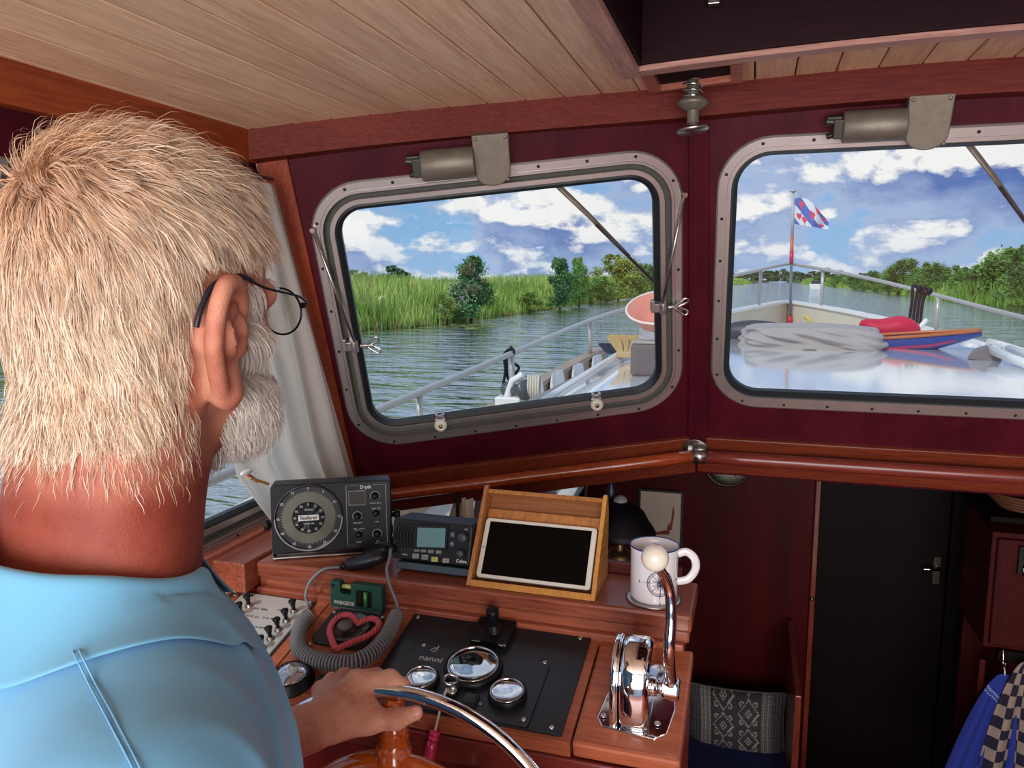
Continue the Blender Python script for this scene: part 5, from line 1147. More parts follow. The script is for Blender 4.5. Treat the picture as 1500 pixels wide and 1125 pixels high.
# ---- curtain at the port side window
R = thing('window_curtain', 'cream curtain drawn beside the windscreen corner post', 'curtain', (-1.0, 1.5, 1.06)); M_CUR = mat('curtain_cream', (244, 240, 230), rough=.85, var=.03)
def translucent(m, f, col):
    nt = m.node_tree; N = nt.nodes; L = nt.links; t = N.new('ShaderNodeBsdfTranslucent'); t.inputs[0].default_value = (*s2l(col), 1); mx = N.new('ShaderNodeMixShader'); mx.inputs[0].default_value = f
    L.new(N['Principled BSDF'].outputs[0], mx.inputs[1]); L.new(t.outputs[0], mx.inputs[2]); L.new(mx.outputs[0], N['Material Output'].inputs[0])
translucent(M_CUR, .5, (246, 240, 226))
def yfront(z): return 1.48+(1.855-z)*.395-.006
def cur(u, v):
    z = 1.80-v*.745; y1 = yfront(z)-.012; w = .30*(1-.35*math.sin(v*PI)**2*0)+.02; y0 = y1-w*(1.0+.45*v-.55*max(0, v-.80)*2.5)
    y = y0+(y1-y0)*u; x = -.992+.016*math.sin(u*30+1.2*v)*(.35+.65*v)+.006*math.sin(u*11-3*v); return V((x, y, z))
b = MB(); b.grid(cur, 130, 60); b.build('curtain_cloth', M_CUR, R, fix=False)
b = MB(); b.cyl((-1.0, .9, 1.812), (-1.0, yfront(1.812)-.02, 1.812), .004, n=8); b.build('curtain_wire', M_ALUD, R)
tt = at_x(372, 703, -.955); R = thing('curtain_tie', 'short red and yellow cord tied round the curtain foot', 'curtain tie', tuple(tt))
b = MB(); b.tube(catmull([at_x(366, 700, -.955), at_x(378, 704, -.955), at_x(393, 709, -.955)], 6), .0030, 8); b.build('tie_cord', mat('tie_yellow', (196, 150, 70), rough=.6), R)
b = MB(); b.tube(catmull([at_x(364, 696, -.957), at_x(370, 700, -.957), at_x(377, 705, -.957)], 6), .0034, 8); b.build('tie_red', mat('tie_red', (170, 50, 40), rough=.6), R)
b = MB(); c = at_x(361, 692, -.955); b.fr(c, x=(1, 0, 0)).sphere((0, 0, 0), .010, 16, 10, (.6, 1.9, .55)); b.build('white_toggle', M_WHITE, R)
b = MB(); b.tube([at_x(393, 709, -.955), at_x(402, 718, -.955), at_x(410, 727, -.955)], .0012, 6); b.build('tie_thread', M_WHITE, R)
# ================================================================== FOREDECK, RIVER, BANKS
def lerp_t(T, y):
    for i in range(len(T)-1):
        if y <= T[i+1][0] or i == len(T)-2:
            t = (y-T[i][0])/(T[i+1][0]-T[i][0]); t = max(0, min(1, t)); return [T[i][k]+(T[i+1][k]-T[i][k])*t for k in range(1, len(T[i]))]
# Y, half beam, rail z, bulwark top z
HT_ = [(-3.5, 1.72, 1.02, .78), (1.0, 1.80, 1.03, .79), (3.06, 1.76, 1.106, .84), (4.1, 1.66, 1.185, .92), (5.5, 1.50, 1.30, 1.035), (6.2, 1.26, 1.39, 1.115), (6.9, .96, 1.50, 1.20), (7.6, .62, 1.61, 1.27), (8.2, .32, 1.69, 1.315), (8.6, .14, 1.735, 1.335), (8.85, .012, 1.76, 1.345)]
hp_ = catmull([V((t[1], t[0], t[2])) for t in HT_], 6); bp_ = catmull([V((t[1], t[0], t[3])) for t in HT_], 6)
def sidept(p, s): return V((CX+s*p.x, p.y, p.z))
M_HULLW = mat('white_gelcoat', (238, 238, 234), rough=.25, coat=.4, var=.03); M_CREAM = mat('bulwark_cream', (216, 208, 190), rough=.45, var=.06)
M_BEIGE = mat('bulwark_beige', (170, 150, 130), rough=.5, var=.15); M_ROOF = mat('deck_white', (232, 236, 240), rough=.07, coat=1., var=.02)
b = MB(); full_b = [sidept(p, -1) for p in bp_]+[sidept(p, 1) for p in reversed(bp_)]
dn = lambda p, k, z: V((CX+(p.x-CX)*k, p.y*(1 if k >= 1 else 1)-.25*(1-k)*3, z))
out0 = [p for p in full_b]; out1 = [V((CX+(p.x-CX)*.97, p.y-.05, p.z-.55)) for p in full_b]; out2 = [V((CX+(p.x-CX)*.86, p.y-.35, -1.25)) for p in full_b]
b.loops([out0, out1, out2], smooth=True, closed=False); HULL = struct(b.build('hull_side', mat('hull_green', (40, 64, 58), rough=.3), fix=True)); HULL['kind'] = 'structure'
b = MB()
def inn(p, d, dz): return V((CX+math.copysign(max(abs(p.x-CX)-d, 0), p.x-CX), p.y-(d if p.y > 7 else 0), p.z+dz))
b.loops([[p+V((0, 0, 0)) for p in full_b], [inn(p, .05, 0) for p in full_b], [inn(p, .05, -.28) for p in full_b]], closed=False)
nb = len(b.f); 
for i, f in enumerate(b.f): 
    b.mi[i] = 0
o = b.build('bulwark', M_CREAM); o['kind'] = 'structure'
cap0 = [inn(p, -.015, .0) for p in full_b]; cap1 = [inn(p, .065, .0) for p in full_b]
b = MB(); b.loops([cap0, [p+V((0, 0, .025)) for p in cap0], [p+V((0, 0, .025)) for p in cap1], cap1, cap0], closed=False)
for i_, f_ in enumerate(b.f):
    q_ = V(b.v[f_[0]]); b.mi[i_] = 1 if (q_.x < CX and q_.y < 6.6) else 0
o = b.build('bulwark_cap', [M_HULLW, M_BEIGE]); o['kind'] = 'structure'
# beige lining along the port side deck
pl_ = [inn(p, .056, -.02) for p in full_b[:len(full_b)//2] if 0 < p.y < 6.4]
b = MB(); b.loops([pl_, [p+V((.004, 0, -.26)) for p in pl_]], closed=False); o = b.build('bulwark_lining', M_BEIGE, solid=.006); o['kind'] = 'structure'
# deck
M_DECK = mat('deck_grey_white', (206, 208, 206), rough=.6, var=.08, vscale=30, bump=.001, bscale=300)
dk = [inn(p, .05, -.26) for p in full_b]
b = MB(); n = len(dk)//2
for i in range(n-1):
    a, c, d, e = dk[i], dk[i+1], dk[-2-i], dk[-1-i]
    if a.y > 5.0: b.add([a, c, d, e], [(0, 1, 2, 3)])
    else:
        w = lambda p, s: V((CX+s*min(1.09 if p.y > 1.95 else 1.43, abs(p.x-CX)), p.y, p.z)); b.add([a, c, w(c, -1), w(a, -1)], [(0, 1, 2, 3)]); b.add([e, d, w(d, 1), w(e, 1)], [(0, 1, 2, 3)])
b.build('deck', M_DECK)['kind'] = 'structure'
# white arched scupper covers on the port bulwark
R = None
for k, (px, py) in enumerate(((784, 572), (816, 557), (846, 546), (874, 532))):
    yk = 3.5
    for _ in range(12): hb, zr, zb = lerp_t(HT_, yk); P = at_x(px, py, CX-hb+.075); yk = .5*yk+.5*max(2.6, min(P.y, 5.6))
    P = V((CX-hb+.068, P.y, P.z-.03))
    T_ = thing('scupper_cover', ['white arched scupper cover nearest the windlass', 'white arched scupper cover, second from the windlass', 'white arched scupper cover, third from the windlass', 'white arched scupper cover beside the dark brush'][k], 'cover', tuple(P), 'scupper covers along the port bulwark')
    b = MB(); b.fr(P, x=(0, 1, 0), z=(1, 0, 0)); b.prism([(-.14, -.10), (.14, -.10), (.11, .04), (.07, .09), (-.07, .09), (-.11, .04)], -.01, .03); b.build('cover_plate', M_WHITE, T_, bevel=.008)
    b = MB(); b.fr(P, x=(0, 1, 0), z=(1, 0, 0)); b.prism([(-.10, -.08), (.10, -.08), (.08, -.02), (-.08, -.02)], .029, .034); b.build('cover_slot', mat('slot_grey', (150, 150, 150), rough=.6), T_)
# coachroof
def zr_(x, y): return 1.205+.012*(y-2)-.022*(x-CX)**2-max(0, abs(x-CX)-.86)**2*1.2
def hw_(y): return 1.02 if y < 4.4 else 1.02-.22*((y-4.4)/.9)**1.5
b = MB(); b.grid(lambda u, v: (lambda y: (lambda x: V((x, y, zr_(x, y)-(.05*max(0, (y-5.1)/.2)**2 if y > 5.1 else 0))))(CX+(2*u-1)*hw_(y)))(1.62+v*(5.3-1.62)), 40, 30)
# cut the roof away where the wheelhouse stands: roof starts at the windscreen plane
b.v = [p if True else p for p in b.v]
def wy(x):
    xm = x if x < CX else 2*CX-x
    return 2.115 if xm > -.13 else 2.115+(xm+.13)*.335*1.0
V_ = []
k = 0
for j in range(31):
    for i in range(41):
        u, v = i/40, j/30; x0 = CX+(2*u-1)*1.02; y0 = wy(x0)+.03; y = y0+(5.3-y0)*v; x = CX+(2*u-1)*hw_(y); z = zr_(x, y)-(.06*((y-5.1)/.2)**2 if y > 5.1 else 0); V_.append((x, y, z))
b.v = V_; fr_ = [V(V_[30*41+i]) for i in range(41)]; L_e = [V(V_[j*41]) for j in range(31)]; R_e = [V(V_[j*41+40]) for j in range(31)]
b.loops([fr_, [p+V((0, .05, -.04)) for p in fr_], [V((p.x, p.y+.12, .82)) for p in fr_]], closed=False, smooth=True)
for E, s in ((L_e, -1), (R_e, 1)): b.loops([E, [p+V((s*.02, 0, -.03)) for p in E], [V((p.x+s*.12, p.y, .66)) for p in E]], closed=False, smooth=True)
o = b.build('coachroof', M_ROOF); o['kind'] = 'structure'
for E, s, nm in ((L_e, -1, 'grab_rail'), (R_e, 1, 'grab_rail')):
    R = thing(nm, ['white grab rail along the port edge of the coachroof', 'white grab rail along the starboard edge of the coachroof'][s > 0], 'rail', tuple(E[5]+V((0, 0, 0))), 'grab rails on the coachroof')
    pts = [p+V((-s*.03, 0, .045)) for p in E if 2.3 < p.y < 4.9]; b = MB(); b.tube([pts[0]+V((0, -.03, -.045))]+pts+[pts[-1]+V((0, .03, -.05))], .017, 12); b.build('rail_tube', M_HULLW, R)
    for i in range(1, len(pts), 5): b = MB(); b.cyl(pts[i]+V((0, 0, -.05)), pts[i], .012, n=10); b.build('rail_foot', M_HULLW, R)

# pulpit and guard rail
M_RAILW = mat('rail_white', (186, 184, 182), rough=.3, metal=.3, coat=.3, var=.03)
R = thing('guard_rail', 'pale tubular guard rail running around the bow on posts', 'railing', (CX, 8.8, 1.34))
top = [sidept(p, -1) for p in hp_ if p.y > -1]+[sidept(p, 1) for p in reversed(hp_) if p.y > -1]
top = [inn(p, .03, 0) for p in top]
b = MB(); b.tube(top, .0165, 12); b.build('top_rail', M_RAILW, R)
for y in (1.0, 3.06, 4.1, 5.5, 6.7, 8.2):
    h, zr, zb = lerp_t(HT_, y)
    for s in (-1, 1):
        y2 = y+(.0 if s < 0 else 0); b = MB(); P = V((CX+s*(h-.03), y2, 0)); b.cyl((P.x, P.y, zb+.02), (P.x, P.y, zr-.01), .0155, n=12); b.build('post', M_RAILW, R)
def rope(name, label, pts, m, r=.006, cat='rope'):
    T_ = thing(name, label, cat, tuple(pts[0][0]))
    for p in pts: b = MB(); b.tube(catmull(p, 7), r, 7); b.build('strand', m, T_)
    return T_
M_BROPE = mat('black_rope', (24, 28, 42), rough=.85, bump=.001, bscale=300)
def railp(px, py, y): return at_y(px, py, y)
yr1 = 6.35
S = []
for k in range(4):
    x0 = 1340+6*k; S.append([at_y(x0-3+k*2, 421+k*1.4, yr1-.03), at_y(x0-1+k*2, 418+k*1.6, yr1), at_y(x0+6, 424+k, yr1+.02), at_y(1338+k*5, 445, yr1+.01), at_y(1332+k*5.3, 470+k*2, yr1)])
    S[-1] = [S[-1][4], at_y(1336+k*5.4, 440, yr1), S[-1][0], S[-1][1], S[-1][2], at_y(1350+k*3, 432, yr1+.02)]
rope('fender_ropes', 'four black ropes looped over the starboard guard rail', S, M_BROPE, .011)
yl = 4.12
rope('black_lashing', 'black lashing wound round the port guard rail post', [
    [at_y(738, 519, yl), at_y(745, 512, yl-.03), at_y(752, 514, yl), at_y(750, 520, yl+.03), at_y(742, 524, yl), at_y(737, 521, yl-.02)],
    [at_y(748, 508, yl), at_y(753, 515, yl-.03), at_y(750, 521, yl), at_y(745, 516, yl+.03)],
    [at_y(738, 522, yl), at_y(740, 545, yl), at_y(735, 574, yl)], [at_y(742, 524, yl), at_y(743, 550, yl+.02), at_y(748, 560, yl)],
    [at_y(750, 522, yl), at_y(752, 531, yl), at_y(760, 538, yl), at_y(756, 546, yl), at_y(751, 551, yl)]], M_BROPE, .008)

# ---- flagpole and flag
fx_, fyy = at_y(1158.5, 440, 8.6).x, 8.6
zb_ = at_y(1158, 474, fyy).z; ztop = at_y(1162, 281, fyy).z; R = thing('flagpole', 'white and red flagpole standing in the bow', 'flagpole', (fx_, fyy, zb_))
xt = at_y(1162, 281, fyy).x
def fpz(py): z = at_y(1160, py, fyy).z; t = (z-zb_)/(ztop-zb_); return V((fx_+(xt-fx_)*t, fyy, z))
b = MB(); b.cyl(fpz(346), fpz(281), .017, .014, n=12); b.build('pole_top', mat('pole_grey', (186, 188, 194), rough=.4), R)
b = MB(); b.cyl(fpz(384), fpz(346), .019, .017, n=12); b.build('pole_varnish', mat('pole_orange', (196, 110, 70), rough=.4), R)
b = MB(); b.cyl(fpz(386), fpz(368), .0205, n=12); b.build('red_sleeve', mat('sleeve_red', (206, 40, 70), rough=.4), R)
b = MB(); b.cyl(fpz(476), fpz(386), .014, n=12); b.build('pole_foot', mat('pole_grey_dark', (104, 112, 128), rough=.4), R)
b = MB(); b.cyl(fpz(476), fpz(463), .024, .022, n=12); b.build('red_socket', MATS['sleeve_red'], R)
b = MB(); b.fr(fpz(281)).lathe([(.03, 0), (.034, .008), (.02, .02), (.0001, .022)], 14); b.build('pole_cap', M_RAILW, R)
fa, fb, fc, fd = at_y(1164, 291, fyy), at_y(1215, 319, fyy), at_y(1213.5, 336, fyy), at_y(1163.5, 328, fyy)
R = thing('flag', 'blue and white striped flag with red water lily leaves on the bow flagpole', 'flag', tuple(fa))
def heart(px, py): 
    px *= 1.15; return (px*px+py*py-.30)**3-px*px*py*py*py*1.3 < 0 or (abs(px) < .09 and -.95 < py < -.3)
def flagmat(u, v):
    # diagonal blue / white bands, red leaves on the white ones
    s = (u*1.25+v)*1.0; k = (u*1.15-v*0+v*1.0)
    q = (u*1.5+(v))/2.5; band = int(q*6.0) if q < 1 else 5
    for (hu, hv) in ((.20, .28), (.14, .70), (.30, .80), (.52, .50), (.66, .16), (.86, .28), (.80, .80)):
        if heart((u-hu)/.075*.6, -(v-hv)/.12*.6): return 2
    return 0 if ((u*.9+ (1-v)*.0 + v*-.62+2.0) % .62) < .30 else 1
def flagp(u, v):
    a = fa.lerp(fb, u); c = fd.lerp(fc, u); p = a.lerp(c, v); sag = -.035*math.sin(u*PI)*(1-v)*1.2
    return p+V((0, .05*math.sin(u*8+v)*u, -sag*.9 if v < .5 else 0))+V((0, 0, .03*math.sin(u*5.5)*(1-v)))
b = MB(); b.grid(flagp, 90, 60, True, flagmat); b.build('flag_cloth', [mat('flag_blue', (70, 110, 190), rough=.8), mat('flag_white', (226, 230, 240), rough=.8), mat('flag_red', (222, 70, 104), rough=.8)], R, fix=False)
# ---- things on the foredeck and roof
c = at_z(1195, 512, 1.235); yv = c.y; cl, cr = at_y(1076, 512, yv), at_y(1313, 513, yv); tz = at_y(1190, 474, yv).z-at_y(1190, 512, yv).z
R = thing('grey_cover', 'low lump under a wrinkled grey canvas cover on the white coachroof', 'cover', (c.x, yv, c.z)); CWd = (cr-cl).length/2
def cov(u, v):
    a = 2*PI*u; s = v; k = (abs(math.cos(a))**5+abs(math.sin(a))**5)**(-1/5)
    if s < .55: r = s/.55*.84; z = tz*(1-.05*(s/.55)**2)
    elif s < .9: q = (s-.55)/.35; r = .84+.08*q+.02*math.sin(q*PI); z = tz*(.95-.80*q)
    else: q = (s-.9)/.1; r = .92+.08*q; z = tz*.15*(1-q)+.002
    x, y = r*k*math.cos(a)*CWd, r*k*math.sin(a)*.34
    if s > .5:
        w = mnoise.noise(V((x*5+y*3, z*26, y*6)))*.024+mnoise.noise(V((x*3, z*40+x*9, y*3)))*.02; f = 1+w/max(r*CWd, .1)*1.3; x *= f; y *= f
        if s > .9: f = 1+.05*math.sin(a*9)+.03*math.sin(a*17+1); x *= f; y *= f
    z += mnoise.noise(V((x*6, y*6, 3)))*.010
    return V((c.x+(cl.x+cr.x)/2-c.x+x, yv+.30+y, c.z-.02+z-.02*((x)/CWd)**2))
b = MB(); b.grid(cov, 220, 60); b.build('canvas', mat('grey_canvas', (170, 164, 162), rough=.85, var=.08, vscale=6), R, fix=True)
b = MB(); q = at_y(1106, 488, yv+.65); b.sphere(q, .10, 16, 10, (2.2, .8, .8)); b.build('dark_case', mat('dark_case', (60, 62, 72), rough=.5), R)
q = at_y(1303, 480, 5.0); R = thing('red_bag', 'crimson red fender bag lying by the starboard side of the foredeck', 'bag', tuple(q))
b = MB(); w_b = 68/F*5.3
def bag(u, v):
    a = 2*PI*u; t = 2*v-1; r = (1-abs(t)**3.2)**.5; x = t*w_b/2*1.05; return q+V((x, .0, 0))+V((0, math.cos(a)*.10*r, math.sin(a)*.062*r*(1+.25*t)+.008*math.sin(x*30)))+V((0, 0, -.01*t))
b.grid(bag, 28, 26); b.build('bag_body', mat('bag_crimson', (206, 24, 66), rough=.55, var=.15), R)
b = MB(); b.cyl(q+V((w_b*.44, 0, -.02)), q+V((w_b*.62, .02, .05)), .014, n=8); b.cyl(q+V((w_b*.44, 0, -.02)), q+V((w_b*.66, .02, -.06)), .012, n=8); b.build('bag_neck', M_WHITE, R)
ybt = 4.6; B0, B1 = at_y(1262, 497, ybt), at_y(1438, 486, ybt); R = thing('small_blue_boat', 'small blue wooden boat with a varnished rim and pink stripe on the foredeck', 'boat', tuple(at_y(1380, 505, ybt))); BL_ = (B1-B0).length; bu = (B1-B0).normalized()
def bhull(u, v):
    t = u; wd = .13*(1-t**3)**.8; hgt = (.085+.02*t)*(1-.75*max(0, t-.55)/.45); a = PI*v
    return B0+bu*(t*BL_)+V((0, -math.cos(a)*wd, -math.sin(a)**.8*hgt*(1-.15*t)))
b = MB(); b.grid(bhull, 30, 16, True, lambda u, v: 1 if (.10 < v < .17 and u < .78) else 0); b.build('boat_hull', [mat('boat_blue', (44, 74, 150), rough=.3), mat('boat_pink', (206, 60, 110), rough=.4)], R, solid=.004, fix=False)
b = MB(); b.tube([bhull(u, 0)+V((0, 0, .008)) for u in np.linspace(0, .99, 16)], .009, 8); b.tube([bhull(u, 1)+V((0, 0, .008)) for u in np.linspace(0, .99, 16)], .009, 8); b.build('gunwale', mat('boat_varnish', (188, 110, 66), rough=.35), R)
b = MB(); b.grid(lambda u, v: bhull(u*.98+.01, 0).lerp(bhull(u*.98+.01, 1), v)+V((0, 0, -.006)), 16, 3); b.build('boat_deck', MATS['boat_varnish'], R)
R = thing('bow_mooring_hook', 'yellow hooked handle standing on the foredeck', 'hook', tuple(at_y(1188, 476, 7.2)))
b = MB(); b.tube(catmull([at_y(1188, 480, 7.2), at_y(1187, 470, 7.2), at_y(1182, 465, 7.2), at_y(1178, 463, 7.2)], 6), .022, 10); b.build('hook_tube', mat('hook_yellow', (214, 196, 110), rough=.5), R)
R = thing('white_bollard_post', 'low white post by the starboard bulwark beyond the blue boat', 'post', tuple(at_y(1424, 512, 5.2)))
b = MB(); b.tube([at_y(1412, 508, 5.0), at_y(1428, 512, 4.9)], .03, 12); b.build('post_tube', M_WHITE, R)
# mast crutch and poles on the right edge of the roof
cz_ = 1.23; A = at_z(1420, 524, cz_); R = thing('pole_chock', 'grey wooden chock holding white poles on the coachroof', 'chock', tuple(A))
b = MB(); p = [at_y(*q, A.y) for q in ((1416, 526), (1424, 515), (1443, 508), (1462, 512), (1468, 532))]; b.loops([[v for v in p], [v+V((.02, .07, .004)) for v in p]], capfirst=True, caplast=True); b.build('chock_block', mat('chock_grey', (128, 122, 124), rough=.6, var=.2), R, bevel=.006)
for k, (h0, h1, lab) in enumerate((((1450, 512), (1540, 548), 'white pole resting in the grey chock'), ((1478, 511), (1560, 540), 'white pole lying behind the first pole'))):
    T_ = thing('white_pole', lab, 'pole', tuple(at_y(*h0, A.y))); b = MB(); b.tube([at_y(*h0, A.y+.04+.1*k), at_y(*h1, A.y-.55+.1*k)], .020, 12); b.build('pole_tube', M_WHITE, T_)
b = MB(); 
# left side deck objects
zR = zr_(-.5, 3.1)
Cq = at_z(922, 552, zR); R = thing('woven_crate', 'grey woven crate standing on the coachroof behind the left windscreen edge', 'crate', (Cq.x+.16, Cq.y+.12, zR))
Hc = at_y(925, 503, Cq.y).z-zR; b = MB(); b.box((Cq.x+.17, Cq.y+.13, zR+Hc/2), (.34, .26, Hc)); b.build('crate_body', mat('woven_grey', (132, 124, 126), rough=.9, var=.35, vscale=160, stretch=(1, 1, 4), bump=.002, bscale=260), R, bevel=.02, seg=3)
b = MB(); b.box((Cq.x+.17, Cq.y+.13, zR+Hc+.004), (.33, .25, .012)); b.build('crate_lid', mat('crate_lid', (176, 172, 170), rough=.7), R, bevel=.004)
Bw = V((Cq.x+.125, Cq.y+.12, zR+Hc+.011)); rb = .135
R = thing('salmon_bowl', 'salmon pink bowl tipped up on the woven crate', 'bowl', tuple(Bw))
b = MB(); b.fr(Bw+V((0, 0, .0)), x=(1, 0, 0), z=(0, 0, 1)).lathe([(.0001, 0), (.10, 0), (.105, .006), (.105, .05), (.09, .055)], 30); b.build('white_tub', M_WHITE, R)
zx = V((-.05, -.42, .9)).normalized(); b = MB(); b.fr(Bw+V((0, 0, .055)), x=(1, 0, 0), z=zx).lathe([(.06, 0), (.11, .03), (.15, .085), (.152, .09), (.145, .088), (.10, .035), (.055, .008), (.0001, .008)], 36, cap=False); b.build('bowl_shell', mat('salmon', (232, 150, 130), rough=.4, var=.1), R)
b = MB(); b.fr(Bw+V((0, 0, .055)), x=(1, 0, 0), z=zx).tube([(.151*math.cos(t), .151*math.sin(t), .09) for t in np.linspace(0, 2*PI, 37)[:-1]], .005, 8, closed=True); b.build('bowl_rim', mat('rim_cream', (244, 232, 222), rough=.4), R)
def brush(name, label, c, col, hc, yb, ln, wd, hl, arc=False):
    T_ = thing(name, label, 'brush', tuple(c)); b = MB(); b.box(c, (wd, ln, .035)); b.build('brush_head', hc, T_, bevel=.008)
    b = MB()
    for i in range(260):
        x, y = (random.random()-.5)*wd*.9, (random.random()-.5)*ln*.95; t = V((x*1.2, y*.5+random.uniform(-.01, .01), hl*random.uniform(.85, 1.05))); P = c+V((x, y, .016)); s = .004
        b.add([P+V((-s, 0, 0)), P+V((s, 0, 0)), P+t+V((s, 0, 0)), P+t+V((-s, 0, 0))], [(0, 1, 2, 3)])
    o = b.build('bristles', col, T_, fix=False); return T_
brush('deck_brush', 'deck brush with stiff beige bristles upright beside the woven crate', at_y(917, 519, 3.75), mat('bristle_beige', (212, 184, 132), rough=.8), mat('brush_wood', (196, 170, 130), rough=.6), 0, .06, .09, .075)
brush('deck_brush', 'dark blue bristled deck brush lying on the port side deck', at_y(901, 522, 4.6), mat('bristle_navy', (48, 62, 88), rough=.8), mat('brush_teal', (60, 130, 140), rough=.6), 0, .06, .10, .06)
def pole(name, label, a, c, segs, r=.014, cat='pole'):
    T_ = thing(name, label, cat, tuple(a)); 
    for t0, t1, m, nm in segs: b = MB(); b.cyl(a.lerp(c, t0), a.lerp(c, t1), r, n=12); b.build(nm, m, T_)
zd = .80
pole('brush_handle', 'green brush handle with a yellow grip lying along the side deck', at_y(795, 584, 2.9), at_y(862, 545, 4.2), [(0, .35, mat('handle_grey', (150, 156, 150), rough=.4), 'shaft_end'), (.35, .62, mat('handle_green', (50, 150, 110), rough=.4), 'green_shaft'), (.62, 1., mat('handle_lime', (190, 220, 60), rough=.4), 'lime_grip')])
pole('boat_hook', 'grey aluminium boat hook lying inboard of the green handle', at_y(775, 592, 2.8), at_y(905, 524, 4.3), [(0, .85, M_ALU, 'shaft'), (.85, 1., MATS['brush_teal'], 'teal_tip')], .016)
pole('white_pipe', 'white pipe lying along the coachroof side outside', at_y(800, 590, 2.75), at_y(925, 517, 4.0), [(0, 1, M_WHITE, 'pipe')], .018)
Wn = at_y(757, 571, 3.3); R = thing('windlass_drum', 'grey windlass drum with a coiled line on the port bulwark', 'windlass', tuple(Wn))
b = MB(); b.fr(Wn, x=(0, 0, 1), z=V((1, -.5, .1))).lathe([(.0001, -.075), (.030, -.075), (.036, -.06), (.026, -.045), (.024, .03), (.045, .04), (.048, .06), (.0001, .065)], 24); b.build('drum', mat('drum_grey', (104, 112, 116), rough=.35, metal=.6), R)
b = MB()
for k in range(5): b.fr(Wn+V((.05+.012*k, .02, .01)), x=(0, 0, 1), z=V((1, .2, .0))).tube([(.055*math.cos(t), .045*math.sin(t), 0) for t in np.linspace(0, 2*PI, 21)[:-1]], .006, 6, closed=True)
b.build('coiled_line', mat('line_cream', (214, 208, 196), rough=.8), R)
b = MB(); b.box(Wn+V((-.03, 0, -.09)), (.12, .10, .12)); b.tube([Wn+V((-.05, 0, -.05)), Wn+V((-.02, 0, .04)), Wn+V((.03, 0, .07))], .018, 8); b.build('drum_bracket', M_WHITE, R, bevel=.01)
# mooring cleat rail etc. by the port side window
R = thing('white_fender', 'white fender lying on the port side deck outside the side window', 'fender', (-1.42, 1.9, .86))
b = MB(); b.fr(V((-1.40, 1.55, .87)), x=(1, 0, 0), z=(0, 1, .06)).lathe([(.0001, 0), (.03, .01), (.055, .05), (.06, .10), (.06, .42), (.055, .46), (.03, .50), (.0001, .51)], 22); b.build('fender_body', M_WHITE, R)

# ---- water
def water_mat():
    m = bpy.data.materials.new('river_water'); m.use_nodes = True; nt = m.node_tree; N = nt.nodes; L = nt.links; b = N['Principled BSDF']
    b.inputs['Base Color'].default_value = (*s2l((84, 92, 62)), 1); b.inputs['Roughness'].default_value = .3
    tc = N.new('ShaderNodeTexCoord')
    def nz(scale, st, det, dist, dd):
        mp = N.new('ShaderNodeMapping'); mp.inputs['Scale'].default_value = st; mp.inputs['Rotation'].default_value = (0, 0, .35); L.new(tc.outputs['Object'], mp.inputs[0])
        t = N.new('ShaderNodeTexNoise'); t.inputs['Scale'].default_value = scale; t.inputs['Detail'].default_value = det; t.inputs['Distortion'].default_value = dist; L.new(mp.outputs[0], t.inputs[0])
        bp = N.new('ShaderNodeBump'); bp.inputs['Distance'].default_value = dd; L.new(t.outputs['Fac'], bp.inputs['Height']); return bp
    b1 = nz(.5, (.5, 1.9, 1), 3, .6, .26); b2 = nz(2.2, (.4, 1.8, 1), 3, .4, .060); L.new(b1.outputs[0], b2.inputs['Normal'])
    g = N.new('ShaderNodeBsdfGlossy'); g.inputs['Color'].default_value = (.93, .97, 1, 1); g.inputs['Roughness'].default_value = .05; L.new(b2.outputs[0], g.inputs['Normal']); L.new(b2.outputs[0], b.inputs['Normal'])
    lw = N.new('ShaderNodeLayerWeight'); lw.inputs[0].default_value = .5; L.new(b2.outputs[0], lw.inputs['Normal'])
    mr = N.new('ShaderNodeMapRange'); L.new(lw.outputs['Facing'], mr.inputs[0]); mr.inputs[1].default_value = .35; mr.inputs[2].default_value = .95; mr.inputs[3].default_value = .12; mr.inputs[4].default_value = .92
    mx = N.new('ShaderNodeMixShader'); L.new(mr.outputs[0], mx.inputs[0]); L.new(b.outputs[0], mx.inputs[1]); L.new(g.outputs[0], mx.inputs[2]); L.new(mx.outputs[0], N['Material Output'].inputs[0]); return m
b = MB(); b.add([(-900, -300, -1), (900, -300, -1), (900, 2500, -1), (-900, 2500, -1)], [(0, 1, 2, 3)]); o = b.build('river', water_mat(), fix=False); o['kind'] = 'structure'
# ---- banks
GL = [at_z(*q, -1.0) for q in ((533, 485), (627, 477), (693, 469), (787, 456), (869, 443), (955, 432), (1060, 419), (1130, 413.2))]
GR = [at_z(*q, -1.0) for q in ((1500, 450), (1377, 440), (1300, 428.5), (1224, 421), (1180, 416.5), (1150, 413.6))]
GLx = [V((-30, -60, -1)), V((-31.5, 0, -1))]+GL; GRx = [V((60, -60, -1)), V((52, 0, -1))]+GR
LE = catmull(GLx, 10); RE = catmull(GRx, 10)
M_BANK = mat('bank_earth', (74, 96, 40), rough=1., var=.4, vscale=.6)
for E, s, nm in ((LE, -1, 'bank_left'), (RE, 1, 'bank_right')):
    b = MB(); b.loops([[p+V((s*-.3, 0, -.3)) for p in E], [p+V((s*.2, 0, .15)) for p in E], [p+V((s*2.5, 0, .75)) for p in E], [p+V((s*6, 0, 1.25)) for p in E], [p+V((s*300, 30, 1.3)) for p in E]], closed=False, smooth=True); struct(b.build(nm, M_BANK))
def arclen(E):
    l = [0.]
    for i in range(len(E)-1): l.append(l[-1]+(E[i+1]-E[i]).length)
    return l
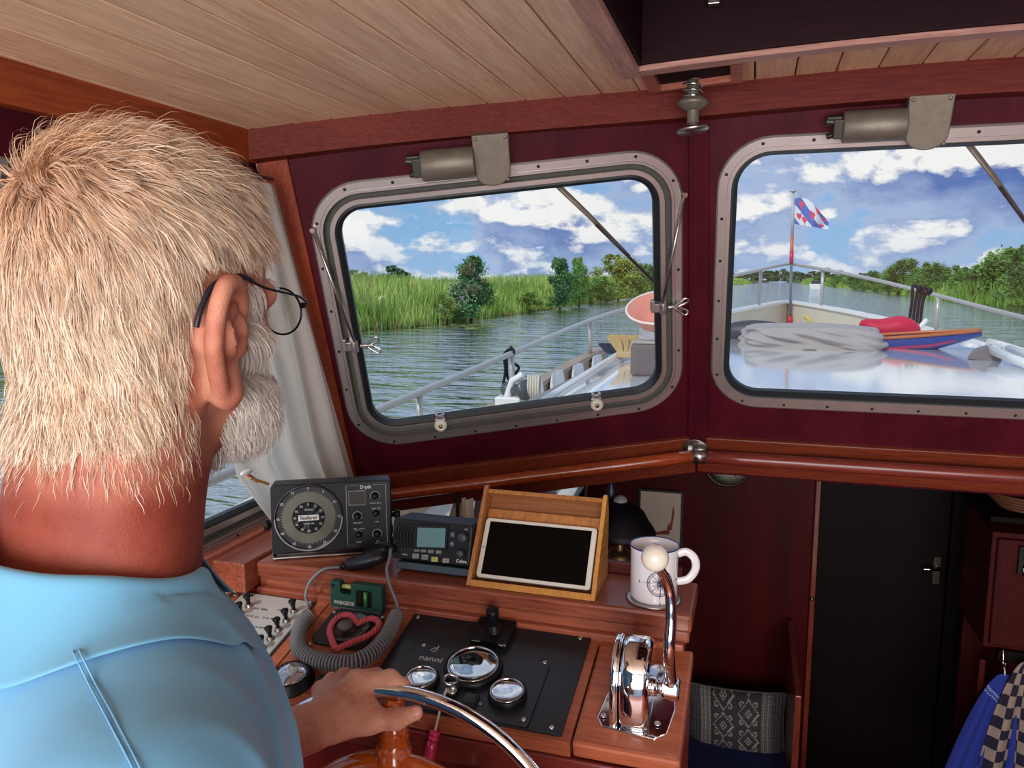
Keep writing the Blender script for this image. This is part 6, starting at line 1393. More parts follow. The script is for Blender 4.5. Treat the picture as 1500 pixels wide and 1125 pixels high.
def blades(name, label, E, s, n, h0, h1, depth, wbase, colA, colB, ymin=-10, ymax=400, z0=.1, cat='reeds', seed=1):
    rg = np.random.default_rng(seed); l = arclen(E); P0_ = np.array([tuple(p) for p in E]); L_ = np.array(l)
    tot = []; i0 = np.searchsorted(P0_[:, 1], ymin); i1 = min(np.searchsorted(P0_[:, 1], ymax), len(E)-1)
    la, lb = L_[i0], L_[i1]
    # density falls with distance so that blades stay about a pixel wide
    u = rg.random(n); d = la*(lb/la)**u if la > 5 else la+(lb-la)*u**1.6
    x = np.interp(d, L_, P0_[:, 0]); y = np.interp(d, L_, P0_[:, 1]); q = rg.random(n)**1.3*depth; x = x+s*q
    dist = np.hypot(x, y); w = wbase*np.clip(dist/45, .55, 6)*rg.uniform(.6, 1.3, n); lown = .5+.5*np.sin(d*.21+2*np.sin(d*.07)+seed)
    h = rg.uniform(h0, h1, n)*(.80+.20*lown)*(.45+.55*np.clip(q/1.4, 0, 1)); zz = -1+np.interp(q, [0, 2.5, 6, 50], [z0, .7, 1.2, 1.3])-.15
    ang = rg.uniform(0, PI, n); lx, ly = rg.normal(0, .16, n)*h, rg.normal(0, .16, n)*h; cx_, sx_ = np.cos(ang)*w/2, np.sin(ang)*w/2
    bz = rg.uniform(.0, .25, n)*h
    v = np.zeros((n, 5, 3)); v[:, 0] = np.c_[x-cx_, y-sx_, zz]; v[:, 1] = np.c_[x+cx_, y+sx_, zz]; v[:, 2] = np.c_[x+lx*.35+cx_*.8, y+ly*.35+sx_*.8, zz+h*.6]; v[:, 3] = np.c_[x+lx*.35-cx_*.8, y+ly*.35-sx_*.8, zz+h*.6]; v[:, 4] = np.c_[x+lx, y+ly, zz+h]
    me = bpy.data.meshes.new(name); base = np.arange(n)[:, None]*5
    lo = np.concatenate([base+np.array([0, 1, 2, 3]), base+np.array([3, 2, 4])], 1).ravel(); me.vertices.add(n*5); me.vertices.foreach_set('co', v.ravel()); me.loops.add(n*7); me.loops.foreach_set('vertex_index', lo)
    me.polygons.add(n*2); st = np.stack([np.arange(n)*7, np.arange(n)*7+4], 1).ravel(); me.polygons.foreach_set('loop_start', st); me.update(calc_edges=True); me.validate()
    me.materials.append(mat(name+'_green', colA, rough=.75, col2=colB, vscale=.16, island=.28, hue=.025, detail=3, contrast=(.42, .60)))
    o = bpy.data.objects.new(name, me); COL.objects.link(o); tag(o, label, cat, kind='stuff'); return o
blades('reeds_left', 'tall light green reeds growing along the left river bank', LE, -1, 52000, 1.5, 2.35, 9, .075, (184, 206, 108), (132, 168, 70), ymin=4, seed=3)
blades('reeds_low', 'low yellowish grass hanging over the left bank edge', LE, -1, 16000, .5, 1.1, 1.8, .07, (204, 204, 116), (170, 146, 92), ymin=4, seed=5)
blades('reeds_right', 'tall green reeds growing along the right river bank', RE, 1, 26000, 1.5, 2.5, 9, .09, (150, 184, 88), (112, 152, 62), ymin=25, seed=8)
# lily pads and floating weed at the left bank
b = MB(); rg = np.random.default_rng(4)
for i in range(260):
    t = rg.uniform(.12, .62); p = LE[int(t*(len(LE)-1))]; c = p+V((rg.uniform(.2, 4.0), rg.uniform(-2, 2), .006)); r = rg.uniform(.08, .22); b.add([c+V((r*math.cos(a)*1.3, r*math.sin(a), 0)) for a in np.linspace(0, 2*PI, 9)[:-1]], [tuple(range(8))])
tag(b.build('lily_pads', mat('pad_green', (150, 160, 90), rough=.5), fix=False), 'floating lily pads along the left bank edge', 'lily pads', kind='stuff')
def leaves_mesh(name, n, shape, size, seed, colA, colB, isl=.3):
    """leaf quads spread through a crown volume of unit height, denser at the shell; a short trunk goes in a part"""
    rg = np.random.default_rng(seed); C = shape; P = []
    k = rg.integers(0, len(C), n); c = np.array([q[:3] for q in C])[k]; r = np.array([q[3] for q in C])[k]
    d = rg.normal(size=(n, 3)); d /= np.linalg.norm(d, axis=1)[:, None]**rg.choice([1., .55], (n, 1)); p = c+d*(r*rg.random(n)**.75)[:, None]*np.array([1, 1, 1.15])
    p[:, 2] = np.maximum(p[:, 2], .01); a = rg.normal(size=(n, 3)); a /= np.linalg.norm(a, axis=1)[:, None]; t = np.cross(a, rg.normal(size=(n, 3))); t /= np.linalg.norm(t, axis=1)[:, None]
    s = size*rg.uniform(.6, 1.3, n)[:, None]; v = np.stack([p-a*s, p+t*s*.5, p+a*s, p-t*s*.5], 1)
    me = bpy.data.meshes.new(name); me.vertices.add(n*4); me.vertices.foreach_set('co', v.ravel()); me.loops.add(n*4); me.loops.foreach_set('vertex_index', np.arange(n*4)); me.polygons.add(n); me.polygons.foreach_set('loop_start', np.arange(n)*4); me.update(calc_edges=True)
    me.materials.append(mat(name+'_leaf', colA, rough=.7, col2=colB, vscale=2.5, island=isl, hue=.02)); return me
def crown(seed, n, w, spiky=0.):
    rg = np.random.default_rng(seed); out = []
    for i in range(n):
        z = rg.uniform(.06, .86); rad = w*(1-.75*z**1.6)*rg.random()**.6; a = rg.uniform(0, 2*PI); out.append((rad*math.cos(a), rad*math.sin(a), z, rg.uniform(.09, .20)*(1-.35*z)))
    out.append((0, 0, .9, .08)); 
    if spiky:
        for i in range(int(spiky)): a = rg.uniform(0, 2*PI); out.append((rg.uniform(0, w*.6)*math.cos(a), rg.uniform(0, w*.6)*math.sin(a), rg.uniform(.8, .98), .05))
    return out
LM = [leaves_mesh('bush_bright', 9000, crown(1, 34, .40, 7), .026, 1, (142, 186, 92), (84, 136, 58)), leaves_mesh('bush_dark', 9000, crown(2, 34, .36, 8), .026, 2, (104, 156, 88), (58, 108, 62)),
      leaves_mesh('bush_yellow', 9000, crown(3, 36, .52, 4), .026, 3, (178, 190, 92), (122, 156, 70)), leaves_mesh('tree_round', 9000, crown(4, 38, .50, 3), .026, 4, (126, 164, 76), (74, 118, 52)), leaves_mesh('tree_far', 1600, crown(5, 20, .6, 2), .07, 5, (112, 146, 90), (80, 118, 84))]
trunk = MB().cyl((0, 0, -.15), (.02, 0, .35), .022, .014, n=8).cyl((.02, 0, .3), (.14, .03, .62), .012, .006, n=6).cyl((.02, 0, .3), (-.12, -.04, .6), .012, .006, n=6)
tk = trunk.build('trunk', mat('bark', (72, 62, 46), rough=.9)); TKM = tk.data; bpy.data.objects.remove(tk)
def bush(px, ybase, ytop, wpx, kind, label, group=None, name='bush', off=0., cat='bush', flowers=0):
    base = at_z(px, ybase, -1.0); dist = base.y; hpx = at_y(px, ytop, base.y).z-(-.6); 
    R = thing(name, label, cat, (base.x, base.y+off, -.7), group); sc = hpx+.1; mw = (wpx/F*math.hypot(base.x, base.y))/sc
    o = bpy.data.objects.new('foliage', LM[kind]); COL.objects.link(o); o.parent = R; k = mw/.95; o.scale = (sc*k, sc*k, sc); o.rotation_euler = (0, 0, (px*.37) % 6.28); ORG[o.name] = (0, 0, 0)
    t = bpy.data.objects.new('trunk', TKM); COL.objects.link(t); t.parent = R; t.scale = (sc, sc, sc)
    if flowers:
        rg = np.random.default_rng(9); b = MB()
        for i in range(flowers):
            p = V((rg.normal(-.25, .22)*sc*.5, -.35*sc*.5+rg.normal(0, .12), rg.uniform(.15, .75)*sc*.8)); s = .055; b.add([p+V((-s, 0, 0)), p+V((0, .02, -s)), p+V((s, 0, 0)), p+V((0, -.02, s))], [(0, 1, 2, 3)])
        f = b.build('blossom', mat('blossom_white', (226, 214, 210), rough=.8), fix=False); f.parent = R; f['kind'] = 'stuff'
bush(690, 472, 376, 84, 1, 'dark green bush with pale blossom in the left bank reeds', flowers=150)
bush(652, 474, 432, 40, 2, 'low bush with dry flower heads left of the blossoming bush', flowers=60)
bush(820, 454, 378, 58, 1, 'bluish green bush, left one of the close pair on the left bank')
bush(848, 450, 377, 40, 0, 'bright green narrow bush, right one of the close pair on the left bank')
bush(905, 440, 374, 84, 2, 'broad yellowish bush seen through the right part of the left windscreen', name='tree', cat='tree')
bush(945, 435, 385, 50, 3, 'green bush at the left windscreen edge behind the grab handle', name='bush')
bush(880, 444, 405, 60, 0, 'low green bush between the pair of bushes and the yellowish bush')
bush(775, 458, 428, 50, 2, 'low brownish bush on the edge of the left bank, left of the close pair')
for i, (px, yb, yt, w, k, lab) in enumerate(((1322, 431, 378, 56, 3, 'round green tree on the right bank beyond the guard rail, first from the left'), (1367, 436, 383, 54, 3, 'round green tree on the right bank above the black ropes'), (1280, 427, 396, 34, 3, 'small round tree left of the two big round trees on the right bank'), (1415, 440, 396, 60, 0, 'low bush on the right bank behind the guard rail right of the ropes'), (1470, 446, 364, 90, 0, 'tall green thicket at the right edge of the right windscreen'), (1530, 452, 356, 90, 3, 'tall tree past the right edge of the right bank thicket'), (1250, 424, 402, 30, 3, 'small dark tree behind the far motorboat on the right bank'), (1226, 421, 403, 26, 0, 'small bright tree on the right bank behind the far motorboat'), (1200, 419, 404, 24, 3, 'small far tree on the right bank beyond the flagpole'), (1302, 429, 394, 36, 0, 'bright bush between the small round tree and the two big round trees'), (1344, 434, 392, 40, 0, 'bright low bush between the two big round trees on the right bank'), (1395, 438, 388, 44, 3, 'dark green tree right of the two big round trees'), (1440, 443, 384, 56, 3, 'dark tree directly left of the tall green thicket'), (1262, 425, 400, 30, 1, 'dark small bush right of the tree behind the motorboat'), (1500, 448, 360, 70, 1, 'dark green tree inside the thicket at the right frame edge'))):
    bush(px, yb, yt, w, k, lab, 'trees along the right bank', 'tree', cat='tree')
def far(px, dist, h, w, lab, grp):
    p = CAM+ray(px, 408)*(dist/ray(px, 408).y); R = thing('distant_tree', lab, 'tree', (p.x, p.y, -.2), grp)
    o = bpy.data.objects.new('foliage', LM[4]); COL.objects.link(o); o.parent = R; o.scale = (w, w, h); o.rotation_euler = (0, 0, px)
rg = np.random.default_rng(11)
for px, h in ((517, 6), (531, 5), (545, 3.5), (560, 4), (578, 8), (590, 6), (604, 3)): far(px, 330, h, h*1.3, 'small distant tree peeking over the left bank reeds', 'distant trees over the left reeds')
for px in range(1066, 1240, 9): far(px+rg.uniform(-2, 2), 560, rg.uniform(5, 9), rg.uniform(9, 14), 'distant tree on the horizon at the river end beyond the bow', 'distant trees beyond the bow')
for px in list(range(-260, 60, 45)): far(px, 260, rg.uniform(4, 8), rg.uniform(7, 12), 'distant tree beyond the port side window', 'distant trees beyond the side window')
# ---- far motorboats
def mboat(px, py, dist, w, label):
    p = at_z(px, py, -1.0); s = w; R = thing('motorboat', label, 'boat', tuple(p))
    def hf(u, v): t = v; a = u*2-1; return p+V((a*s/2*(1-.15*t**2)*(.75+.25*math.sin(PI/2)), t*s*1.8, .35*s*.6*(0+1)))
    b = MB(); W = s/2; b.hexa([p+V(q) for q in ((-W*.8, 0, -.1), (W*.8, 0, -.1), (W*.2, s*2.2, -.1), (-W*.2, s*2.2, -.1), (-W, 0, s*.36), (W, 0, s*.36), (W*.25, s*2.4, s*.45), (-W*.25, s*2.4, s*.45))]); b.build('boat_hull', M_HULLW, R, bevel=.08)
    b = MB(); b.hexa([p+V(q) for q in ((-W*.7, .5, s*.36), (W*.7, .5, s*.36), (W*.5, s, s*.38), (-W*.5, s, s*.38), (-W*.6, .7, s*.62), (W*.6, .7, s*.62), (W*.42, s*.9, s*.62), (-W*.42, s*.9, s*.62))]); b.build('cabin', mat('boat_window', (70, 76, 84), rough=.3), R, bevel=.05)
    b = MB(); b.box(p+V((0, .25, s*.22)), (W*1.2, .1, s*.1)); b.build('transom_stripe', mat('stripe_dark', (90, 70, 60), rough=.5), R)
    for k in (-1, 0, 1):
        b = MB(); q = p+V((k*W*.45, .35, s*.45)); b.sphere(q+V((0, 0, .35)), .16, 10, 8); b.cyl(q+V((0, 0, -.1)), q+V((0, 0, .3)), .22, .14, n=8); b.build('seated_figure', mat('figure_dark', (50, 48, 60), rough=.8), R)
mboat(1195, 423, 200, 3.4, 'motorboat coming up the river beyond the flagpole'); mboat(1123, 412.2, 400, 5.5, 'tiny motorboat far up the river at the horizon')
# ================================================================== STEERING WHEEL
M_VARN = wood('wheel_varnish', (196, 92, 30), (140, 52, 14), 'x', rough=.12, coat=1.0)
wc = V((-.433, .844, .8046)); wt, wyw = .116, .1125; wn = V((math.sin(wyw)*math.cos(wt), -math.cos(wyw)*math.cos(wt), math.sin(wt))); wa = V((math.cos(wyw), math.sin(wyw), 0)); wb = wn.cross(wa)
R = thing('steering_wheel', 'chrome rimmed steering wheel with a varnished wooden hub ring and spokes', 'steering wheel', tuple(wc))
def wp(r, a, h=0.): return wc+wa*(r*math.cos(a))+wb*(r*math.sin(a))+wn*h
b = MB(); b.tube([wp(.25, a) for a in np.linspace(0, 2*PI, 97)[:-1]], .0100, 16, closed=True); b.build('rim', M_CHROME, R)
b = MB(); b.tube([wp(.152, a) for a in np.linspace(0, 2*PI, 65)[:-1]], .018, 14, closed=True, sq=None); b.build('wooden_ring', M_VARN, R)
b = MB(); b.fr(wc, x=wa, z=wn).lathe([(.0001, -.02), (.05, -.02), (.06, -.01), (.06, .012), (.045, .022), (.02, .026), (.0001, .027)], 36); b.build('hub', M_VARN, R)
for k in range(6):
    a = PI/2+k*PI/3; b = MB(); dv_ = (wp(1, a)-wc).normalized()
    b.fr(wc, x=wn, z=dv_).lathe([(.012, .05), (.016, .09), (.013, .12), (.022, .142), (.024, .150), (.024, .176), (.018, .180), (.021, .184), (.0175, .188), (.021, .192), (.0175, .196), (.020, .200), (.0165, .205), (.0160, .215), (.0155, .226), (.0130, .234), (.011, .241)], 20); b.build('spoke', M_VARN, R)
b = MB(); b.cyl(wc-wn*.02, V((wc.x+.01, yf+.035, wc.z-.02)), .016, n=16); b.build('wheel_shaft', M_STEEL, R)

# ================================================================== THE MAN AT THE WHEEL (surfaces grown from a smooth distance field)
def v3(p): return np.array([p[0], p[1], p[2]], float)
class SDF:
    def __init__(s, lo, hi, h):
        s.lo = np.array(lo, float); s.h = h; s.n = np.ceil((np.array(hi)-s.lo)/h).astype(int)+1; s.F = np.full(tuple(s.n), 9., np.float32)
    def sub(s, lo, hi):
        a = np.maximum(np.floor((lo-s.lo)/s.h).astype(int), 0); b = np.minimum(np.ceil((hi-s.lo)/s.h).astype(int)+1, s.n)
        if (b <= a).any(): return None
        sl = tuple(slice(a[i], b[i]) for i in range(3)); X = np.stack(np.meshgrid(*[s.lo[i]+s.h*np.arange(a[i], b[i]) for i in range(3)], indexing='ij'), -1); return sl, X
    def comb(s, sl, d, k, op='u'):
        A = s.F[sl]
        if op == 'u':
            hh = np.clip(.5+.5*(A-d)/k, 0, 1); s.F[sl] = A*(1-hh)+d*hh-k*hh*(1-hh)
        else:
            hh = np.clip(.5-.5*(A+d)/k, 0, 1); s.F[sl] = A*(1-hh)-d*hh+k*hh*(1-hh)
    def cone(s, a, b, ra, rb, k=.01, op='u'):
        a, b = v3(a), v3(b); m = max(ra, rb)+3*k+.02; g = s.sub(np.minimum(a, b)-m, np.maximum(a, b)+m)
        if not g: return s
        sl, X = g; ab = b-a; t = np.clip(((X-a)@ab)/max(ab@ab, 1e-12), 0, 1); d = np.linalg.norm(X-a-t[..., None]*ab, axis=-1)-(ra+(rb-ra)*t); s.comb(sl, d, k, op); return s
    def ell(s, c, r, k=.01, R=None, op='u'):
        c = v3(c); r = np.array(r, float); m = r.max()+3*k+.02; g = s.sub(c-m, c+m)
        if not g: return s
        sl, X = g; Y = X-c
        if R is not None: Y = Y@R
        q = np.linalg.norm(Y/r, axis=-1); q2 = np.linalg.norm(Y/(r*r), axis=-1); d = q*(q-1)/np.maximum(q2, 1e-6); s.comb(sl, d, k, op); return s
    def chain(s, P, Rr, k=.01, op='u'):
        for i in range(len(P)-1): s.cone(P[i], P[i+1], Rr[i], Rr[i+1], k, op)
        return s
    def mesh(s, iso=0.):
        Fd = s.F-iso; n = Fd.shape; ins = Fd < 0
        c = np.zeros((n[0]-1, n[1]-1, n[2]-1), np.int8)
        for i in (0, 1):
            for j in (0, 1):
                for k in (0, 1): c += ins[i:n[0]-1+i, j:n[1]-1+j, k:n[2]-1+k]
        act = (c > 0) & (c < 8); idx = -np.ones(act.shape, np.int64); A = np.argwhere(act); idx[act] = np.arange(len(A)); acc = np.zeros((len(A), 3)); cnt = np.zeros(len(A))
        cor = [(i, j, k) for i in (0, 1) for j in (0, 1) for k in (0, 1)]
        for p in cor:
            for ax in range(3):
                if p[ax]: continue
                q = list(p); q[ax] = 1; f0 = Fd[A[:, 0]+p[0], A[:, 1]+p[1], A[:, 2]+p[2]]; f1 = Fd[A[:, 0]+q[0], A[:, 1]+q[1], A[:, 2]+q[2]]; m = (f0 < 0) != (f1 < 0)
                t = np.where(m, f0/np.where(m, f0-f1, 1), 0); pt = A+np.array(p)+0.; pt[:, ax] += t; acc[m] += pt[m]; cnt[m] += 1
        vs = s.lo+s.h*acc/cnt[:, None]; faces = []
        for ax in range(3):
            o = [a for a in range(3) if a != ax]; sl0 = [slice(None)]*3; sl1 = [slice(None)]*3; sl0[ax] = slice(0, -1); sl1[ax] = slice(1, None)
            a0, a1 = ins[tuple(sl0)], ins[tuple(sl1)]; E = np.argwhere(a0 != a1)
            E = E[(E[:, o[0]] > 0) & (E[:, o[1]] > 0) & (E[:, o[0]] < n[o[0]]-1) & (E[:, o[1]] < n[o[1]]-1)]; q = []
            for d0, d1 in ((-1, -1), (0, -1), (0, 0), (-1, 0)): e = E.copy(); e[:, o[0]] += d0; e[:, o[1]] += d1; q.append(idx[e[:, 0], e[:, 1], e[:, 2]])
            q = np.stack(q, 1); fl = a0[E[:, 0], E[:, 1], E[:, 2]] ^ (ax == 1); q[~fl] = q[~fl][:, ::-1]; faces.append(q)
        return vs, np.concatenate(faces)
def nmesh(name, parts, mats, parent, disp=None, smooth_it=0):
    vs = np.concatenate([p[0] for p in parts]); off = 0; fs = []
    for v, f in parts: fs.append(f+off); off += len(v)
    fs = np.concatenate(fs); 
    if disp is not None: vs = disp(vs)
    me = bpy.data.meshes.new(name); o = np.array(ORG[parent.name]) if parent else np.zeros(3); me.vertices.add(len(vs)); me.vertices.foreach_set('co', (vs-o).ravel()); me.loops.add(len(fs)*4); me.loops.foreach_set('vertex_index', fs.ravel().astype(np.int32)); me.polygons.add(len(fs)); me.polygons.foreach_set('loop_start', np.arange(len(fs))*4)
    me.update(calc_edges=True); me.polygons.foreach_set('use_smooth', [True]*len(fs))
    for m in (mats if isinstance(mats, list) else [mats]): me.materials.append(m)
    ob = bpy.data.objects.new(name, me); COL.objects.link(ob); ob.parent = parent; ORG[ob.name] = tuple(o)
    if smooth_it: q = ob.modifiers.new('smooth', 'SMOOTH'); q.iterations = smooth_it; q.factor = .5
    return ob

DEP = .62; fv = V((-sps*cth, cps*cth, -sth)); d_ = ray(224, 497); HO = CAM+d_*(DEP/d_.dot(fv))      # midpoint between the ear holes
PHI = math.radians(2)     # face turned slightly to starboard
hx_ = V((math.cos(PHI), -math.sin(PHI), 0)); hy_ = V((math.sin(PHI), math.cos(PHI), 0)); hz_ = V((0, 0, 1))
def HL(x, y, z): return HO+hx_*x+hy_*y+hz_*z
RH = np.array([list(hx_), list(hy_), list(hz_)]).T     # columns are head axes
PERS = thing('person', 'grey haired bearded person in a light blue polo shirt steering', 'person', (HO.x, HO.y-.03, 0))
# ---------- head, neck
S_ = SDF(v3(HO)-[.15, .17, .235], v3(HO)+[.16, .19, .20], .0024)
E = lambda c, r, k=.012, op='u', R=None: S_.ell(HL(*c), r, k, RH if R is None else R, op)
E((0, -.012, .068), (.077, .098, .082)); E((0, .035, .060), (.068, .066, .070), .02); E((0, -.05, .030), (.068, .055, .060), .02)
E((0, .062, .005), (.056, .038, .062), .02); E((0, .060, -.050), (.050, .040, .040), .02); E((0, .082, -.078), (.026, .022, .020), .02)
S_.cone(HL(.052, .012, -.035), HL(.020, .082, -.080), .018, .017, .02); S_.cone(HL(-.052, .012, -.035), HL(-.020, .082, -.080), .018, .017, .02)
for s in (-1, 1):
    S_.cone(HL(s*.062, .005, .005), HL(s*.046, .070, -.008), .014, .014, .015); S_.cone(HL(s*.046, .085, .034), HL(s*.014, .099, .032), .010, .010, .010)
    E((s*.031, .100, .018), (.017, .014, .012), .006, 'd'); E((s*.031, .086, .018), (.0125, .0125, .0125), .003)
S_.cone(HL(0, .098, .024), HL(0, .124, -.012), .008, .0115, .008); 
for s in (-1, 1): E((s*.012, .110, -.014), (.009, .011, .008), .006)
S_.cone(HL(-.020, .094, -.043), HL(.020, .094, -.043), .0065, .0065, .006); S_.cone(HL(-.018, .094, -.054), HL(.018, .094, -.054), .0065, .0065, .006)
# ears
for s in (-1, 1):
    helix = [(.072, .012, .004), (.078, .020, .030), (.086, .008, .049), (.093, -.012, .050), (.096, -.026, .033), (.094, -.030, .008), (.089, -.022, -.014), (.082, -.009, -.033), (.077, .004, -.040)]
    S_.cone(HL(s*.070, -.006, .008), HL(s*.083, -.018, .008), .022, .020, .008)
    S_.cone(HL(s*.074, -.008, -.018), HL(s*.081, -.012, -.038), .012, .0115, .008)
    hp3 = catmull([V(p) for p in helix], 4); hp3 = [HL(s*p.x, p.y-.010, p.z-.006) for p in hp3]; S_.chain(hp3, [.0062]*len(hp3), .003)
    E((s*.097, -.012, .014), (.010, .012, .020), .004, 'd'); E((s*.094, -.003, -.006), (.010, .009, .012), .004, 'd')
    ah = catmull([V(p) for p in ((.085, .004, .034), (.088, -.008, .022), (.088, -.013, .006), (.083, -.006, -.010))], 4); S_.chain([HL(s*p.x, p.y-.010, p.z-.006) for p in ah], [.0036]*len(ah), .003)
    E((s*.079, .006, -.005), (.0055, .006, .008), .004); E((s*.079, -.010, -.038), (.008, .010, .010), .006)
PT = math.radians(42); tx_ = V((math.cos(PT), -math.sin(PT), 0)); ty_ = V((math.sin(PT), math.cos(PT), 0)); RT = np.array([list(tx_), list(ty_), [0, 0, 1]]).T; TP = HL(0, -.072, 0)
def TL_(x, y, z): return TP+tx_*x+ty_*(y+.045)+V((0, 0, z))
NB = HL(0, -.045, -.165)
S_.cone(HL(0, -.035, -.02), HL(0, -.072, -.24), .064, .070, .02); S_.cone(HL(.03, -.05, 0.0), HL(.036, -.085, -.24), .028, .040, .02); S_.cone(HL(-.03, -.05, 0.0), HL(-.036, -.085, -.24), .028, .040, .02)
S_.cone(HL(0, .035, -.062), HL(0, -.035, -.125), .036, .034, .03)
headm = S_.mesh()
# ---------- torso, arms (coarser), hidden under the clothes but one figure
SHR, SHL_ = TL_(.185, -.04, -.275), TL_(-.185, -.03, -.265)
WR = at_y(458, 1066, .79); ELL = V((-.70, .600, 1.020))
ELR = SHR+tx_*.04-ty_*.02+V((0, 0, -.28)); WRR = ELR+ty_*.20-tx_*.10+V((0, 0, -.10)); HIP = TL_(0, -.03, -.70)
def torso(S, g=0., arms=True, k=.05, sleeve=False):
    S.ell(TL_(0, -.03, -.38), (.165+g, .110+g, .17), k, RT); S.ell(TL_(0, .0, -.53), (.155+g, .125+g, .16), k, RT); S.ell(HIP, (.16+g, .115+g, .13), k, RT)
    for s, P in ((1, SHR), (-1, SHL_)):
        S.cone(TL_(s*.035, -.050, -.225), TL_(s*.15, -.04, -.270), .046+g, .052+g, k*.7); S.cone(TL_(s*.06, -.04, -.27), P, .07+g, .056+g, k)
    S.cone(TL_(0, -.045, -.20), TL_(0, -.04, -.32), .058+g, .09+g, k)
    S.cone(SHR, SHR.lerp(ELR, .72 if sleeve else 1), .056+g, (.056 if sleeve else .041)+g, .03); S.cone(SHL_, SHL_.lerp(ELL, .60 if sleeve else 1), .056+g, (.054 if sleeve else .041)+g, .03)
    if arms:
        S.cone(ELR, WRR, .041, .027, .02); S.cone(ELL, WR, .041, .030, .02)
T_ = SDF(v3(HO)-[.42, .42, .88], v3(HO)+[.40, .50, -.20], .009); torso(T_); torsom = T_.mesh()
# ---------- left hand gripping the rim, with forearm, fine grid
I0, M0, R0, L0_ = at_y(522, 1000, .862), at_y(504, 996, .885), at_y(486, 1002, .902), at_y(472, 1012, .912)
S2 = SDF(v3(at_y(540, 1035, .87))-[.20, .20, .13], v3(at_y(540, 1035, .87))+[.13, .11, .10], .0020)
fa_ = ELL.lerp(WR, .35); S2.cone(fa_, ELL.lerp(WR, .75), .037, .032, .02); S2.cone(ELL.lerp(WR, .75), WR, .032, .0275, .02)
S2.cone(ELL.lerp(WR, .7)+V((0, .012, .004)), WR+V((.0, .016, .004)), .022, .019, .015)
WR2 = WR+V((.012, .022, .004))
for P, rr in ((I0, .0150), (M0, .0150), (R0, .0145), (L0_, .0135)): S2.cone(WR if P is I0 else WR2, P, .021, rr, .012)
S2.cone(WR, at_y(530, 1040, .845), .022, .017, .012); S2.cone(WR2, L0_, .02, .013, .01)
idx_ = [I0, at_y(572, 993, .880), at_y(590, 1004, .884), at_y(591, 1019, .880)]; S2.chain(idx_, [.0128, .0108, .0092, .0078], .006)
mid_ = [M0, at_y(552, 990, .918), at_y(574, 1010, .920), at_y(566, 1029, .900)]; S2.chain(mid_, [.0125, .0105, .009, .0078], .005)
rin_ = [R0, at_y(530, 994, .940), at_y(548, 1016, .938), at_y(540, 1034, .912)]; S2.chain(rin_, [.012, .010, .0088, .0075], .005)
lit_ = [L0_, at_y(500, 1004, .950), at_y(514, 1022, .944), at_y(508, 1038, .916)]; S2.chain(lit_, [.0112, .009, .008, .007], .005)
thb = [at_y(488, 1066, .812), at_y(540, 1057, .842), at_y(580, 1053, .852), at_y(609, 1044, .864)]; S2.chain(thb, [.019, .0150, .0122, .0098], .010)
S2.cone(at_y(545, 1045, .850), I0, .011, .012, .014)
for P in (I0, M0, R0): S2.ell(P+V((0, 0, .010)), (.008, .008, .006), .006)
for a_, c_ in ((WR2, I0), (WR2, M0)):
    S2.cone(a_.lerp(c_, .25)+V((0, -.004, .019)), a_.lerp(c_, .85)+V((0, -.002, .0135)), .0022, .0018, .004)
handm = S2.mesh()
S3 = SDF(v3(WRR)-[.10, .06, .12], v3(WRR)+[.10, .14, .08], .004); S3.cone(ELR.lerp(WRR, .5), WRR, .034, .027, .02); pa_ = WRR+ty_*.07-tx_*.02+V((0, 0, -.03)); S3.cone(WRR, pa_, .026, .032, .015)
for k in range(4): f0 = pa_+V((.028-.018*k, .005, .0)); S3.chain([f0, f0+V((-.005, .035, -.012)), f0+V((-.008, .045, -.035)), f0+V((-.010, .030, -.048))], [.011, .010, .009, .008], .005)
S3.chain([WRR+V((-.03, .02, -.01)), pa_+V((-.045, .0, -.01)), pa_+V((-.050, .03, -.022))], [.014, .012, .009], .006)
M_SKIN = bpy.data.materials.new('skin'); M_SKIN.use_nodes = True
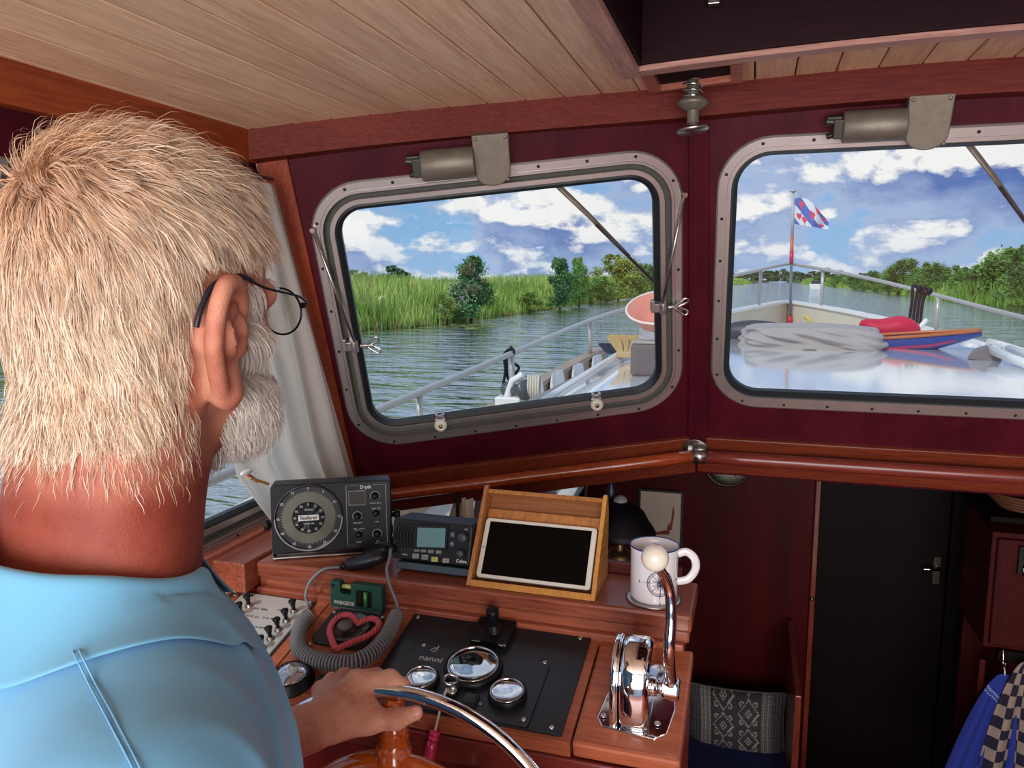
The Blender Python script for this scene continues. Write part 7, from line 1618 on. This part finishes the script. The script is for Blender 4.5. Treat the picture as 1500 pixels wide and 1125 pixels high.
def skin_mat(m):
    nt = m.node_tree; N = nt.nodes; L = nt.links; b = N['Principled BSDF']; tc = N.new('ShaderNodeTexCoord')
    a = N.new('ShaderNodeTexNoise'); a.inputs['Scale'].default_value = 26; a.inputs['Detail'].default_value = 4; c = N.new('ShaderNodeTexNoise'); c.inputs['Scale'].default_value = 420; c.inputs['Detail'].default_value = 3
    v = N.new('ShaderNodeTexVoronoi'); v.inputs['Scale'].default_value = 700
    for q in (a, c, v): L.new(tc.outputs['Object'], q.inputs['Vector'])
    r = N.new('ShaderNodeValToRGB'); r.color_ramp.elements[0].position = .35; r.color_ramp.elements[1].position = .68; r.color_ramp.elements[0].color = (*s2l((186, 120, 98)), 1); r.color_ramp.elements[1].color = (*s2l((216, 160, 134)), 1); L.new(a.outputs['Fac'], r.inputs[0])
    mx = N.new('ShaderNodeMix'); mx.data_type = 'RGBA'; mx.blend_type = 'MULTIPLY'; at = N.new('ShaderNodeAttribute'); at.attribute_name = 'ruddy'; L.new(at.outputs['Fac'], mx.inputs[0]); L.new(r.outputs[0], mx.inputs[6]); mx.inputs[7].default_value = (*s2l((174, 118, 110)), 1)
    L.new(mx.outputs[2], b.inputs['Base Color']); b.inputs['Roughness'].default_value = .58; b.inputs['Specular IOR Level'].default_value = .3; b.inputs['Subsurface Weight'].default_value = .05; b.inputs['Subsurface Radius'].default_value = (.9, .35, .2); b.inputs['Subsurface Scale'].default_value = .006
    bp = N.new('ShaderNodeBump'); bp.inputs['Distance'].default_value = .0002; L.new(c.outputs['Fac'], bp.inputs['Height']); bp2 = N.new('ShaderNodeBump'); bp2.inputs['Distance'].default_value = .0002; L.new(v.outputs['Distance'], bp2.inputs['Height']); L.new(bp.outputs[0], bp2.inputs['Normal']); L.new(bp2.outputs[0], b.inputs['Normal'])
skin_mat(M_SKIN)
BODY = nmesh('body', [torsom, headm, handm, S3.mesh()], M_SKIN, PERS, smooth_it=3)
me = BODY.data; co = np.empty(len(me.vertices)*3, np.float32); me.vertices.foreach_get('co', co); co = co.reshape(-1, 3)+np.array(ORG[PERS.name], np.float32)
loc = (co-v3(HO))@RH
rud = np.clip((-loc[:, 2]-.03)/.08, 0, 1)*(loc[:, 2] > -.30)+.55*np.exp(-((np.abs(loc[:, 0])-.09)/.012)**2)*(np.abs(loc[:, 2]) < .06); at_ = me.attributes.new('ruddy', 'FLOAT', 'POINT'); at_.data.foreach_set('value', np.clip(rud, 0, 1).astype(np.float32))
# nails, eyes
b = MB(); tipd = (thb[3]-thb[2]).normalized(); nn_ = (V((.2, -.75, .65))-tipd*V((.2, -.75, .65)).dot(tipd)).normalized(); b.fr(thb[3]+nn_*.0082+tipd*.001, x=tipd, z=nn_).sphere((0, 0, 0), .0075, 14, 8, (1.0, .82, .22)); b.build('thumb_nail', mat('nail', (214, 156, 136), rough=.3), BODY)
for s in (-1, 1):
    b = MB(); b.sphere(HL(s*.031, .0905, .018), .0115, 18, 12); ey = b.build('eye', mat('eye_white', (230, 226, 220), rough=.15), BODY)
    b = MB(); b.fr(HL(s*.031, .0905, .018)+hy_*.0104, x=hx_, z=hy_).lathe([(.0055, 0), (.004, .001), (.0001, .0014)], 16); b.build('iris', mat('iris_blue', (70, 96, 120), rough=.1), ey)
# ---------- hair: thousands of tapered strips rooted on the scalp
STR_ATTR = []
def strands(name, label_m, root_fn, n, length, dir_fn, lift, w, gravity, seed, clump=.6, seg=5, curl=.0, nclump=600, offset=.0):
    rg = np.random.default_rng(seed); V0, F0 = headm; a, b_, c = V0[F0[:, 0]], V0[F0[:, 1]], V0[F0[:, 2]]; d = V0[F0[:, 3]]
    nr = np.cross(c-a, d-b_); ar = np.linalg.norm(nr, axis=1); nr /= ar[:, None]; ctr = (a+b_+c+d)/4; lc = (ctr-v3(HO))@RH; ln_ = nr@RH
    wgt = ar*root_fn(lc, ln_); i = rg.choice(len(F0), n, p=wgt/wgt.sum()); t = rg.random((n, 2)); P = (a[i]*(1-t[:, :1])+b_[i]*t[:, :1])*(1-t[:, 1:])+(d[i]*(1-t[:, :1])+c[i]*t[:, :1])*t[:, 1:]
    Pl = (P-v3(HO))@RH; Nl = ln_[i]; D_ = dir_fn(Pl, Nl, rg); D_ -= Nl*(D_*Nl).sum(1)[:, None]; D_ /= np.maximum(np.linalg.norm(D_, axis=1), 1e-5)[:, None]
    Lg = length(Pl)*rg.uniform(.65, 1.15, n); lf = lift(Pl)*rg.uniform(.5, 1.5, n)
    ci = rg.choice(n, nclump, replace=False); tree = Pl[ci]; near = np.empty(n, int)
    for s0 in range(0, n, 2000): near[s0:s0+2000] = ci[np.argmin(((Pl[s0:s0+2000, None]-tree[None])**2).sum(-1), 1)]
    pts = np.zeros((n, seg+1, 3)); 
    for k in range(seg+1):
        f = k/seg; g = np.array([0, 0, -1.])*gravity*f*f; own = Pl+Nl*offset+D_*(Lg*f)[:, None]+Nl*(lf*Lg*np.sin(f*PI*.62))[:, None]+g*Lg[:, None]
        pts[:, k] = own
    ctip = pts[near]; mixw = np.array([clump*(k/seg)**1.1 for k in range(seg+1)])[None, :, None]; ph = rg.uniform(0, 6.28, n)
    pts = pts*(1-mixw)+(ctip+(Pl-Pl[near])[:, None]*.25)*mixw
    wob = np.sin(np.arange(seg+1)[None]*1.1+ph[near][:, None])*curl*np.linspace(0, 1, seg+1)[None]; side = np.cross(Nl, D_); pts += side[:, None]*wob[..., None]
    # keep strands above the skin ellipsoid of the head by a little outward push at the middle
    tw = rg.uniform(-.9, .9, n); wd = (side*np.cos(tw)[:, None]+Nl*np.sin(tw)[:, None])[:, None]*(w*np.array([1., 1., .9, .75, .5, .12, .05][:seg+1] if seg <= 6 else np.linspace(1, .1, seg+1)))[None, :, None]*rg.uniform(.6, 1.3, n)[:, None, None]
    Lr = np.stack([pts-wd, pts+wd], 2).reshape(-1, 3); Wv = Lr@RH.T+v3(HO)
    base = (np.arange(n)*(seg+1)*2)[:, None, None]+(np.arange(seg)*2)[None, :, None]+np.array([0, 1, 3, 2])[None, None]; fs = base.reshape(-1, 4)
    al = np.tile(np.repeat(np.linspace(0, 1, seg+1), 2), n); sand = np.repeat(np.exp(-((np.linalg.norm(Pl-np.array([-.01, -.07, .11]), axis=1))/.055)**2), (seg+1)*2)
    STR_ATTR.append((al, sand)); return Wv, fs
def scalp(lc, ln_):
    x, y, z = lc.T; r = np.ones(len(x)); hl = np.where(y > .03, .052+(y-.03)*.55, np.where(y > -.034, .058, -.018-(np.clip(-y-.03, 0, .05))*.95))
    r *= np.clip((z-hl)/.010, 0, 1); r *= ~((np.abs(x) > .077) & (y > -.028) & (y < .03) & (z < .052)); r *= ~((y > .072) & (z < .085)); r *= ~((np.abs(x) > .079) & (y > -.05) & (z < .065)); r *= ~((np.abs(x) > .066) & (y > -.040) & (z < .050)); return r*(ln_[:, 2] > -.75)
WH = np.array([-.020, -.080, .112])
def hdir(P, N, rg):
    q = P-WH; q /= np.maximum(np.linalg.norm(q, axis=1), .004)[:, None]; down = np.clip(1-(P[:, 2]-.02)/.10, 0, 1)[:, None]
    f = q*1.0+np.array([0, .0, -1.])*down*1.0+np.array([0, .35, 0])*(P[:, 2:3] > .09)+np.cross(q, N)*.35
    # nape hair sweeps towards the ears and tips flick out; sides comb back over the ear
    f += np.array([0, .25, 0])*((P[:, 1:2] < -.03) & (P[:, 2:3] < .03))+np.sign(P[:, :1])*np.array([.25, 0, 0])*((P[:, 1:2] < -.06) & (P[:, 2:3] < .02))
    return f+rg.normal(0, .17, P.shape)
hlen = lambda P: np.where((np.abs(P[:, 0]) > .05) & (P[:, 1] > -.04) & (P[:, 2] < .085), .017, np.where(P[:, 2] > .06, .034, np.where(P[:, 2] > .0, .030, .022))); hlift = lambda P: np.where(P[:, 2] > .115, .34, np.where(P[:, 2] > .08, .16, .09))
h1 = strands('hair', None, scalp, 40000, hlen, hdir, hlift, .00034, .12, 21, clump=.72, seg=5, curl=.0030, nclump=620, offset=.001)
h2 = strands('hair', None, scalp, 9000, lambda P: hlen(P)*1.0, hdir, lambda P: hlift(P)*1.5, .00030, .10, 22, clump=.45, seg=5, curl=.002, nclump=900, offset=.002)
def hair_mat(name, c1, c2, c3, sc=60, sandy=False):
    m = bpy.data.materials.new(name); m.use_nodes = True; nt = m.node_tree; N = nt.nodes; L = nt.links; b = N['Principled BSDF']; g = N.new('ShaderNodeNewGeometry'); r = N.new('ShaderNodeValToRGB'); e = r.color_ramp.elements
    e[0].position = 0; e[0].color = (*s2l(c1), 1); e[1].position = .45; e[1].color = (*s2l(c2), 1); x = e.new(1.0); x.color = (*s2l(c3), 1); L.new(g.outputs['Random Per Island'], r.inputs[0])
    tc = N.new('ShaderNodeTexCoord'); t = N.new('ShaderNodeTexNoise'); t.inputs['Scale'].default_value = sc; L.new(tc.outputs['Object'], t.inputs[0]); hs = N.new('ShaderNodeHueSaturation'); mr = N.new('ShaderNodeMapRange'); mr.inputs[1].default_value = .3; mr.inputs[2].default_value = .7; mr.inputs[3].default_value = .86; mr.inputs[4].default_value = 1.08; L.new(t.outputs['Fac'], mr.inputs[0]); L.new(mr.outputs[0], hs.inputs['Value']); L.new(r.outputs[0], hs.inputs['Color'])
    if sandy:
        for an, colr, f0, f1, t0, t1 in (('sand', (206, 150, 104), 0, 1, 0, .6), ('along', (196, 150, 116), 0, .6, .4, 0)):  # sand is hair colour; along paints root shade and scalp pink into strands
            at = N.new('ShaderNodeAttribute'); at.attribute_name = an; q = N.new('ShaderNodeMapRange'); L.new(at.outputs['Fac'], q.inputs[0]); q.inputs[1].default_value = f0; q.inputs[2].default_value = f1; q.inputs[3].default_value = t0; q.inputs[4].default_value = t1
            mm = N.new('ShaderNodeMix'); mm.data_type = 'RGBA'; L.new(q.outputs[0], mm.inputs[0]); L.new(hs.inputs['Color'].links[0].from_socket, mm.inputs[6]); mm.inputs[7].default_value = (*s2l(colr), 1); L.new(mm.outputs[2], hs.inputs['Color'])
    L.new(hs.outputs[0], b.inputs['Base Color']); b.inputs['Roughness'].default_value = .55; b.inputs['Specular IOR Level'].default_value = .35
    tr = N.new('ShaderNodeBsdfTranslucent'); L.new(hs.outputs[0], tr.inputs[0]); mx = N.new('ShaderNodeMixShader'); mx.inputs[0].default_value = .28; L.new(b.outputs[0], mx.inputs[1]); L.new(tr.outputs[0], mx.inputs[2]); L.new(mx.outputs[0], N['Material Output'].inputs[0]); return m
M_HAIR = hair_mat('hair_sandy_white', (190, 150, 118), (232, 212, 186), (250, 242, 228), sandy=True); M_BEARD = hair_mat('beard_white', (206, 196, 186), (234, 228, 220), (250, 248, 244))
h3 = strands('hair', None, lambda lc, ln_: ((lc[:, 2] < -.045) & (lc[:, 2] > -.105) & (lc[:, 1] < -.03)).astype(float)*np.clip((lc[:, 2]+.110)/.05, 0, 1)**2, 1500, lambda P: P[:, 0]*0+.013, hdir, lambda P: P[:, 0]*0+.25, .00022, .15, 23, clump=.3, seg=5, curl=.001, nclump=300)
HAIR = nmesh('hair', [h1, h2, h3], M_HAIR, PERS); HAIR['kind'] = 'stuff'
for k_, nm_ in ((0, 'along'), (1, 'sand')):
    q_ = HAIR.data.attributes.new(nm_, 'FLOAT', 'POINT'); q_.data.foreach_set('value', np.concatenate([a_[k_] for a_ in STR_ATTR[:3]]).astype(np.float32))
def beard(lc, ln_):
    x, y, z = lc.T; r = np.zeros(len(x)); r += ((z < -.012-.0*y) & (y > .022) & (z > -.125) & (ln_[:, 1] > -.5)); r += ((z < .045) & (z > -.06) & (y > .022) & (y < .052) & (np.abs(x) > .045))
    r *= ~((np.abs(x) < .020) & (z > -.052) & (z < -.042) & (y > .08)); r *= ~((z > -.026) & (y > .062)); r *= ~((z < -.085) & (y < .035)); return np.clip(r, 0, 1)
def bdir(P, N, rg): return np.array([0, .28, -1.])+np.sign(P[:, :1])*np.array([.08, 0, 0])+rg.normal(0, .25, P.shape)
b1 = strands('beard', None, beard, 15000, lambda P: np.where(P[:, 2] < -.05, .021, .022), bdir, lambda P: np.where(P[:, 2] < -.03, .50, .35), .00040, .15, 31, clump=.35, seg=5, curl=.0016, nclump=500)
def brow(lc, ln_): x, y, z = lc.T; return ((np.abs(x) > .012) & (np.abs(x) < .050) & (z > .036) & (z < .046) & (y > .07)).astype(float)
b2 = strands('brow', None, brow, 500, lambda P: P[:, 0]*0+.012, lambda P, N, rg: np.sign(P[:, :1])*np.array([1., 0, .2])+rg.normal(0, .2, P.shape), lambda P: P[:, 0]*0+.4, .00035, .1, 33, nclump=60)
BE = nmesh('beard', [b1, b2], M_BEARD, PERS); BE['kind'] = 'stuff'
# fine pale hairs on the forearm and the back of the hand
rg = np.random.default_rng(5); hv, hf = handm; hc_ = hv[hf].mean(1); hn = np.cross(hv[hf[:, 2]]-hv[hf[:, 0]], hv[hf[:, 3]]-hv[hf[:, 1]]); hn /= np.linalg.norm(hn, axis=1)[:, None]; wrn = v3(WR); tt_ = (hc_-wrn)@((v3(M0)-wrn)/np.linalg.norm(v3(M0)-wrn)); sel = np.where((tt_ < .055) & (hn[:, 2]-hn[:, 1]*.6 > .2))[0]
i = rg.choice(sel, 1500); p0 = hc_[i]+rg.normal(0, .0008, (1500, 3)); dd = rg.normal(0, .35, (1500, 3))+np.array([.5, .3, -.25]); dd -= hn[i]*(dd*hn[i]).sum(1)[:, None]*.6; dd /= np.linalg.norm(dd, axis=1)[:, None]; Lh = rg.uniform(.006, .012, 1500)[:, None]; sd = np.cross(dd, hn[i])*.00013; p1 = p0+dd*Lh*.5+hn[i]*Lh*.18; p2 = p0+dd*Lh+hn[i]*Lh*.15
vv = np.stack([p0-sd, p0+sd, p1+sd, p1-sd, p2+sd*.3, p2-sd*.3], 1).reshape(-1, 3); ff = (np.arange(1500)*6)[:, None, None]+np.array([[0, 1, 2, 3], [3, 2, 4, 5]])[None]; AH = nmesh('arm_hair', [(vv, ff.reshape(-1, 4))], hair_mat('arm_hair_pale', (206, 160, 120), (224, 186, 150), (236, 206, 176)), PERS); AH['kind'] = 'stuff'
# ---------- polo shirt
S4 = SDF(v3(HO)-[.40, .36, .84], v3(HO)+[.37, .40, -.145], .0062); torso(S4, .012, arms=False, sleeve=True)
S4.cone(TL_(.0, -.045, -.10), TL_(0, -.042, -.198), .088, .082, .006, 'd')
shm = S4.mesh()
def folds(vs):
    out = vs.copy(); l = (vs-v3(TP))@RT
    for i in range(len(vs)):
        x, y, z = l[i]; a = mnoise.noise(V((x*7+z*9, y*6, z*3+x*3)))*.010; bq = (1-abs(math.sin((x*.9+z*.5+y*.5)*62+3.2*mnoise.noise(V((x*4, y*4, z*4))))))**2*.0100*max(0, min(1, (-.190-z)/.05))*(.75+.6*mnoise.noise(V((x*6+9, y*6, z*6)))); d = a+bq
        n = np.array([x, y+.03, .13]); n /= (np.linalg.norm(n)+1e-6); out[i] += (RT@n)*d
    return out
M_SHIRT = mat('polo_light_blue', (104, 172, 214), rough=.9, var=.05, vscale=10, bump=.00010, bscale=2600, sheen=.25)
SH = nmesh('polo_shirt', [shm], M_SHIRT, PERS, disp=folds, smooth_it=5)
from mathutils.bvhtree import BVHTree
vs_, fs_ = shm; vs2 = folds(vs_); BV = BVHTree.FromPolygons([tuple(p) for p in vs2], [tuple(f) for f in fs_])
# collar: a folded band round the neck, open at the throat
def collar(u, v):
    a = -PI/2+(u*2-1)*PI*.88; bk = .5-.5*math.sin(a); top = -.130-.040*(1-bk)+.003*math.cos(3*a); r0 = .077
    if v < .3: r = r0-.004; z = top-.040*(1-v/.3)
    elif v < .4: t = (v-.3)/.1; r = r0-.004+.008*t; z = top+.0015*math.sin(t*PI)
    else: t = (v-.4)/.6; r = r0+.004+.020*t+.016*t*t; z = top-(.054+.012*(1-bk))*t
    z += .0014*math.sin(a*7+1)*v; r += .0015*math.sin(a*5+2)*v
    P = TL_(math.cos(a)*r*1.03, -.045+math.sin(a)*r, z)
    if v > .40:
        h = BV.ray_cast(P+V((0, 0, .12)), V((0, 0, -1)))
        if h[0]:
            dz = h[0].z+.005-P.z; k_ = .016
            if dz > -k_: P.z += dz if dz > k_ else (dz+k_)**2/(4*k_)
    return P
b = MB(); b.grid(collar, 140, 26); b.build('collar', mat('collar_blue', (104, 168, 204), rough=.9, var=.05, vscale=10, bump=.00012, bscale=2200, stretch=(1, 1, 2), sheen=.25), SH, solid=.0022, subd=1, fix=False)
# shoulder seam running down the back of the sleeve
def onshirt(px, py):
    h = BV.ray_cast(CAM, ray(px, py).normalized()); return h[0]+h[1]*(.0009 if h[1].dot(CAM-h[0]) > 0 else -.0009) if h[0] else None
def seam(pix, nm, r):
    P = [onshirt(*q) for q in pix]; P = [p for p in P if p is not None]
    if len(P) > 2: b = MB(); b.tube(catmull(P, 5), r, 6); b.build(nm, M_SHIRT, SH)
seam([(76, 888), (84, 905), (104, 948), (128, 998), (156, 1052), (186, 1110), (205, 1150)], 'seam', .0006); seam([(82, 882), (93, 903), (113, 946), (138, 998), (167, 1052), (197, 1110), (215, 1148)], 'seam', .0006)
# ---------- trousers, belt, shoes
S5 = SDF(v3(V((HO.x, HO.y, 0)))-[.24, .24, -.02], v3(V((HO.x, HO.y, 0)))+[.24, .26, .98], .011); hz0 = HIP.z
S5.ell(V((HIP.x, HIP.y, hz0-.02)), (.168, .128, .13), .04)
for s in (-1, 1): S5.chain([V((HIP.x+s*.09, HIP.y, hz0-.08)), V((HIP.x+s*.105, HIP.y+.03, hz0-.42)), V((HIP.x+s*.11, HIP.y+.0, .10))], [.092, .068, .060], .03)
nmesh('trousers', [S5.mesh()], mat('trouser_navy', (52, 60, 84), rough=.9, var=.15), PERS, smooth_it=3)
for s in (-1, 1):
    b = MB(); c = V((HIP.x+s*.11, HIP.y+.05, .0)); b.grid(lambda u, v: (lambda a, t: c+V((math.cos(a)*.047*(1-.25*t)*(1-max(0, abs(math.sin(a))*0)), .14*math.sin(a)+.015, .012+.075*t*(1-.45*max(0, math.sin(a))))))(2*PI*u, v) if v < .999 else c+V((0, .0, .08)), 28, 8); b.build('shoe_upper', mat('shoe_grey', (88, 84, 80), rough=.7), PERS)
    b = MB(); b.fr(c, x=(1, 0, 0), z=(0, 0, 1)).prism([(.050*math.cos(a), .145*math.sin(a)+.015) for a in np.linspace(0, 2*PI, 29)[:-1]], .001, .014); b.build('shoe_sole', M_WHITE, PERS, bevel=.003)
# ---------- eyeglasses
M_WIRE = mat('dark_wire', (38, 36, 48), rough=.25, metal=.8)
R = thing('eyeglasses', 'thin dark framed round eyeglasses worn by the person', 'glasses', tuple(HL(0, .118, .02)))
for s in (-1, 1):
    lcn = HL(s*.035, .122, .018); b = MB(); b.fr(lcn, x=hx_, z=(hy_+hx_*s*.14)); lp = [(.0245*math.cos(a), .0215*math.sin(a), 0) for a in np.linspace(0, 2*PI, 41)[:-1]]; b.tube(lp, .0010, 8, closed=True); b.build('lens_rim', M_WIRE, R)
    b = MB(); b.fr(lcn, x=hx_, z=(hy_+hx_*s*.14)); b.prism([(.024*math.cos(a), .021*math.sin(a)) for a in np.linspace(0, 2*PI, 33)[:-1]], -.0006, .0006); b.build('lens', glass('spectacle_lens', (.97, .98, .97), 0., 2.2), R)
    b = MB(); pts = [HL(s*.0595, .119, .024), HL(s*.070, .112, .027), HL(s*.079, .085, .0335), HL(s*.084, .035, .041), HL(s*.0835, .004, .050), HL(s*.083, -.024, .044), HL(s*.083, -.040, .026)]; b.tube(catmull(pts, 6), .0011, 8); b.build('temple_arm', M_WIRE, R)
    b = MB(); b.tube(catmull([HL(s*.0838, .020, .046), HL(s*.0835, .004, .0505), HL(s*.084, -.024, .0445), HL(s*.085, -.040, .028), HL(s*.084, -.045, .014)], 6), .0021, 8); b.build('ear_tip', mat('tip_black', (30, 32, 44), rough=.3), R)
    b = MB(); b.box(HL(s*.0615, .118, .024), (.004, .004, .005)); b.build('hinge', M_WIRE, R)
b = MB(); b.tube(catmull([HL(-.012, .124, .022), HL(-.005, .127, .027), HL(.005, .127, .027), HL(.012, .124, .022)], 5), .0011, 8); b.build('bridge', M_WIRE, R)
